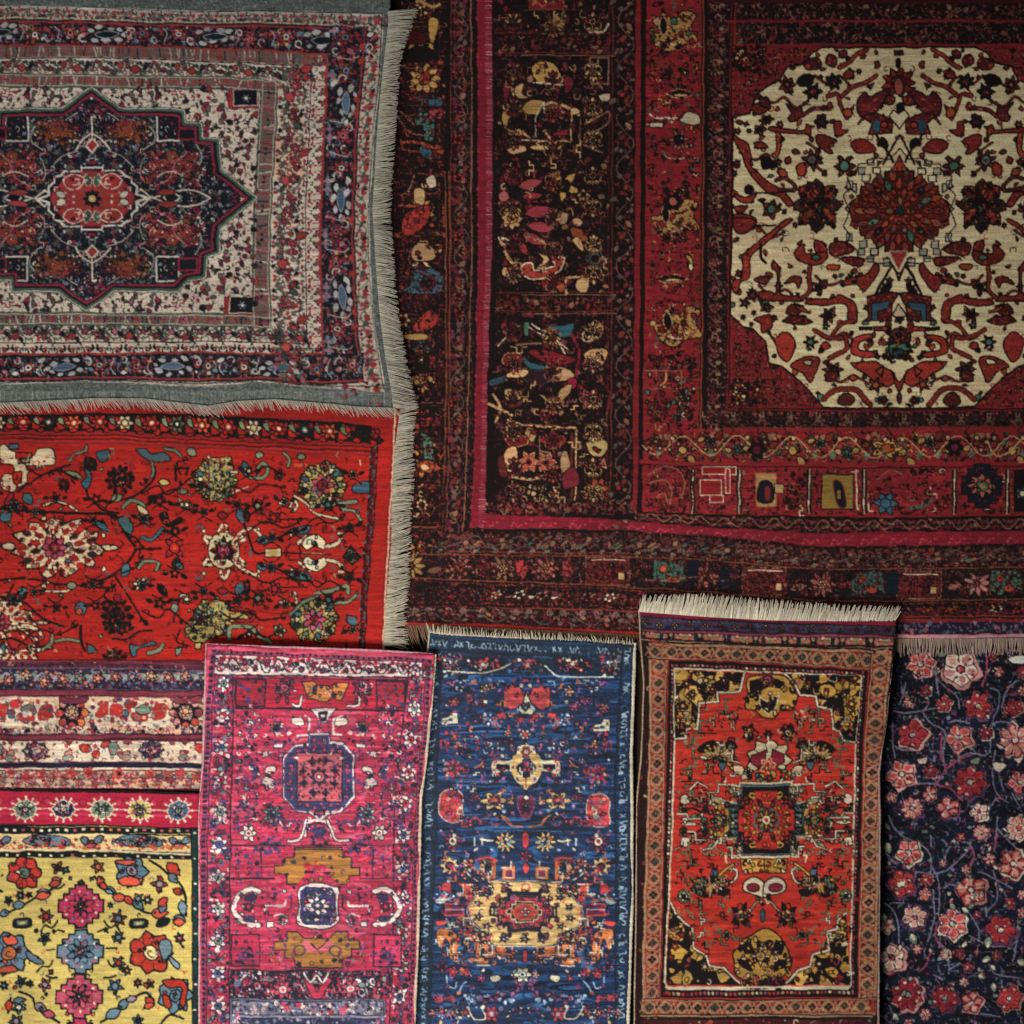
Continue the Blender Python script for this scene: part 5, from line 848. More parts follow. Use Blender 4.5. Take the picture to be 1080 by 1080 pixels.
# ---------------------------------------------------------------- pink runner
def paint_pink():
    s = Cloth(190, 660, 480, 1180, 'P', dict(k='#17152a', P='#a82644', p='#b4425a', q='#981e3a', Q='#8e1a32', r='#a41a30', w='#cdb8b0', c='#c4a89c', n='#2c2e56', v='#40305a', o='#b8703a', O='#94622c', s='#aa5058', g='#6c7c72', b='#3a4a72', m='#6a1834', t='#585c74'), 23)
    s.frame(200, 660, 4.154); s.ow = .9
    s.fil([0, 60, 1120, 2160], 'P', ['p', 'q', 'p', 'q'], 5, .12, .3, .0, 'q', asp=6)
    # outer stripe and guard of small dark squares
    A = [60,2160, 50,1740, 48,900, 70,300, 95,100]; T = [95,100, 600,125, 1062,140]; B = [1062,140, 1045,400, 1020,660, 1000,900, 990,1400, 970,1800, 960,2160]
    A2 = [80,2160, 70,1740, 76,900, 95,330, 118,118]; T2 = [118,118, 600,140, 1040,156]; B2 = [1040,156, 1024,400, 1000,660, 985,900, 972,1400, 955,1800, 945,2160]
    A3 = [190,2160, 172,1740, 180,900, 190,330, 190,215]; T3 = [190,215, 600,222, 955,225]; B3 = [955,225, 930,420, 905,660, 890,900, 888,1400, 870,1800, 850,2160]
    f = lambda q: (np.array(q, float).reshape(-1, 2) / 4.154 + (200, 660)).ravel().tolist()
    for i, (a, b_) in enumerate(((A, A2), (T, T2), (B, B2))):
        L = s.strip(f(a), f(b_), 6, i / 2); s.r('p', 0, -4, L, 0)
        t = 2
        while t < L: s.r('k', t, .5, t + 3.2, 4.8); s.r('v', t + 4, 1, t + 5.5, 4.5); t += s.rg.choice((6, 7, 5))
    for i, (a, b_) in enumerate(((A2, A3), (T2, T3), (B2, B3))):
        W = 24 if i != 1 else 17; L = s.strip(f(a), f(b_), W, i / 2)
        if i == 1:
            s.r('w', 0, 1, L, W); s.bits(90, (0, 1, L, W), 'kgrQmgk', 2, 4, o=0); s.vine(L, W, 24, 'k', ['r', 'g', 'Q', 'k', 'p'], 4, 'kgr', 1.3, o='k')
        else:
            s.bits(int(L * 1.1), (0, 2, L, W - 2), 'kvnmtqrm', 2, 4.4, o=0); t = 14 if i else 18
            while t < L: s.fl(t, W / 2, 9, 'w', s.rg.choice(['b', 'r', 'g']), 'k', 6, o='k', div='k'); s.bits(8, (t - 11, 2, t + 11, W - 2), 'wckn', 1.8, 3.2, o=0); s.bits(6, (t + 12, 2, t + 26, W - 2), 'krgs', 2.4, 4); t += 34
        s.l('k', 1.4, 0, W - .5, L, W - .5); s.l('k', 1, 0, .5, L, .5)
        if i == 1: s.l('w', 1.6, 0, W - 2.5, L, W - 2.5)
    s.frame(200, 660, 4.154)
    # head panel
    s.p('r', 196,224, 948,235, 938,372, 200,360, o='k', w=1.3); s.fil([200, 228, 945, 365], 'r', ['Q', 'm', 'P', 'Q'], 4, .08, .5, .05, 'Q', asp=3)
    s.r('r', 202, 232, 330, 352, o='k', w=1.4); s.r('r', 818, 240, 940, 358, o='k', w=1.4); s.bits(22, (206, 236, 325, 348), 'nkvm', 8, 15, o=0, kinds='lhjs'); s.bits(22, (822, 244, 936, 354), 'nkvm', 8, 15, o=0, kinds='lhjs')
    s.p('o', 490,245, 540,240, 560,262, 620,262, 640,245, 695,245, 665,320, 640,320, 630,300, 600,330, 560,325, 545,318, 520,320, o='k', w=1.3); s.bits(16, (510, 250, 670, 312), 'nPkwOr', 8, 14)
    for x in (410, 755): s.fl(x, 270, 44, 'm', 'p', '', 7, o='k'); s.bits(10, (x - 40, 240, x + 40, 300), 'wcpk', 7, 12); s.lf('m', x - 30, 340, 20, -40, .2); s.lf('m', x + 20, 345, -10, -40, .2)
    s.c('w', 2, 450, 345, 480, 350, 490, 310, o='k'); s.c('w', 2, 690, 350, 740, 345, 742, 310, o='k'); s.l('k', 1.6, 200, 362, 490, 358); s.l('k', 1.6, 680, 366, 940, 368)
    s.fil([190, 370, 935, 2160], 'P', ['n', 'm', 'v'], 3.2, .035, .86, .03, 'q', seed=2, asp=1.5, mir=(336, None))
    s.p('w', 525,360, 640,360, 610,400, 600,425, 565,425, 550,395, o='k'); s.p('k', 560,380, 600,375, 598,415, 570,420); s.r('w', 572, 390, 592, 400)
    s.l('w', 2.2, 470, 478, 520, 478, 525, 410, 505, 392); s.l('w', 2.2, 660, 478, 628, 475, 630, 410, 665, 395); s.l('k', .8, 480, 485, 660, 485)
    # octagon star
    def octo(cy):
        s.p('w', 520,cy-190, 610,cy-190, 615,cy-155, 670,cy-150, 722,cy-95, 722,cy+95, 660,cy+160, 600,cy+170, 565,cy+200, 530,cy+165, 460,cy+150, 405,cy+90, 405,cy-80, 455,cy-140, 515,cy-150, o='k', w=1)
        s.p('n', 525,cy-180, 605,cy-180, 608,cy-140, 665,cy-135, 712,cy-85, 712,cy+85, 655,cy+145, 595,cy+150, 565,cy+180, 535,cy+150, 465,cy+145, 415,cy+85, 415,cy-75, 460,cy-130, 520,cy-135, o='v', w=1.4)
        
        for _ in s.sym(566):
            for (x, y) in ((590, -160), (590, -120), (625, -118), (655, -112), (680, -85), (690, -50), (692, -15), (692, 20), (690, 55), (682, 90), (650, 120), (618, 125), (585, 135), (575, 160)): s.r('p', x - 9, cy + y - 8, x + 9, cy + y + 8, o='k', w=.9); s.r('n', x - 3, cy + y - 3, x + 3, cy + y + 3)
        s.bits(40, (425, cy - 170, 705, cy + 160), ['p', 'v', 'b'], 6, 11, o=0); s.r('s', 468, cy - 105, 668, cy + 110, o='k', w=1.4); s.bits(40, (472, cy - 100, 664, cy + 105), ['n', 'k', 'v', 'p', 'r'], 6, 11, o=0)
        for a in range(8): x = 566 + 75 * math.cos(a * .785 + .39); y = cy + 75 * math.sin(a * .785 + .39); s.fl(x, y, 20, 'v', 'k', '', 4, div=0, depth=.35)
        for a in range(4): x = 566 + 60 * math.cos(a * 1.571); y = cy + 60 * math.sin(a * 1.571); s.lf('k', x, y, 14 * math.cos(a * 1.571), 14 * math.sin(a * 1.571), .4)
        s.fl(566, cy, 44, 'n', 's', 'w', 8, div=0); s.e('s', 566, cy, 24); s.e('w', 566, cy, 10)
    octo(660)
    s.l('w', 2.2, 505, 920, 508, 870, 545, 850, 590, 852, 620, 880, 620, 920); s.l('k', 1.2, 515, 920, 518, 880, 550, 862, 588, 864, 608, 885, 608, 920); s.bits(14, (525, 870, 605, 960), 'nvk', 8, 14)
    def sprig(x, y, cs='wckn', n=9, r=30): s.bits(n, (x - r, y - r, x + r, y + r), cs, 7, 13, o='k')
    for _ in s.sym(566):
        sprig(270, 385, 'wkcg', 10, 40); s.b('w', 445,405, 490,405, 495,435, 450,432, o='k'); s.fl(375, 445, 34, 'g', 'k', '', 7, depth=.3); s.bits(14, (210, 405, 300, 480), 'nvkm', 8, 14, o=0); sprig(255, 510, 'wkc', 8, 30); s.r('w', 363, 516, 405, 534, o='k'); s.l('w', 1.5, 300, 553, 355, 556); sprig(250, 560, 'wck', 4, 18)
        s.b('w', 335,620, 375,615, 370,640, 345,650, 370,680, 365,710, 330,705, 312,680, 330,660, o='k'); s.bits(34, (195, 580, 300, 720), 'vnkmsP', 9, 16, o=0); s.c('v', 1.4, 200, 600, 270, 580, 290, 650, 240, 690); sprig(240, 755, 'wc', 4, 18)
        s.fl(360, 825, 50, 'g', 'n', 'k', 7, depth=.3); s.bits(10, (320, 780, 420, 870), 'gknt', 9, 15); s.bits(14, (190, 785, 290, 840), 'knvm', 8, 14, o=0); s.c('k', 1.2, 200, 790, 280, 800, 270, 850, 200, 860)
        s.bits(24, (195, 850, 490, 900), 'vnkm', 7, 13, o=0)
    for _ in s.sym(566): s.bits(150, (195, 380, 566, 900), 'vnkmQqwkm', 7, 13, o=0, kinds='shl')
    for _ in s.sym(566):
        s.bits(46, (200, 380, 400, 900), ['k', 'n', 'k', 'm'], 9, 17, o=0, kinds='z'); s.bits(18, (200, 380, 400, 900), ['w', 'c', 'g'], 7, 11, o='k', kinds='zj'); s.bits(10, (410, 860, 560, 905), ['k', 'n', 'w'], 7, 12, o=0, kinds='z')
    # lower half
    s.frame(200, 860, 4.154)
    for x in (255, 830): s.fl(x, 75, 38, 'w', 'c', 'm', 6, o='k'); 
    for (x, y) in ((345, 130), (745, 130)): s.bits(22, (x - 50, y - 40, x + 55, y + 35), 'nkvn', 9, 15, o=0)
    s.c('w', 2.4, 430, 110, 480, 100, 500, 60, 510, 20, o='k'); s.c('w', 2.4, 690, 110, 640, 100, 620, 60, 600, 20, o='k'); s.l('n', 2.2, 560, 60, 540, 110); s.l('n', 2.2, 555, 60, 585, 105); s.l('n', 1.8, 530, 70, 590, 70)
    s.l('k', 1.2, 180, 130, 960, 128); s.l('k', 1.6, 180, 272, 370, 272); s.l('k', 1.4, 745, 272, 960, 272); s.bits(30, (185, 140, 310, 265), 'nvmkr', 8, 15, o=0); s.bits(30, (760, 140, 900, 265), 'nvmkr', 8, 15, o=0); s.l('k', 1.2, 312, 140, 314, 270); s.l('k', 1.2, 800, 130, 802, 270)
    G = lambda y0, f: [(x, y0 + y * f) for x, y in ((370,115), (370,80), (415,80), (415,45), (455,45), (458,0), (665,0), (668,45), (705,45), (705,85), (745,85), (745,120), (700,120), (690,160), (640,160), (610,130), (500,130), (470,160), (425,160), (425,118))]
    s.p('O', G(138, 1), o='k', w=1.2); s.p('P', 500,272, 520,215, 600,215, 625,272, 660,300, 460,300, o=0); s.bits(26, (400, 150, 720, 290), 'OoknOk', 8, 15, o='k', w=.7); s.bits(9, (500, 200, 620, 250), 'sPr', 12, 20, o=0); s.r('k', 500, 240, 540, 252); s.r('k', 585, 240, 615, 252); s.l('k', 1.2, 460, 148, 660, 148)
    s.p('O', G(668, -1), o='k', w=1.2); s.bits(26, (400, 515, 720, 660), 'OoknOk', 8, 15, o='k', w=.7); s.p('s', 500,540, 560,575, 620,540, 640,600, 480,600, o=0); s.l('k', 1.3, 530, 560, 560, 590, 590, 560)
    for x in (480, 635): s.e('O', x, 590, 24, 22, o='n', w=1.4)
    s.b('w', 470,330, 500,305, 560,290, 620,305, 655,320, 650,400, 655,460, 620,490, 560,500, 500,490, 465,465, 475,400, o='k', w=1.2); s.p('n', 485,330, 510,312, 620,315, 640,340, 640,450, 620,480, 505,480, 482,450, o='k'); s.bits(44, (488, 318, 636, 474), ['w', 's', 'n', 'k', 'g', 'c', 'v', 'r'], 9, 16, o='k', w=.7)
    s.fl(558, 395, 58, 'w', 's', 'b', 8, o='k', ry=44); s.fl(558, 395, 26, 'b', 'w', '', 6)
    for _ in s.sym(555):
        s.c('w', 5, 300, 330, 260, 320, 215, 345, 192, 400, 215, 450, 260, 475, 300, 480, o='k'); s.bits(9, (200, 320, 300, 480), 'wc', 8, 12, o='k'); s.b('n', 240,350, 280,340, 290,360, 250,370); s.b('n', 240,440, 280,445, 275,465, 235,460); s.fl(255, 398, 26, 'm', 'P', '', 5, div=0)
        s.l('w', 2.2, 328, 425, 332, 395, 415, 393, 418, 375); s.l('k', 1.2, 418, 420, 440, 400, 440, 340); s.r('w', 335, 465, 365, 490, o='k'); s.c('w', 1.8, 370, 440, 400, 430, 425, 450, 415, 480); s.bits(8, (335, 310, 380, 370), 'wkn', 8, 12); s.e('w', 412, 330, 10); s.bits(6, (385, 440, 430, 480), 'gkw', 7, 11); s.bits(8, (335, 590, 400, 640), 'Ogk', 7, 13, o=0)
        s.r('P', 182, 520, 305, 660, o='k', w=1.3); s.fl(245, 610, 38, 'P', 'n', 's', 6, o='n', depth=.3); s.bits(12, (190, 530, 298, 655), 'nvk', 8, 14, o=0)
    for _ in s.sym(555): s.bits(90, (185, 280, 470, 670), 'vnkmQ', 6, 12, o=0, kinds='shl')
    # dark panel and grey-cream foot
    s.p('k', 180,675, 890,680, 885,800, 175,800, o='k'); s.bits(60, (185, 685, 880, 790), ['s', 'r', 'p', 'w', 'm', 'P', 'g', 't'], 11, 24, o='k'); s.fil([180, 680, 885, 798], 'k', ['P', 'w', 't', 'm', 'r'], 2.8, .12, .5)
    for x in (405, 700): s.fl(x, 760, 46, 'p', 'c', 's', 7, o='k'); s.fl(x, 710, 24, 'P', 's', '', 5)
    s.p('P', 520,700, 555,770, 600,700, 620,720, 570,800, 540,800, 500,720, o='k'); s.c('w', 2, 500, 690, 530, 730, 555, 700, 580, 730, 605, 690, o='k')
    s.p('t', 172,800, 860,805, 850,960, 172,960, o='k'); s.r('#6e6a78', 185, 812, 848, 870, o='k'); s.bits(170, (190, 815, 845, 868), ['w', 'k', 't', 'c', 'n', 'k', 't'], 7, 12, o=0); s.bits(8, (380, 820, 720, 865), 'pP', 12, 18, o=0); s.r('#23233c', 210, 880, 820, 1300, o='#8a8494', w=1.5); s.bits(500, (214, 884, 816, 1300), ['t', 'n', 'b', 'v', '#8a8494'], 7, 13, o=0); s.bits(160, (175, 870, 215, 1300), 'wtkp', 6, 11, o=0); s.bits(120, (820, 870, 850, 1300), 'wtkp', 6, 11, o=0)
    for y in range(0, 10): s.l('#c04468', .9, 190, 40 + y * 70 + s.rg.uniform(-20, 20), 880, 40 + y * 70 + s.rg.uniform(-20, 20)) if False else None
    s.fil([60, -800, 1000, 800], 'P', ['p', 'q'], 2.6, .1, .5, .0, 'q', seed=9, asp=9)
    return s.finish(wear=.10, wc=(.85, .6, .66), warp=.4, streak=.16, grain=.07, sx=30, sy=2.4)
# ---------------------------------------------------------------- blue runner
def paint_blue():
    s = Cloth(420, 645, 700, 1180, 'B', dict(k='#10162a', B='#12284a', b='#1a3b66', a='#2c5484', d='#0c1830', D='#11253a', r='#a03038', R='#b03a3c', y='#c0a066', c='#bcb096', p='#8a4a70', o='#b06038', w='#b0b4b0', v='#4a3668', g='#6c7c70', m='#5a2038', l='#7e94a8', s='#9aacba'), 31)
    s.frame(430, 650, 4.154); s.ow = .8
    s.fil([90, 100, 960, 2160], 'B', ['b', 'd', 'b', 'a', 'd'], 5, .16, .25, .0, 'd', asp=7, seed=2)
    s.bits(500, (130, 120, 930, 2100), 'bdad', 8, 18, o=0, kinds='s')
    f = lambda q: (np.array(q, float).reshape(-1, 2) / 4.154 + (430, 650)).ravel().tolist()
    O = [40,2160, 30,1770, 50,1250, 58,900, 70,600, 125,165, 95,75]; O = [30,2160, 34,1770, 45,1250, 56,900, 75,600, 98,300, 95,75]
    T = [95,75, 400,98, 990,125]; Rr = [990,125, 982,400, 972,700, 980,900, 975,1250, 965,1770, 960,2160]
    O2 = [95,2160, 100,1770, 112,1250, 125,900, 130,600, 145,300, 140,150]; T2 = [140,150, 400,165, 935,182]; R2 = [935,182, 920,400, 905,700, 905,900, 908,1250, 905,1770, 900,2160]
    for i, (a, b_) in enumerate(((O, O2), (T, T2), (Rr, R2))):
        L = s.strip(f(a), f(b_), 14, i / 2); s.r('D', 0, 0, L, 14, o='k'); t = 3
        while t < L - 3:      # pale angular marks of the border
            k = s.rg.randint(0, 4); c = s.rg.choice('llsb')
            if k == 0: s.l(c, 1.2, t, 4, t + 2.5, 10, t + 5, 5)
            elif k == 1: s.hk(c, t + 2, 7, 3, s.rg.uniform(0, 6), 4, 1.1)
            elif k == 2: s.l(c, 1.1, t, 4, t + 3, 4, t + 3, 9, t + 5, 10)
            elif k == 3: s.l(c, 1.2, t, 9, t + 1, 4, t + 4, 7, t + 4, 10)
            else: s.l(c, 1.1, t, 5, t + 4, 9); s.l(c, 1.1, t + 3, 5, t + 1, 9)
            t += s.rg.uniform(5.2, 7)
        s.bits(int(L / 3), (0, 3, L, 11), 'lDba', .8, 1.6, o=0, kinds='sb'); s.l('k', 1, 0, 13.5, L, 13.5); s.l('b', .8, 0, 1, L, 1)
    s.frame(430, 650, 4.154)
    # head band with three dark half rosettes
    s.p('D', 140,165, 935,190, 925,262, 150,240, o=0); s.bits(60, (150, 170, 920, 255), 'bdka', 8, 14, o=0)
    for x in (330, 720): s.b('k', x-90,180, x-60,178, x+60,180, x+90,190, x+60,235, x,248, x-60,232, o='d'); s.fl(x, 208, 28, 'R', 'c', '', 6, div=0, ry=24); s.bits(12, (x - 70, 182, x + 70, 235), 'rpRc', 7, 13, o=0)
    s.fl(525, 208, 26, 'R', 'c', '', 6, div=0); s.bits(14, (460, 180, 590, 245), 'rcop', 8, 13, o='k'); 
    for x in (180, 880): s.bits(26, (x - 40, 165, x + 45, 255), 'cwrpgR', 9, 15, o='k')
    s.c('c', 1.4, 170, 235, 300, 245, 400, 230, 450, 205); s.c('w', 1.4, 600, 215, 660, 262, 800, 262, 900, 265)
    # red winged palmette
    for _ in s.sym(520):
        s.p('R', 418,330, 425,300, 440,315, 455,290, 470,310, 490,305, 505,340, 515,370, 470,400, 450,405, 430,390, 418,395, o='k', w=1); s.l('r', 1.4, 425, 350, 505, 345); s.l('m', 1, 420, 370, 500, 368); s.c('v', 1.2, 515, 320, 500, 280, 490, 260); s.p('r', 385,420, 430,418, 430,445, 400,452, o='k'); s.lf('r', 470, 425, 40, 35, .25)
    s.p('c', 520,325, 540,380, 560,400, 545,430, 500,430, 482,400, 503,380, o='k', w=1.3); s.fl(518, 398, 20, 'k', 'g', '', 4); s.bits(6, (470, 430, 570, 465), 'rRp', 8, 12, o='k')
    # loose blossoms of the upper field
    for (x, y, r, c, c2) in ((335,315,24,'y','o'), (705,328,26,'y','o'), (260,348,18,'r','p'), (200,372,28,'R','o'), (325,373,22,'R','o'), (727,392,24,'R','p'), (795,365,20,'p','r'), (858,398,26,'o','R'), (295,458,18,'m','p'), (740,470,20,'m','p'), (205,525,24,'R','o'), (820,545,16,'o','c'), (437,510,20,'c','o'), (590,515,16,'c','p'), (515,515,28,'c','R'), (248,540,14,'c','g'), (272,612,14,'c','y'), (760,632,16,'c','p'), (775,568,12,'w','p'), (308,545,18,'p','r'), (864,535,12,'r','')): s.fl(x, y, r, c, c2, '', s.rg.choice((5, 6)), o='k', div=0, depth=.25)
    for (x, y) in ((195, 665), (835, 690)): s.fl(x, y, 48, 'r', 'm', 'k', 8, o='m', div='k', depth=.25); s.bits(9, (x - 40, y - 40, x + 40, y + 40), 'pRgk', 7, 11, o=0)
    for (x, y) in ((190, 835), (835, 855)):
        s.b('r', x-50,y-50, x-20,y-78, x+25,y-75, x+50,y-45, x+45,y, x+50,y+50, x+15,y+65, x-25,y+60, x-52,y+25, o='c', w=1.1); s.bits(24, (x - 42, y - 66, x + 42, y + 56), 'RopmRgR', 9, 17, o='m', w=.7)
    for (x, y) in ((180, 448), (845, 475)): s.p('c', x-35,y+25, x-30,y-5, x,y-10, x+10,y-30, x+38,y-25, x+36,y+25, o='k'); s.r('b', x - 5, y - 2, x + 14, y + 12); s.r('k', x - 28, y + 5, x - 8, y + 14)
    for _ in s.sym(517):
        s.l('r', 1.4, 145, 580, 145, 545, 165, 550, 170, 590); s.l('m', 1.8, 165, 570, 215, 570, 200, 600); s.bits(12, (185, 270, 285, 320), 'cpwl', 8, 14); s.l('l', 1.2, 390, 300, 395, 280, 420, 282); s.l('p', 1.2, 350, 605, 420, 605); s.l('p', 1.1, 320, 690, 320, 720, 400, 720, 430, 700); s.l('r', 1.3, 395, 575, 395, 550, 440, 550)
        s.bits(9, (330, 540, 400, 600), 'cwpk', 8, 13, o='k'); s.bits(6, (330, 420, 370, 480), 'lws', 7, 12, o=0); s.bits(7, (370, 440, 410, 480), 'rpg', 7, 11, o=0); s.fl(285, 730, 18, 'c', '', '', 4, depth=.45); s.fl(283, 790, 18, 'r', '', '', 4, depth=.4); s.c('o', 1.4, 290, 660, 315, 650, 325, 630)
        s.fl(377, 806, 64, 'y', 'm', 'o', 6, o='k', ry=46, depth=.25, div=0); s.bits(8, (350, 785, 405, 828), 'opkm', 8, 12, o='k')
        s.b('c', 372,632, 440,628, 455,612, 470,600, 480,570, 505,560, 520,560, 520,750, 500,740, 470,720, 455,690, 440,680, 372,688, o='k', w=1.2); s.r('k', 388, 648, 445, 670)
        s.bits(10, (310, 600, 420, 720), 'pmrv', 6, 11, o=0, kinds='sl'); s.c('o', 1.3, 410, 870, 440, 890, 450, 912); s.bits(10, (230, 880, 320, 914), 'rRp', 10, 16, o='k'); s.bits(5, (340, 860, 400, 914), 'rpw', 8, 13, o=0)
    s.b('y', 455,612, 480,600, 515,562, 550,600, 575,612, 580,690, 550,710, 517,755, 485,715, 455,690, o=0); s.fl(517, 662, 46, 'k', 'b', 'v', 4, o='k', rot=0, depth=.15); s.bits(12, (485, 630, 550, 695), ['l', 'b', 'v', 'k', 'm'], 10, 16, o=0); s.fl(517, 592, 26, 'R', 'c', 'r', 6); s.l('m', 1.4, 517, 700, 517, 745)
    s.b('m', 480,790, 550,790, 545,860, 517,885, 488,860, o='p'); s.fl(517, 830, 28, 'r', 'b', 'c', 5); s.e('c', 517, 790, 12, 10)
    for _ in s.sym(517): s.bits(110, (150, 270, 517, 914), ['p', 'r', 'l', 'm', 'c', 'v', 'r', 'k', 'd'], 6, 13, o=0); s.bits(50, (150, 270, 517, 914), ['c', 'R', 'o', 'r', 'p', 'm'], 8, 14, o='k', kinds='fljb'); s.bits(26, (150, 270, 517, 914), ['c', 'r', 'k', 'p', 'o', 'k'], 8, 15, o=0, kinds='z')
    # lower half
    s.frame(430, 860, 4.154)
    for _ in s.sym(513):
        s.c('o', 1.4, 410, 0, 450, 40, 500, 45); s.fl(195, 112, 46, 'r', 'c', 'm', 9, o='k', depth=.35, div=0); s.fl(425, 115, 54, 'y', 'c', 'k', 10, o='k', depth=.3, div=0); s.bits(7, (400, 95, 450, 140), 'kgo', 8, 12, o=0); s.l('w', 1.8, 290, 100, 290, 130); s.l('c', 2, 315, 105, 345, 112, 370, 108); s.l('c', 1.5, 325, 100, 322, 130)
        s.fl(180, 220, 44, 'y', 'k', 'c', 8, o='k', div=0); s.e('m', 180, 220, 14); s.b('R', 215,295, 300,295, 300,320, 280,310, 280,365, 250,370, 240,320, o='k'); s.b('R', 148,300, 185,290, 180,330, 150,330); s.lf('w', 120, 380, 60, -30, .25, o=0); s.c('c', 1.3, 250, 230, 270, 260, 300, 280)
        s.r('o', 315, 195, 385, 275, o='k'); s.r('B', 330, 215, 368, 262, o='c'); s.r('o', 412, 218, 470, 278, o='k'); s.r('m', 425, 232, 458, 268, o='c'); s.c('R', 2.6, 310, 190, 350, 185, 385, 195)
        s.r('m', 165, 385, 240, 438, o='R', w=1.5); s.l('l', 1.2, 165, 410, 240, 412); s.b('R', 120,465, 170,460, 165,480, 130,485); s.b('o', 128,500, 180,500, 215,530, 215,620, 185,625, 180,560, 165,540, 150,580, 135,570, o='k'); s.r('o', 240, 480, 280, 530, o='k'); s.r('m', 252, 495, 270, 520)
        s.r('o', 300, 560, 355, 650, o='k'); s.r('k', 318, 580, 340, 625, o='c'); s.l('o', 2, 355, 600, 460, 612, 460, 570); s.r('o', 385, 570, 430, 600, o='k'); s.l('c', 1.4, 270, 640, 300, 630); s.l('c', 1.2, 360, 655, 300, 655)
        s.bits(40, (220, 190, 370, 300), 'rockpm', 8, 14, o='k'); s.bits(44, (180, 440, 360, 640), 'rockpmo', 8, 15, o='k'); s.bits(20, (120, 330, 260, 380), 'wlrp', 7, 12, o=0); s.bits(16, (370, 580, 480, 650), 'roc', 8, 13, o='k')
        s.fl(200, 685, 26, 'r', 'R', '', 5); s.fl(150, 660, 30, 'r', 'k', '', 4, depth=.4); s.c('l', 1.6, 170, 700, 175, 740, 205, 755, 215, 730); s.c('l', 1.6, 225, 770, 240, 740, 255, 725); s.fl(250, 685, 24, 'R', 'r', '', 5); s.fl(320, 712, 20, 'r', 'p', '', 5); s.b('c', 360,705, 400,700, 400,722, 370,728); s.bits(12, (450, 720, 505, 780), 'prm', 7, 13, o=0); s.fl(560, 695, 20, 'c', 'o', '', 5)
        s.bits(16, (110, 785, 210, 815), 'rR', 8, 13, o=0); s.bits(22, (240, 780, 480, 825), 'lrps', 8, 13, o=0); s.bits(22, (100, 840, 260, 890), 'wrpco', 8, 15, o='k'); s.fl(365, 870, 38, 'r', 'p', 'c', 6, div='k'); s.c('c', 1.4, 260, 840, 290, 890, 340, 890, 320, 840); s.bits(8, (430, 840, 500, 890), 'rpc', 8, 12)
    s.fl(513, 175, 30, 'r', 'm', '', 5, depth=.35); s.lf('r', 513, 60, 0, 90, .2); s.lf('r', 513, 200, 0, 55, .3)
    # yellow medallion
    M = [(375,345), (340,345), (300,345), (262,395), (258,430), (300,480), (350,520), (360,520), (360,560), (395,570), (630,570), (655,560), (655,530), (700,520), (740,490), (768,430), (758,395), (715,345), (700,335), (655,335), (655,290), (370,285), (375,345)]
    s.p('y', M, o='c', w=2.4); s.p('y', M, o='k', w=.9)
    for _ in s.sym4(513, 425): s.bits(17, (513, 290, 760, 425), ['r', 'm', 'b', 'k', 'o', 'R'], 8, 15, o='k', w=.9)
    S_ = lambda k, dx=0: [(513 + (x - 513) * k, 425 + (y - 425) * k) for x, y in ((440,335), (580,335), (580,365), (615,365), (620,400), (650,405), (650,445), (620,450), (612,480), (580,485), (578,503), (440,503), (438,478), (400,478), (395,440), (360,435), (362,400), (400,398), (405,362), (440,360))]
    s.p('y', S_(1), o='k', w=2.4); s.p('g', S_(.9), o='k', w=1.4); s.p('r', S_(.8), o='k', w=1.6); s.bits(60, (385, 355, 635, 492), 'rRmrRRpk', 10, 18, o='k', w=.7); s.fl(513, 423, 24, 'R', 'c', '', 4)
    s.p('k', S_(.55), o='c', w=1.2); s.p('R', S_(.42), o='o', w=1.2); s.fl(513, 423, 22, 'c', 'r', '', 4)
    for (x, y) in ((305,385), (305,445), (710,400), (712,452), (430,305), (600,308), (420,540), (590,542), (510,545), (345,345), (665,355), (345,485), (670,490)): s.fl(x, y, 25, s.rg.choice('rRbm'), s.rg.choice('kbp'), 'c', 5, o='k', depth=.35, div=0, ry=17)
    s.c('r', 1.4, 495, 325, 500, 300, 525, 300, 530, 325); s.r('r', 500, 588, 520, 640, o='k')
    s.fl(500, 695, 42, 'c', 'w', 'k', 6, o='k', div='g'); s.c('k', 1.2, 465, 665, 535, 665)
    for _ in s.sym(513):
        s.bits(40, (130, 60, 300, 890), ['p', 'r', 'l', 'm', 'c', 'v', 'o', 'k'], 6, 12, o=0); s.bits(30, (130, 60, 480, 280), ['p', 'r', 'l', 'm', 'c', 'k', 'o'], 6, 12, o=0); s.bits(32, (130, 600, 500, 890), ['p', 'r', 'l', 'm', 'c', 'k', 'd'], 6, 12, o=0)
        s.bits(20, (130, 180, 300, 660), ['o', 'c', 'R', 'o', 'k'], 9, 16, o=0, kinds='z')
        for q in ((255,300, 290,300, 290,330, 330,330), (210,340, 240,340, 240,300), (250,540, 290,540, 290,500, 330,500), (200,560, 200,600, 230,600), (350,250, 350,285, 395,285), (300,390, 262,395), (370,570, 370,610, 330,610), (410,225, 450,225, 450,200), (280,450, 240,450, 240,480)): s.l('c', 1.5, *q); s.l('o', 1.0, *[v + 9 for v in q])
        s.bits(26, (275, 300, 375, 340), ['y', 'o', 'R', 'k', 'c'], 8, 13, o='k'); s.bits(26, (265, 500, 365, 560), ['y', 'o', 'R', 'k', 'c'], 8, 13, o='k'); s.bits(110, (110, 900, 905, 1300), ['r', 'l', 'c', 'p', 'm', 'y'], 8, 17, o='k')
    return s.finish(wear=.07, wc=(.5, .6, .75), warp=.4, streak=.2, grain=.08, sx=22, sy=2.4)
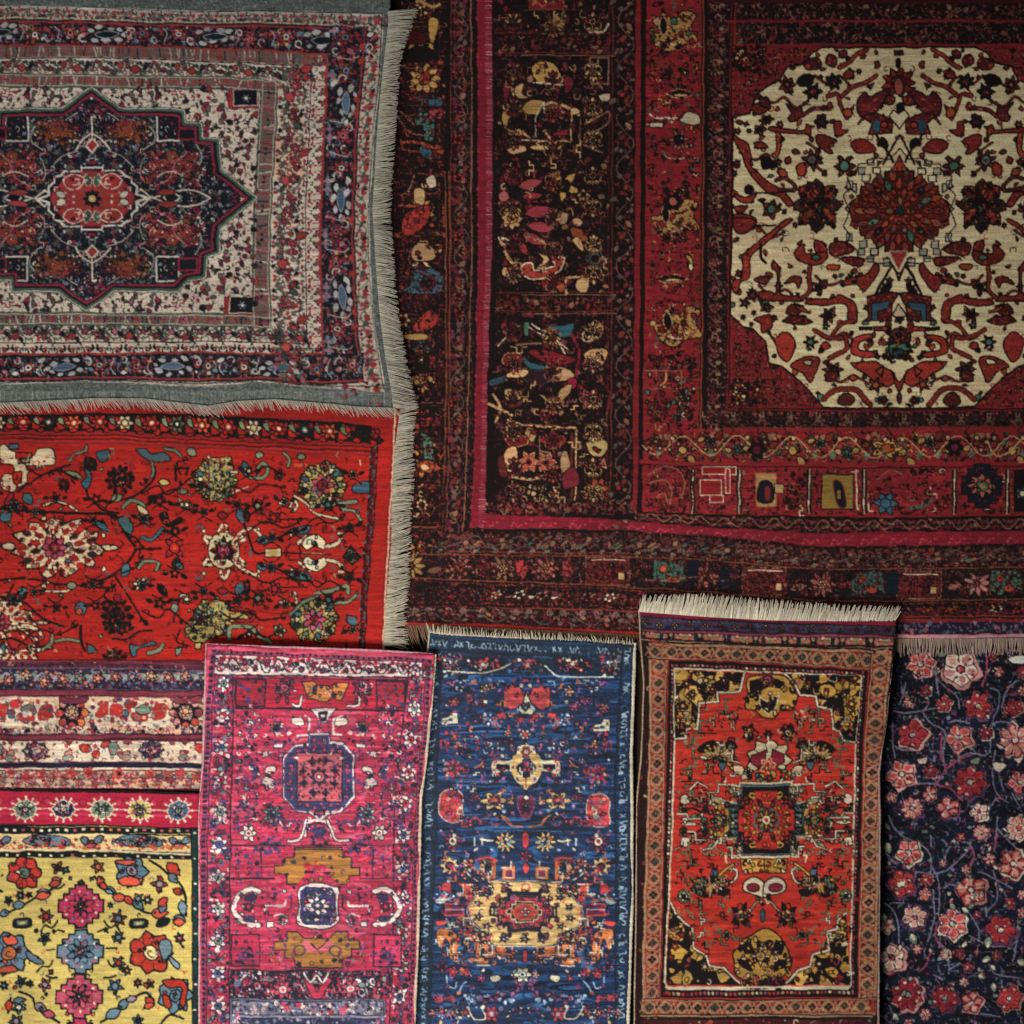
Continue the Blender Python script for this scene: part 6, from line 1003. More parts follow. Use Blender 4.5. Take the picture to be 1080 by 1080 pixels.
# ---------------------------------------------------------------- red runner with the stepped medallion
def paint_red_runner():
    s = Cloth(650, 625, 970, 1180, 'd', dict(k='#181214', d='#3c1418', r='#a42a20', R='#b23426', q='#8e2420', c='#b8a684', w='#c0b298', y='#a67c38', Y='#b68e48', o='#7c3428', O='#66281f', b='#3c5660', n='#1a2230', g='#4a5a40', G='#5c6a4c', m='#6c1a26', v='#3a3048', p='#8a3c50', l='#94785a', t='#46585c'), 41)
    s.frame(660, 610, 3.6); s.ow = .9
    f = lambda q: (np.array(q, float).reshape(-1, 2) / 3.6 + (660, 610)).ravel().tolist()
    # head stripes
    s.p('#7c1830', 40,120, 540,140, 1030,158, 1030,180, 540,165, 40,142, o='k', w=1)
    L = s.strip(f([50,142, 540,168, 1020,178]), f([60,190, 540,205, 1015,212]), 11, .5); s.r('v', 0, 0, L, 11, o='k'); s.bits(120, (0, 1, L, 10), 'nkptdm', 1.6, 3.2, o=0)
    for i in range(17): s.fl(5 + i * 16, 5.5 + s.rg.uniform(-1, 1), 3.6, s.rg.choice('clpcl'), 'm', '', 4, o='k', div=0)
    L = s.strip(f([62,192, 540,208, 1015,214]), f([70,238, 540,262, 1005,270]), 14, .5); s.r('#5c2030', 0, 0, L, 14); s.r('p', 0, 1, L, 2.4); s.r('l', 0, 3, L, 10, o='k'); s.bits(130, (0, 3.5, L, 9.5), 'cpmrkgv', 1.4, 2.8, o=0); s.l('k', 1.2, 0, 11, L, 11); s.l('l', 1, 0, 12.4, L, 12.4)
    for i in range(8): s.r('n', 18 + i * 36, 3.5, 22 + i * 36, 9.5)
    s.frame(660, 610, 3.6)
    # rings: outer dark, ochre-red vine border, dark guard, field
    OL = [62,240, 64,500, 55,900, 40,1700, 30,1990]; 
    P = lambda l, t, r, b, ch=0: [(l[0], t[0]), ((l[0] + r[0]) / 2, (t[0] + t[1]) / 2 - 2), (r[0], t[1]), (r[1], 560), (r[2], 1000), (r[3], b), (l[3], b), (l[2], 1000), (l[1], 560)]
    s.p('#2a1214', P((66, 62, 45, 30), (240, 268), (1005, 985, 965, 965), 1990), o='k'); s.bits(520, (45, 240, 1010, 1800), 'mqOldo', 5, 10, o=0)
    s.p('O', P((88, 90, 75, 60), (248, 276), (1000, 980, 955, 945), 1655), o='l', w=1.6)
    A = [(f([62,1660, 75,1000, 90,560, 90,250]), f([128,1590, 140,1000, 150,560, 158,305])), (f([90,250, 540,262, 1000,275]), f([158,305, 540,320, 915,345])), (f([1000,278, 980,560, 955,1000, 942,1660]), f([925,345, 905,560, 893,1000, 880,1590])), (f([60,1655, 500,1658, 945,1650]), f([130,1592, 500,1600, 880,1590]))]
    for i, (a, b_) in enumerate(A):
        W = 17; L = s.strip(a, b_, W); s.r('o' if i != 1 else 'O', 0, .5, L, W - .5); s.bits(int(L * 1.1), (0, 1, L, W - 1), 'qkmrqkOy', 1.6, 3.2, o=0, kinds='shl')
        t = 7; j = 0
        while t < L - 4:
            s.c('l', 1.1, t - 10, 3, t - 4, W - 4, t + 2, W - 4, t + 8, 3); s.c('l', .9, t - 10, W - 3, t - 5, 4, t + 1, 4, t + 8, W - 3)
            s.e('#8e5a44', t, W / 2, 5.6, 5.6, o='l', w=.9); s.fl(t, W / 2, 4.0, ('g', 't', 'g', 'k')[j % 4], 'l', 'k', 4, o='k', div=0, w=.8); t += 17.2; j += 1
        s.l('l', 1.2, 0, W - 1.2, L, W - 1.2); s.l('k', 1, 0, W, L, W); s.l('l', 1.1, 0, 1, L, 1)
    s.frame(660, 610, 3.6)
    s.p('k', P((160, 154, 140, 130), (305, 345), (918, 905, 893, 880), 1590), o='q', w=1.4)
    for a, b_ in (((145,1580, 150,1000, 166,560, 170,320), (165,1555, 170,1000, 178,560, 185,342)), ((170,318, 905,350), (185,335, 890,368)), ((905,350, 895,560, 882,1000, 868,1580), (888,368, 870,560, 860,1000, 850,1555)), ((140,1588, 870,1580), (160,1560, 850,1558))):
        L = s.strip(f(a), f(b_), 6); 
        for i in range(int(L / 4.6)): s.e(s.rg.choice('pmclpr'), 2 + i * 4.6, 3, 1.7, 1.5, o=0)
    s.frame(660, 610, 3.6); LW = [(186,340), (890,370), (875,560), (862,1000), (852,1540), (840,1555), (160,1555), (146,1530), (160,1200), (172,1000), (183,560)]
    s.p('r', LW, o='k', w=3.4); s.p('r', LW, o='w', w=1.8)
    s.fil([150, 345, 885, 1550], 'r', ['R', 'q', 'R'], 4.5, .14, .35, .0, 'q', asp=6)
    s.ow = 1.0
    def corner(q, box, n):
        s.p('k', q, o='w', w=2.2); s.bits(n, box, 'yYkymkryvcqY', 9, 22, o='k', w=.9)
    q1 = [(188,345), (450,358), (430,430), (350,432), (350,465), (280,470), (268,570), (225,572), (225,605), (184,605)]
    s.setclip(*np.array(q1).ravel()); s.p('k', q1); s.p('y', 195,440, 250,430, 245,560, 195,570, o='k'); s.bits(16, (186, 345, 450, 600), 'yY', 26, 44, o='k', kinds='jl'); s.bits(60, (186, 345, 450, 600), 'yYkmmprycYY', 9, 21, o='k', w=.9); s.setclip(); s.c('w', 1.8, 450, 362, 430, 430) ; s.l('k', 3.4, *[v for p_ in q1[1:] for v in p_]); s.l('w', 2, *[v for p_ in q1[1:] for v in p_])
    for (x, y) in ((230,400), (300,385), (370,385), (215,480), (250,440), (215,540), (330,420)): s.fl(x, y, 20, s.rg.choice('myYr'), s.rg.choice('ky'), 'c', 5, o='k', div=0, depth=.3)
    q2 = [(888,368), (600,362), (640,400), (660,440), (720,445), (725,485), (775,490), (785,570), (812,580), (825,612), (872,622)]
    s.setclip(*np.array(q2).ravel()); s.p('k', q2); s.p('y', 820,440, 870,440, 865,580, 830,560, o='k'); s.bits(16, (610, 362, 885, 612), 'yY', 26, 44, o='k', kinds='jl'); s.bits(60, (610, 362, 885, 612), 'yYkmmprycYY', 9, 21, o='k', w=.9); s.setclip(); s.l('k', 3.4, *[v for p_ in q2[1:] for v in p_]); s.l('w', 2, *[v for p_ in q2[1:] for v in p_])
    # top palmette between the corners
    s.b('y', 455,400, 480,370, 600,370, 640,430, 650,450, 630,500, 590,500, 560,530, 520,525, 490,500, 450,490, 460,440, o='k', w=1.4); s.p('k', 470,390, 540,370, 600,395, 590,420, 540,410, 500,430, 470,440); s.fl(538, 385, 34, 'm', 'p', 'k', 6); s.p('k', 505,450, 540,470, 580,445, 570,490, 540,515, 510,490, o='c', w=1.3); s.p('t', 525,470, 540,480, 560,465, 540,500); s.bits(26, (455, 380, 645, 515), 'Ykyckm', 9, 15)
    for (x, y) in ((468, 582), (615, 585)): s.fl(x, y, 36, 'k', 'y', 'r', 5, depth=.3); s.bits(8, (x - 28, y - 28, x + 28, y + 28), 'gcyrk', 8, 13)
    s.fl(540, 588, 18, 'k', 'm', '', 6)
    def leafy(x, y, fy=1):
        s.b('k', x-75,y-10*fy, x-60,y-30*fy, x-20,y-48*fy, x+20,y-36*fy, x+55,y-46*fy, x+78,y-20*fy, x+50,y-4*fy, x+66,y+24*fy, x+20,y+36*fy, x-10,y+26*fy, x-50,y+36*fy, x-46,y+8*fy, o=0)
        for i in range(11): a = -3.1 + i * .33; s.lf(s.rg.choice('yGlyyc'), x + 18 * math.cos(a), y + 20 * fy + 8 * math.sin(a) * fy, 52 * math.cos(a), 50 * math.sin(a) * fy, .16, o='k', w=.9)
        s.bits(10, (x - 60, y - 40, x + 60, y + 30), 'ykgbyk', 7, 12, o='k')
        s.l('l', 1.6, x - 40, y, x + 50, y); s.l('l', 1.6, x, y - 40 * fy, x, y + 35 * fy); s.b('b', x+5,y+40*fy, x+35,y+40*fy, x+20,y+70*fy); s.c('y', 2.4, x + 40, y + 40 * fy, x + 60, y + 60 * fy, x + 90, y + 80 * fy, o='k')
    for _ in s.sym(532): leafy(345, 660)
    def ang(x, y, d=1, e=1): s.l('k', 2.4, x, y, x + 30 * d, y - 8 * e, x + 30 * d, y + 40 * e, x + 55 * d, y + 42 * e); s.l('G', 1.2, x, y, x + 30 * d, y - 8 * e, x + 30 * d, y + 40 * e, x + 55 * d, y + 42 * e)
    for (x, y, d, e) in ((345,500,1,-1), (310,545,-1,1), (700,500,1,1), (735,540,-1,1), (225,640,1,1), (840,650,-1,1), (215,725,1,1), (850,740,-1,1), (225,810,1,1), (830,830,-1,1)): ang(x, y, d, e)
    s.l('k', 1.4, 270, 588, 340, 588); s.l('k', 1.2, 200, 770, 290, 768); s.l('k', 1.2, 730, 772, 800, 780); s.bits(16, (370, 500, 430, 540), 'Gkc', 6, 10, o=0); s.bits(16, (640, 500, 720, 540), 'Gkc', 6, 10, o=0)
    # pendant, medallion in the middle
    s.fl(540, 690, 92, 'c', '', '', 9, ry=84, depth=.12, div='k', w=1.5); s.lf('c', 450, 745, -45, -38, .3); s.lf('c', 630, 745, 45, -38, .3); s.p('r', 470,740, 540,700, 610,740, 600,770, 480,770, o='k'); s.p('m', 475,670, 530,650, 530,690, 500,720, 470,700, o='k'); s.p('m', 555,650, 600,670, 600,700, 570,720, 550,690, o='k'); s.l('w', 2.4, 540, 600, 540, 690); s.fl(538, 710, 34, 'R', 'q', '', 5, o='c'); s.bits(30, (440, 725, 640, 782), 'ygrcbwk', 10, 18, o='k')
    s.frame(660, 840, 3.6); cy = 88
    s.p('c', 415,cy-135, 660,cy-135, 640,cy-40, 640,cy+135, 420,cy+135, 430,cy+60, 385,cy+60, 385,cy-60, 420,cy-62, o='k')
    s.st('n', 532, cy, 0,140, 100,140, 100,68, 150,68, 150,0, o='c', w=2.2); s.st('k', 532, cy, 0,130, 92,130, 92,62, 140,62, 140,0, o='t', w=1.2)
    s.st('r', 532, cy, 0,108, 40,108, 44,72, 78,70, 82,40, 104,38, 106,0, o='q', w=1.6); s.st('r', 532, cy, 0,80, 60,78, 82,40, 104,38, 106,0, o='q'); s.st('q', 532, cy, 0,66, 30,64, 34,46, 60,44, 64,24, 84,22, 84,0, o='y', w=1.3); s.st('b', 532, cy, 0,48, 26,46, 30,30, 50,28, 52,0, o='o', w=1.2)
    for _ in s.sym4(532, cy): s.bits(30, (532, cy - 100, 634, cy), 'rRyqRmoR', 9, 16, o='k', w=.8); s.fl(532, cy, 44, 'y', 'c', 'r', 8, div='k', depth=.3)
    for _ in s.sym4(532, cy):
        s.c('w', 2, 380, cy, 330, cy - 60, 290, cy - 40, 285, cy, o='k'); s.b('y', 340,cy - 60, 385,cy - 50, 385,cy, 340,cy, o='k'); s.fl(350, cy - 8, 24, 'G', 'y', 'r', 5); s.lf('m', 240, cy - 75, 80, 10, .25, o='k'); s.lf('w', 205, cy - 8, 70, -4, .12, o='k'); s.b('l', 300,cy - 120, 340,cy - 90, 380,cy - 75, 350,cy - 60, 310,cy - 95, o='k'); s.lf('w', 205, cy - 90, 35, 20, .5, o='k'); s.bits(9, (225, cy - 130, 330, cy - 60), 'lyrkcm', 8, 14, o='k'); s.l('w', 1.8, 420, cy - 135, 375, cy - 135, 380, cy - 160); s.bits(8, (395, cy - 55, 425, cy), 'tkbG', 8, 12, o=0)
    for _ in s.sym4(532, cy):
        s.l('k', 3, 385, cy - 64, 360, cy - 64, 360, cy - 84, 325, cy - 84); s.l('w', 1.5, 385, cy - 64, 360, cy - 64, 360, cy - 84, 325, cy - 84); s.bits(18, (290, cy - 62, 388, cy), 'yYcgkrG', 9, 15, o='k'); s.bits(10, (395, cy - 130, 440, cy - 70), 'ybGc', 8, 13, o='k')
        s.c('k', 2.2, 210, cy - 40, 250, cy - 50, 285, cy - 30); s.fl(215, cy - 45, 18, 'y', 'k', '', 5)
    # lower pendants
    for _ in s.sym(524):
        s.b('w', 445,325, 480,305, 524,330, 524,380, 490,372, 445,360, o='k', w=1.4); s.e('m', 480, 345, 26, 16, o='k'); s.p('y', 435,235, 524,235, 524,290, 480,290, 440,280, o='k'); s.bits(8, (440, 238, 520, 285), 'yrckY', 9, 15)
        s.c('w', 1.8, 395, 265, 420, 285, 405, 320, 365, 335, o='k'); s.bits(6, (390, 250, 430, 290), 'cgkw', 8, 12); leafy(315, 335, -1)
        s.fl(438, 450, 48, 'k', 'y', '', 5, depth=.35); s.bits(12, (405, 415, 475, 485), 'ygpbkck', 10, 16); s.c('l', 1.8, 475, 425, 495, 400, 515, 395, o='k'); ang(215, 215, 1, 1); ang(250, 400, 1, 1); s.e('G', 215, 375, 24, 26); s.fl(215, 375, 20, 'c', 'k', '', 4); ang(330, 520, 1, 1); s.fl(380, 528, 20, 'G', 'k', '', 4)
    s.b('b', 510,435, 524,425, 528,460, 515,475); s.bits(6, (490, 370, 560, 410), 'wkc', 9, 14)
    s.b('y', 405,595, 430,570, 440,545, 480,525, 524,500, 570,520, 600,555, 620,600, 630,630, 610,670, 560,700, 480,700, 420,680, 410,640, o='k', w=1.6)
    for _ in s.sym(520): s.p('k', 440,560, 470,545, 490,600, 450,600); s.p('k', 420,620, 470,620, 480,665, 440,650); s.p('k', 495,545, 515,555, 500,580)
    s.fl(512, 608, 44, 'c', 'y', 'b', 8, depth=.35); s.bits(34, (420, 540, 620, 690), 'yYkckYm', 9, 15)
    q3 = [(166,400), (185,440), (215,470), (250,500), (255,570), (305,600), (315,640), (370,650), (410,690), (440,712), (160,712), (150,690)]
    q4 = [(835,440), (805,470), (800,500), (765,510), (768,580), (710,600), (700,645), (650,660), (620,700), (600,712), (850,712), (852,690)]
    for q, bx in ((q3, (152, 430, 420, 712)), (q4, (630, 460, 850, 712))):
        s.setclip(*np.array(q).ravel()); s.p('k', q); s.bits(18, bx, 'yY', 26, 42, o='k', kinds='jl'); s.bits(50, bx, 'yYkmmpryYcYkq', 9, 19, o='k', w=.9); s.setclip()
        s.l('k', 3.4, *[v for p_ in q[:-2] for v in p_]); s.l('w', 2, *[v for p_ in q[:-2] for v in p_])
    s.bits(46, (440, 690, 600, 718), 'mkypr', 9, 15); s.l('w', 1.8, 150, 722, 850, 720)
    for _ in s.sym(528):
        s.bits(60, (175, 150, 400, 560), 'qGkqlkG', 7, 12, o=0, kinds='hsl'); s.bits(16, (190, 20, 420, 160), 'lGkcyk', 9, 15, o='k', kinds='ljf')
        s.bits(34, (180, 160, 420, 560), ['k', 'k', 'G', 'k'], 10, 18, o=0, kinds='z'); s.bits(12, (180, 160, 420, 560), ['w', 'l', 'G'], 8, 13, o=1, kinds='z')
        for q in ((230,130, 260,130, 260,160, 300,160), (190,60, 230,60, 240,80, 280,80), (380,190, 400,190, 400,230, 430,230), (290,200, 330,190, 350,160)): s.l('k', 2.6, *q); s.l('w', 1.3, *q)
    s.frame(660, 610, 3.6)
    for _ in s.sym(532):
        s.bits(70, (190, 480, 440, 860), 'qGkqlkG', 7, 12, o=0, kinds='hsl')
        s.bits(30, (200, 490, 440, 860), ['k', 'k', 'G', 'k'], 10, 18, o=0, kinds='z'); s.bits(12, (200, 490, 440, 860), ['w', 'l', 'G'], 8, 13, o=1, kinds='z')
        for q in ((380,780, 350,780, 350,810, 310,810), (240,800, 270,770, 310,790), (430,700, 400,690, 400,650)): s.l('k', 2.6, *q); s.l('w', 1.3, *q)
    # foot stripe
    s.frame(660, 840, 3.6); s.p('l', 50,822, 940,828, 940,838, 50,832, o='k'); s.p('#4c1c20', 50,840, 940,844, 940,1300, 50,1300, o='k'); s.bits(500, (50, 846, 940, 1300), 'oplmOcG', 8, 16, o='k', w=.7)
    return s.finish(warp=.35, streak=.11, grain=.06, sx=24, sy=2.2)
# ---------------------------------------------------------------- navy flower rug
def paint_navy():
    s = Cloth(905, 650, 1180, 1180, 'k', dict(k='#10121d', n='#161c30', N='#1c263e', r='#8c262c', R='#a63a3c', q='#6c1c28', o='#b45a40', c='#c0ac96', C='#cdbda6', p='#b47a72', v='#583450', l='#6c687c', L='#84828e', b='#50606c', g='#707868', m='#8a3a50', w='#c0b4a4'), 51)
    s.frame(); s.ow = .9; 
    s.fil([905, 740, 1180, 1180], 'k', ['n', 'n'], 9, .1, .1, .0, 'n', asp=3, seed=4)
    s.fil([905, 650, 1180, 1180], 'kn', ['b', 'N', 'l', 'v', 'q', 'g'], 4.2, .06, .68, .06, 'k', seed=1)
    def stems(c, w, *qs):
        for q in qs: s.c(c, w, *q)
    s.frame(900, 640, 4.91)
    stems('l', 1.5, (420,280, 430,380, 440,450), (440,380, 480,420, 530,460, 545,530), (205,535, 280,545, 350,535, 430,520), (360,540, 400,600, 470,650, 460,740, 475,830), (490,600, 540,590, 600,600), (700,420, 750,440, 750,520, 720,580, 710,680, 700,750, 650,770, 610,730), (840,380, 790,430, 770,520), (720,600, 780,590, 820,610), (200,600, 205,700, 215,780), (215,720, 260,740, 330,740), (290,915, 380,915, 440,920), (730,740, 715,860, 740,960, 800,1010), (750,870, 780,950), (380,450, 385,500, 360,545), (540,780, 600,760, 680,770), (235,500, 260,440, 270,390), (680,1075, 740,990), (820,960, 860,1040))
    stems('m', 1.9, (690,250, 685,330, 660,410), (420,930, 470,850, 540,790, 610,770), (455,650, 450,760, 480,840), (560,1000, 500,940, 440,925))
    s.frame(900, 860, 4.91)
    stems('l', 1.5, (185,0, 210,60, 260,110, 330,140, 380,180, 405,230, 400,290), (400,110, 400,160), (470,240, 490,170, 540,135, 600,150, 620,210, 590,290), (480,290, 540,230, 600,170), (330,290, 420,300, 480,290), (405,260, 440,330, 445,400, 435,520), (415,390, 415,520, 400,600, 365,700, 380,740), (740,0, 735,100, 725,180), (740,60, 800,130, 850,180), (650,290, 740,330, 820,380), (720,280, 740,340, 800,430), (735,350, 745,430, 690,500, 700,540), (590,490, 640,570, 650,610, 635,720), (160,190, 220,250), (160,450, 210,500, 235,580, 230,660), (430,650, 470,690, 490,760, 490,820), (490,800, 550,760), (600,620, 680,660, 760,680, 840,650, 860,580), (850,640, 820,760), (700,770, 740,820, 850,840), (410,820, 460,850), (180,980, 215,1060), (660,1030, 760,1040), (200,450, 260,450), (460,390, 500,360, 540,370))
    stems('m', 1.8, (430,560, 425,640, 460,690), (345,800, 380,760, 400,700), (760,600, 690,610), (740,90, 730,170), (600,160, 620,200, 600,260))
    def flo(x, y, r, kind):
        c1, c2, c3 = {'r': ('R', 'p', 'c'), 'd': ('r', 'q', 'g'), 'w': ('C', 'p', 'R'), 'p': ('p', 'R', 'c'), 's': ('R', 'r', 'c'), 'o': ('o', 'R', 'c')}[kind]
        n = s.rg.choice((5, 6, 5, 8)); rot = s.rg.random() * 6
        s.fl(x + r * .06, y + r * .06, r * 1.14, s.rg.choice(['c', 'p', 'v', 'p']), '', '', n, o=0, rot=rot, depth=.12, div=0)
        s.fl(x, y, r, c1, '', '', n, o='k', rot=rot, depth=.13, div='q' if kind != 'w' else 'm')
        for i in range(n):
            a = rot + i * 6.283 / n; s.lf(c2, x + .3 * r * math.cos(a), y + .3 * r * math.sin(a), .62 * r * math.cos(a), .62 * r * math.sin(a), .34, o=0); s.l('k', .8, x + .4 * r * math.cos(a + .5), y + .4 * r * math.sin(a + .5), x + .85 * r * math.cos(a + 3.1416 / n), y + .85 * r * math.sin(a + 3.1416 / n)); s.e(s.rg.choice([c1, 'c', 'p', 'q']), x + .72 * r * math.cos(a + .2), y + .72 * r * math.sin(a + .2), r * .1, r * .08, o=0)
            if kind in 'wpro': s.l(s.rg.choice('cCp'), .9, x + .3 * r * math.cos(a + .3), y + .3 * r * math.sin(a + .3), x + .8 * r * math.cos(a + .3), y + .8 * r * math.sin(a + .3))
        s.e('k', x, y, r * .26, r * .24, o=0); s.e(c3, x, y, r * .17, r * .15, o=0); s.bits(5, (x - r * .3, y - r * .3, x + r * .3, y + r * .3), [c3, 'c', 'v'], r * .08, r * .14, o=0)
    s.frame(900, 640, 4.91)
    for q in ((345,295,72,'p'), (550,318,98,'w'), (745,330,30,'o'), (375,432,34,'d'), (465,500,46,'s'), (640,510,76,'s'), (830,518,50,'d'), (285,485,30,'p'), (305,660,80,'s'), (545,675,72,'p'), (683,650,40,'d'), (835,690,92,'r'), (245,865,76,'p'), (395,850,40,'d'), (600,905,88,'s'), (860,905,66,'p'), (395,968,38,'r'), (300,1040,64,'r'), (490,1040,62,'r'), (650,1060,50,'w'), (720,250,28,'d'), (870,335,34,'s'), (870,430,26,'o'), (190,980,30,'p'), (1020,300,80,'w'), (1040,480,70,'s'), (1050,700,80,'r'), (1060,900,70,'s'), (1180,380,60,'p'), (1200,620,80,'s'), (1200,820,70,'r'), (1180,1020,70,'w')): flo(*q)
    s.b('c', 330,785, 380,780, 370,810, 340,810, o='k'); s.b('c', 720,800, 790,810, 750,850, 720,830, o='k'); s.b('g', 600,800, 650,780, 640,820, o='k'); s.lf('v', 510, 530, 20, 40, .4); s.b('C', 800,260, 880,250, 884,290, 820,290, o='k'); s.lf('g', 430, 250, 60, -10, .3)
    s.frame(900, 860, 4.91)
    for q in ((285,190,70,'p'), (825,250,78,'r'), (700,220,34,'r'), (250,350,76,'s'), (378,330,36,'s'), (370,410,38,'p'), (610,385,82,'r'), (315,525,66,'w'), (510,560,80,'p'), (760,590,84,'s'), (200,735,74,'w'), (275,925,88,'d'), (470,945,76,'d'), (610,965,60,'r'), (805,945,70,'s'), (475,715,32,'r'), (590,780,30,'s'), (325,690,26,'p'), (870,410,26,'r'), (810,450,32,'m' and 's'), (640,510,26,'d'), (550,710,28,'d'), (735,720,30,'d'), (870,500,30,'r'), (850,60,70,'w'), (655,85,44,'r'), (550,110,28,'s'), (580,275,26,'p'), (465,245,22,'p'), (570,860,26,'r'), (370,1030,34,'r'), (280,1070,24,'r'), (170,570,40,'w'), (1030,160,80,'s'), (1050,420,80,'r'), (1060,680,80,'p'), (1040,900,80,'s'), (1200,300,80,'w'), (1200,560,80,'s'), (1200,820,70,'r'), (1190,60,60,'p'), (260,1200,80,'r'), (480,1230,80,'s'), (700,1190,80,'w'), (900,1230,80,'s'), (1100,1180,80,'p'), (300,1400,80,'s'), (600,1420,80,'r'), (850,1440,80,'p'), (1100,1430,80,'s')): flo(*q)
    for i in range(26): x, y = s.rg.uniform(160, 860), s.rg.uniform(20, 1000); s.lf('g', x, y, s.rg.uniform(-40, 40), s.rg.uniform(-40, 40), .3, o='k'); s.lf('c', x, y, s.rg.uniform(-30, 30), s.rg.uniform(-30, 30), .25, o=0)
    for (x, y, dx, dy) in ((290,610,30,60), (690,680,15,-60), (720,860,10,50), (660,750,50,-20), (200,1020,30,40), (560,470,40,30), (840,750,60,20), (170,130,10,70), (480,410,30,-10), (150,500,10,60), (640,820,50,20)): s.lf('g', x, y, dx, dy, .35, o='k'); s.lf('C', x + 4, y + 4, dx * .6, dy * .6, .25, o=0)
    s.frame(); s.bits(240, (905, 690, 1180, 1180), 'brvLcgRq', 1.4, 3.0, o=0); s.bits(100, (905, 690, 1180, 1180), 'pcR', 2, 3.4, o='k', kinds='fl')
    return s.finish(warp=.6, streak=.13, grain=.09)
# ---------------------------------------------------------------- rug building
def lin(a): a = np.clip(a, 0, 1); return np.where(a <= .04045, a / 12.92, ((a + .055) / 1.055) ** 2.4)
def world_xyz(px, py, d):
    """picture pixel at distance d in front of the wall -> real position"""
    k = PX * (DIST - np.mean(d)) / DIST
    return (px - 540) * k, -d, ZC + (540 - py) * k
def wool(name, rough=.92, sheen=.06, bump=.5, spec=.25, weft=1.0):
    m, nt, b = new_mat(name); N = nt.nodes.new; L = nt.links.new
    at = N('ShaderNodeAttribute'); at.attribute_name = 'Col'; tc = N('ShaderNodeTexCoord')
    n1 = N('ShaderNodeTexNoise'); n1.inputs['Scale'].default_value = 420; n1.inputs['Detail'].default_value = 3
    mp = N('ShaderNodeMapping'); mp.inputs['Scale'].default_value = (10, 10, 260); n2 = N('ShaderNodeTexNoise'); n2.inputs['Scale'].default_value = 1; n2.inputs['Detail'].default_value = 4
    n3 = N('ShaderNodeTexNoise'); n3.inputs['Scale'].default_value = 5; n3.inputs['Detail'].default_value = 6
    r1 = N('ShaderNodeMapRange'); r1.inputs['From Min'].default_value = .3; r1.inputs['From Max'].default_value = .7; r1.inputs['To Min'].default_value = .72; r1.inputs['To Max'].default_value = 1.28
    r2 = N('ShaderNodeMapRange'); r2.inputs['From Min'].default_value = .3; r2.inputs['From Max'].default_value = .7; r2.inputs['To Min'].default_value = 1 - .2 * weft; r2.inputs['To Max'].default_value = 1 + .2 * weft
    r3 = N('ShaderNodeMapRange'); r3.inputs['From Min'].default_value = .3; r3.inputs['From Max'].default_value = .7; r3.inputs['To Min'].default_value = .88; r3.inputs['To Max'].default_value = 1.1
    m1 = N('ShaderNodeMath'); m1.operation = 'MULTIPLY'; m2 = N('ShaderNodeMath'); m2.operation = 'MULTIPLY'
    vm = N('ShaderNodeVectorMath'); vm.operation = 'SCALE'
    L(tc.outputs['Object'], n1.inputs[0]); L(tc.outputs['Object'], mp.inputs[0]); L(mp.outputs[0], n2.inputs[0]); L(tc.outputs['Object'], n3.inputs[0])
    L(n1.outputs[0], r1.inputs[0]); L(n2.outputs[0], r2.inputs[0]); L(n3.outputs[0], r3.inputs[0])
    L(r1.outputs[0], m1.inputs[0]); L(r2.outputs[0], m1.inputs[1]); L(m1.outputs[0], m2.inputs[0]); L(r3.outputs[0], m2.inputs[1])
    L(at.outputs['Color'], vm.inputs[0]); L(m2.outputs[0], vm.inputs['Scale']); L(vm.outputs[0], b.inputs['Base Color'])
    ad = N('ShaderNodeMath'); ad.operation = 'ADD'; L(n1.outputs[0], ad.inputs[0]); L(n2.outputs[0], ad.inputs[1])
    bp = N('ShaderNodeBump'); bp.inputs['Strength'].default_value = bump; bp.inputs['Distance'].default_value = .004; L(ad.outputs[0], bp.inputs['Height']); L(bp.outputs[0], b.inputs['Normal'])
    b.inputs['Roughness'].default_value = rough; b.inputs['Specular IOR Level'].default_value = spec; b.inputs['Sheen Weight'].default_value = sheen; b.inputs['Sheen Roughness'].default_value = .4
    return m
M_PILE = wool('wool_pile'); M_SILK = wool('lustrous_pile', .55, .03, .4, .22, 1.5); M_FLAT = wool('flat_woven_wool', .95, .04, .8); M_COTTON = wool('cotton_fringe', .95, .1, .3, .2, .3)
def root(name, label, cat, px, py, d, group='rugs hung overlapping on the wall'):
    o = bpy.data.objects.new(name, None); scene.collection.objects.link(o); x, y, z = world_xyz(px, py, d); o.location = (x, y, z); o.empty_display_size = .1
    o['label'] = label; o['category'] = cat
    if group: o['group'] = group
    return o
def add_mesh(name, V, F, C, mat, parent, smooth=True):
    V = np.asarray(V, np.float32) - np.array(parent.location, np.float32); F = np.asarray(F, np.int32)
    me = bpy.data.meshes.new(name); me.vertices.add(len(V)); me.vertices.foreach_set('co', V.ravel())
    k = F.shape[1]; me.loops.add(F.size); me.loops.foreach_set('vertex_index', F.ravel()); me.polygons.add(len(F))
    me.polygons.foreach_set('loop_start', np.arange(0, F.size, k, dtype=np.int32))
    me.update(calc_edges=True)
    if smooth: me.polygons.foreach_set('use_smooth', np.ones(len(F), bool))
    a = me.color_attributes.new('Col', 'FLOAT_COLOR', 'POINT'); c4 = np.ones((len(V), 4), np.float32); c4[:, :3] = C; a.data.foreach_set('color', c4.ravel())
    me.materials.append(mat); me.validate(); o = bpy.data.objects.new(name, me); scene.collection.objects.link(o); o.parent = parent; return o
def interp(line, t):
    q = np.array(line, float).reshape(-1, 2); return q
def fx(line, y): q = np.array(line, float).reshape(-1, 2); q = q[np.argsort(q[:, 1])]; return np.interp(y, q[:, 1], q[:, 0])      # x of an upright edge
def fy(line, x): q = np.array(line, float).reshape(-1, 2); q = q[np.argsort(q[:, 0])]; return np.interp(x, q[:, 0], q[:, 1])      # y of a level edge
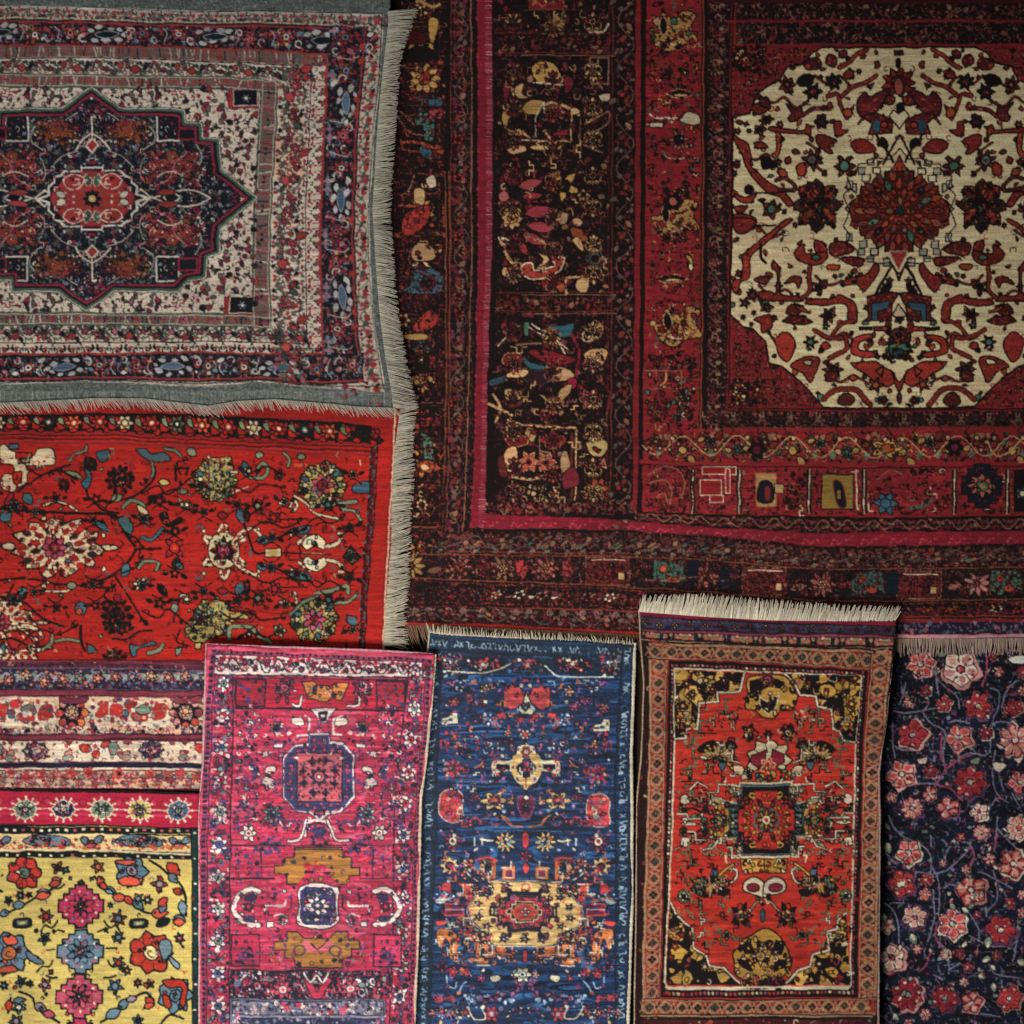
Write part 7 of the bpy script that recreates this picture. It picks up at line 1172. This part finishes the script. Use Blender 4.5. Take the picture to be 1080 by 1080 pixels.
def ripple(x, y, sd, amp=1.):
    r = random.Random(sd); z = 0
    for i in range(5):
        wl = r.uniform(70, 260); a = r.uniform(-.5, .5) if i % 2 else r.uniform(1.1, 2.0); p = r.uniform(0, 6.28)
        z = z + np.sin((x * math.cos(a) + y * math.sin(a)) * 6.283 / wl + p + .6 * np.sin(y * 6.283 / 310 + i)) * wl / 260
    return z * .0030 * amp
def patch(name, par, cloth, Lf, Rt, Tp, Bt, d, mat, gain=1., step=.9, sd=1, amp=1., thick=.008, knot=.0007, hz=0.):
    """one woven piece between four edge lines, one vertex for each knot"""
    par_d = d
    w = float(np.mean(np.array(Rt[0::2])) - np.mean(np.array(Lf[0::2]))); h = float(np.mean(np.array(Bt[1::2])) - np.mean(np.array(Tp[1::2])))
    nu, nv = max(3, int(w / step)), max(3, int(h / step)); U, Vv = np.meshgrid(np.linspace(0, 1, nu), np.linspace(0, 1, nv))
    x = Lf[0] + U * w; y = Tp[1] + Vv * h
    for _ in range(5):
        xl, xr = fx(Lf, y), fx(Rt, y); x = xl + (xr - xl) * U; yt, yb = fy(Tp, x), fy(Bt, x); y = yt + (yb - yt) * Vv
    rg = np.random.RandomState(sd)
    e = lambda n: np.convolve(rg.randn(n + 8), np.ones(5) / 5, 'same')[4:-4] * .55   # slightly uneven edges
    x += (1 - U) ** 24 * e(nv)[:, None] + U ** 24 * e(nv)[:, None]; y += (1 - Vv) ** 24 * e(nu)[None] + Vv ** 24 * e(nu)[None]
    col = lin(cloth.take(x, y)); lum0 = col.mean(-1, keepdims=True); col = np.clip(lum0 + (col - lum0) * 1.0, 0, 1); col = gain * col * np.clip(col.mean(-1, keepdims=True) / .05, .45, 1) ** .45
    z = d + ripple(x, y, sd, amp) + rg.randn(nv, nu) * knot * .5 + hz * np.sin(y * 6.283 / 92 + .5 * np.sin(x / 60.) + sd) * (.6 + .4 * np.sin(x / 85. + sd))
    lum = col.mean(-1); z = z + knot * np.clip(lum * 3, 0, 1) 
    rc = random.Random(sd + 90); pc = [rc.uniform(0, 6.28) for _ in range(4)]   # edges lift a little off the wall here and there
    z = z + .006 * amp * ((1 - U) ** 5 * (.6 + .6 * np.sin(y / 47. + pc[0])) + U ** 5 * (.6 + .6 * np.sin(y / 53. + pc[1])) + (1 - Vv) ** 7 * (.5 + .5 * np.sin(x / 41. + pc[2])))
    ed = np.minimum(np.minimum(U, 1 - U) * nu, np.minimum(Vv, 1 - Vv) * nv); z = z - np.clip(1 - ed / 2.2, 0, 1) ** 2 * thick * .5
    k = PX * (DIST - d) / DIST
    V = np.stack([(x - 540) * k, -z, ZC + (540 - y) * k], -1).reshape(-1, 3)
    I = np.arange(nu * nv).reshape(nv, nu); F = np.stack([I[:-1, :-1], I[1:, :-1], I[1:, 1:], I[:-1, 1:]], -1).reshape(-1, 4)
    ring = np.concatenate([I[0, :], I[1:, -1], I[-1, -2::-1], I[-2:0:-1, 0]]); B = V[ring].copy(); B[:, 1] += thick; n0 = len(V); m = len(ring)
    j = np.arange(m); jn = (j + 1) % m; F2 = np.stack([ring[j], ring[jn], n0 + jn, n0 + j], -1)
    C = np.clip(col.reshape(-1, 3), 0, .85); Cb = C[ring] * .9
    ci = n0 + m; ctr = np.array([[B[:, 0].mean(), B[:, 1].max(), B[:, 2].mean()]])
    # backing: a coarse sheet just behind the pile
    s1 = max(1, (nv - 1) // 24); s2 = max(1, (nu - 1) // 24); rs = np.unique(np.r_[np.arange(0, nv, s1), nv - 1]); cs = np.unique(np.r_[np.arange(0, nu, s2), nu - 1])
    G = V[I[np.ix_(rs, cs)]].reshape(-1, 3).copy(); G[:, 1] += thick; J = ci + np.arange(len(G)).reshape(len(rs), len(cs)); F3 = np.stack([J[:-1, :-1], J[:-1, 1:], J[1:, 1:], J[1:, :-1]], -1).reshape(-1, 4)
    return add_mesh(name, np.vstack([V, B, G]), np.vstack([F, F2, F3]), np.vstack([C, Cb, np.tile(C.mean(0), (len(G), 1))]), mat, par)
def tubes(name, par, paths, rad, cols, mat, sides=4, taper=.6):
    """many thin round strands in one mesh; each path is an n x 3 array of picture x, y and distance from the wall"""
    V, F, C = [], [], []; off = 0; a = np.arange(sides) / sides * 6.283 + .4
    for P, r, c in zip(paths, rad, cols):
        n = len(P); k = PX * (DIST - P[0, 2]) / DIST
        W = np.stack([(P[:, 0] - 540) * k, -P[:, 2], ZC + (540 - P[:, 1]) * k], 1); t = np.gradient(W, axis=0); t /= np.linalg.norm(t, axis=1)[:, None] + 1e-9
        u = np.cross(t, [0, 1, 0]); u /= np.linalg.norm(u, axis=1)[:, None] + 1e-9; v = np.cross(t, u)
        rr = r * PX * (1 - (1 - taper) * np.linspace(0, 1, n) ** 2)
        Q = W[:, None] + rr[:, None, None] * (np.cos(a)[None, :, None] * u[:, None] + np.sin(a)[None, :, None] * v[:, None])
        V.append(Q.reshape(-1, 3)); C.append(np.tile(c, (n * sides, 1)))
        I = off + np.arange(n * sides).reshape(n, sides); Ir = np.roll(I, -1, 1); F.append(np.stack([I[:-1], Ir[:-1], Ir[1:], I[1:]], -1).reshape(-1, 4)); off += n * sides
    return add_mesh(name, np.vstack(V), np.vstack(F), np.vstack(C), mat, par)
def along(line, step):
    q = np.array(line, float).reshape(-1, 2); d = np.r_[0, np.cumsum(np.hypot(*np.diff(q, axis=0).T))]; t = np.arange(0, d[-1], step)
    p = np.stack([np.interp(t, d, q[:, 0]), np.interp(t, d, q[:, 1])], 1); tg = np.gradient(p, axis=0); tg /= np.linalg.norm(tg, axis=1)[:, None]; return p, tg, t
def fringe(name, par, line, tips, d, step, rad, colr, sd, curl=1., clump=6., z0=.004, vary=.2, mat=None, drop=0., loose=1., tuft=.45):
    """strands from an edge line to the line of their tips"""
    rg = np.random.RandomState(sd); p, tg, t = along(line, step); q, _, _ = along(tips, 1.); n = len(p); paths, rads, cs = [], [], []
    qi = np.linspace(0, len(q) - 1, n); q = np.stack([np.interp(qi, np.arange(len(q)), q[:, i]) for i in (0, 1)], 1)
    cl = np.floor(t / clump); lean = np.sin(cl * 12.9898) * 1.6 + np.sin(t / 37.) * 1.5
    base = lin(hexc(colr))
    for i in range(n):
        L = q[i] - p[i]; ln = np.hypot(*L); f = rg.uniform(1 - vary, 1 + vary * .4); c0 = (cl[i] + .5) * clump; tow = (c0 - t[i]) * tuft
        m = 7; s = np.linspace(0, 1, m)[:, None]; nrm = tg[i]
        side = tow * s + curl * (lean[i] * s ** 2 + rg.randn() * .9 * s ** 1.5 + rg.randn() * .5 * np.sin(s * 5 + rg.rand() * 6) * s) * loose
        P = p[i] + L * s * f + nrm * side - L / (ln + 1e-9) * 1.2 * (1 - s); P[:, 1] += drop * s[:, 0] ** 2
        z = d + z0 + rg.rand() * .004 + .003 * np.sin(s[:, 0] * 3.14) - .004 * s[:, 0] + rg.randn() * .001
        paths.append(np.column_stack([P, z])); rads.append(rad * rg.uniform(.75, 1.2)); cs.append(np.clip(base * rg.uniform(.7, 1.25) * np.array([1, rg.uniform(.96, 1.03), rg.uniform(.88, 1.06)]), 0, .85))
    return tubes(name, par, paths, rads, cs, mat or M_COTTON)
def cord(name, par, line, d, rad, colr, sd=1, mat=None, step=1.6):
    """a whipped edge: a round cord with the thread wound round it"""
    rg = np.random.RandomState(sd); p, tg, t = along(line, step); n = len(p); k = PX * (DIST - d) / DIST; sides = 8; a = np.arange(sides) / sides * 6.283
    jit = np.convolve(rg.randn(n + 8), np.ones(9) / 9, 'same')[4:-4] * .35
    nr = np.stack([-tg[:, 1], tg[:, 0]], 1); c = p + nr * jit[:, None]; r = rad * (1 + .12 * np.sin(np.arange(n) * 2.1)) * (1 + .1 * rg.randn(n))
    X = c[:, None, 0] + r[:, None] * np.cos(a)[None] * nr[:, None, 0]; Y = c[:, None, 1] + r[:, None] * np.cos(a)[None] * nr[:, None, 1]; Z = d + ripple(c[:, 0], c[:, 1], sd, .0)[:, None] + r[:, None] * PX * np.sin(a)[None]
    V = np.stack([(X - 540) * k, -Z, ZC + (540 - Y) * k], -1).reshape(-1, 3); I = np.arange(n * sides).reshape(n, sides); Ir = np.roll(I, -1, 1)
    C = np.repeat(lin(hexc(colr))[None] * (rg.uniform(.8, 1.15, (n, 1)) * (1 + .1 * np.sin(np.arange(n) * .21))[:, None]), sides, 0)
    return add_mesh(name, V, np.stack([I[:-1], I[1:], Ir[1:], Ir[:-1]], -1).reshape(-1, 4), np.clip(C, 0, .85), mat or M_COTTON, par)
def sh(line, dx=0, dy=0): return (np.array(line, float).reshape(-1, 2) + (dx, dy)).ravel().tolist()

# depth of each rug in front of the wall
D_NAVY, D_LARGE, D_BAND, D_YEL, D_RED, D_GREY, D_BLUE, D_RUN, D_PINK = .022, .045, .03, .045, .072, .108, .09, .095, .13
G_LARGE, G_GREY, G_RED, G_BAND, G_YEL, G_PINK, G_BLUE, G_RUN, G_NAVY = 1.6, 1.45, 1.3, 1.35, 1.25, 1.2, 1.2, 1.2, 1.4

# navy rug with flowers
r = root('rug', 'navy rug scattered with red and cream flowers, below a pale pink fringe', 'rug', 1040, 900, D_NAVY)
patch('pile', r, paint_navy(), [916,655, 916,1140], [1150,655, 1150,1140], [916,658, 1150,658], [916,1140, 1150,1140], D_NAVY, M_PILE, G_NAVY, sd=11, amp=.8)

# the large dark rug
r = root('rug', 'very large dark red rug with an ivory octagon of red branches and crimson stripe', 'rug', 780, 330, D_LARGE)
cl = paint_large(); LB = [395,659, 470,660, 560,664, 640,668, 700,672, 860,676, 960,676, 1160,675]
patch('pile', r, cl, [404,-55, 404,665], [1155,-55, 1155,675], [400,-55, 1160,-55], LB, D_LARGE, M_PILE, G_LARGE, sd=12, amp=1.1)
fringe('fringe', r, [940,675, 1155,674], [938,692, 1155,690], D_LARGE, 1.15, .55, '#b59c90', 3, curl=1.0, clump=4, vary=.25)
fringe('fringe', r, [412,660, 470,661, 560,665, 640,669, 700,673], [416,684, 470,683, 560,688, 640,692, 700,695], D_LARGE, 1.5, .55, '#8a6a54', 4, curl=1.4, clump=7, vary=.3)

# banded rug
r = root('rug', 'faded rug of cream, violet and maroon flower bands between red rug and yellow rug', 'rug', 90, 765, D_BAND)
patch('pile', r, paint_banded(), [-62,685, -62,838], [228,685, 228,838], [-62,686, 228,686], [-62,836, 228,838], D_BAND, M_PILE, G_BAND, sd=13, amp=.7)

# yellow rug
r = root('rug', 'yellow rug with pink and blue rosettes, crimson border at its top', 'rug', 90, 980, D_YEL)
patch('pile', r, paint_yellow(), [-62,830, -62,1140], [226,830, 226,1140], [-62,831, 0,832, 90,833, 226,836], [-62,1140, 226,1140], D_YEL, M_PILE, G_YEL, sd=14, amp=.9)

# red trellis rug
r = root('rug', 'bright red rug with cream blossoms and black vines below the grey edged rug', 'rug', 190, 570, D_RED)
RR = [422.5,410, 422,435, 419,470, 417,498, 413,575, 409,640, 407,698]
patch('pile', r, paint_red_trellis(), [-62,405, -62,698], RR, [-62,412, 430,414], [-62,696, 90,697, 215,698, 430,700], D_RED, M_PILE, G_RED, sd=15, amp=.8)
fringe('fringe', r, sh([424,432, 419,470, 417,498, 413,575, 409,640, 407,682], -1), [441,426, 436,470, 437,498, 433,560, 432,610, 428,650, 431,680], D_RED, .55, .42, '#bfb7a4', 5, curl=1.5, clump=5, vary=.16, tuft=.22)

# grey bordered rug
r = root('rug', 'grey edged rug with a dark star medallion on cream ground and two fringed sides', 'rug', 190, 215, D_GREY)
cl = paint_grey()
gT = [-90,4, 0,5, 110,8, 200,12, 300,12, 403,15]; gR = [404,-20, 403,15, 400,80, 394,130, 392,170, 388,222, 389,280, 394,340, 400,380, 405,412]; gB = [-90,404, 0,404, 60,402, 130,402, 220,407, 265,402, 340,408, 405,412]
oR = [412,-20, 411,22, 405,73, 400,124, 397,169, 394,222, 397,270, 399,300, 402,335, 408,380, 414,412, 416,428]; oB = [-90,426, 0,426, 60,423, 100,421, 150,421, 220,429, 250,424, 290,422, 350,427, 380,430, 418,431]
patch('pile', r, cl, [-62,0, -62,404], gR, gT, gB, D_GREY, M_PILE, G_GREY, sd=16, amp=.9)
patch('woven_end', r, cl, gR, oR, [380,-20, 430,-20], [380,411, 420,413], D_GREY - .003, M_FLAT, G_GREY, sd=17, amp=0, thick=.004)
patch('woven_end', r, cl, [-62,400, -62,428], [412,405, 416,432], sh(gB), oB, D_GREY - .003, M_FLAT, G_GREY, sd=18, amp=0, thick=.004)
patch('woven_end', r, cl, [-62,-30, -62,5], [404,-30, 404,15], [-62,-28, 420,-26], gT, D_GREY - .003, M_FLAT, G_GREY, sd=19, amp=0, thick=.004)
fringe('fringe', r, [410,12, 411,22, 405,73, 400,124, 397,169, 394,222, 397,270, 399,300, 402,335, 408,380, 414,412, 416,430], [440,8, 436,20, 424,55, 420,95, 417,140, 414,185, 412,225, 415,270, 418,310, 424,353, 431,389, 438,420, 441,436], D_GREY, .55, .42, '#b9b3a2', 6, curl=1.5, clump=5, vary=.16, tuft=.22)
fringe('fringe', r, oB, [-82,437, 8,436, 68,433, 108,431, 158,431, 228,439, 258,434, 298,431, 358,437, 388,439, 424,440], D_GREY, 1.0, .42, '#b4b0a2', 7, curl=1.0, clump=3.2, vary=.6)

# blue runner
r = root('runner_rug', 'deep blue runner with a yellow medallion and scattered red blossoms', 'rug', 555, 880, D_BLUE)
bL = [453,665, 450,700, 446,790, 443,870, 440,956, 436,1140]; bR = [669,677, 667,746, 665.5,794, 666,867, 666,956, 662,1077, 661,1140]; bT = [452,666, 490,669, 526,671, 600,675, 669,679]
patch('pile', r, paint_blue(), bL, bR, bT, [436,1140, 662,1140], D_BLUE, M_SILK, G_BLUE, sd=20, amp=1.0, hz=.006)
cord('binding', r, sh(bR, .5, 1), D_BLUE + .001, 1.9, '#c9bfa8', 21); cord('binding', r, sh(bT, 0, 1), D_BLUE + .001, 1.3, '#b5ab98', 22); cord('binding', r, bL, D_BLUE + .001, 1.1, '#a8a090', 23)
fringe('fringe', r, bT, [450,658, 490,662, 526,664, 600,669, 669,674], D_BLUE, 1.7, .5, '#d8ccb2', 8, curl=.8, clump=4, vary=.6)

# red runner
r = root('runner_rug', 'red runner with stepped dark medallion, gold corners and thick white fringe on top', 'rug', 808, 860, D_RUN)
uL = [674,643, 676,680, 679,720, 677,790, 672,840, 671,960, 668,1140]; uR = [944,653, 941,690, 938,725, 934,765, 929,795, 927,815, 928,860, 927,960, 926,1140]; uT = [674,643, 740,648, 810,652, 880,653, 944,653]
patch('pile', r, paint_red_runner(), uL, uR, uT, [668,1140, 927,1140], D_RUN, M_PILE, G_RUN, sd=24, amp=1.0, hz=.003)
cord('binding', r, uR, D_RUN + .002, 1.2, '#a0827a', 25); cord('binding', r, uL, D_RUN + .002, 1.0, '#a08a72', 26)
fringe('fringe', r, sh(uT, 0, 1), [678,628, 740,627, 800,632, 880,638, 950,640], D_RUN, .62, .62, '#cfc6b2', 9, curl=.7, clump=5, vary=.22, z0=.003)
fringe('fringe', r, sh(uT, 0, 1), [676,634, 740,636, 800,640, 880,644, 948,645], D_RUN, .45, .85, '#d6cdb8', 10, curl=.25, clump=9, vary=.1, z0=.006)

# pink runner
r = root('runner_rug', 'pink runner with an indigo octagon and two ochre stepped bars', 'rug', 330, 880, D_PINK)
pL = [218,679, 216,732, 214,804, 210,865, 210.5,956, 210,1077, 209,1140]; pR = [459,690, 455,744, 449,804, 444,840, 443,880, 441,980, 437,1077, 435,1140]; pT = [218,679.5, 280,682, 344,684, 400,686, 459,690]
patch('pile', r, paint_pink(), pL, pR, pT, [209,1140, 436,1140], D_PINK, M_SILK, G_PINK, sd=27, amp=1.1, hz=.0075)
cord('binding', r, pR, D_PINK + .001, 1.7, '#c9b79e', 28); cord('binding', r, pL, D_PINK + .001, 1.2, '#c49aa0', 29); cord('binding', r, pT, D_PINK + .001, 1.2, '#c4909c', 30)
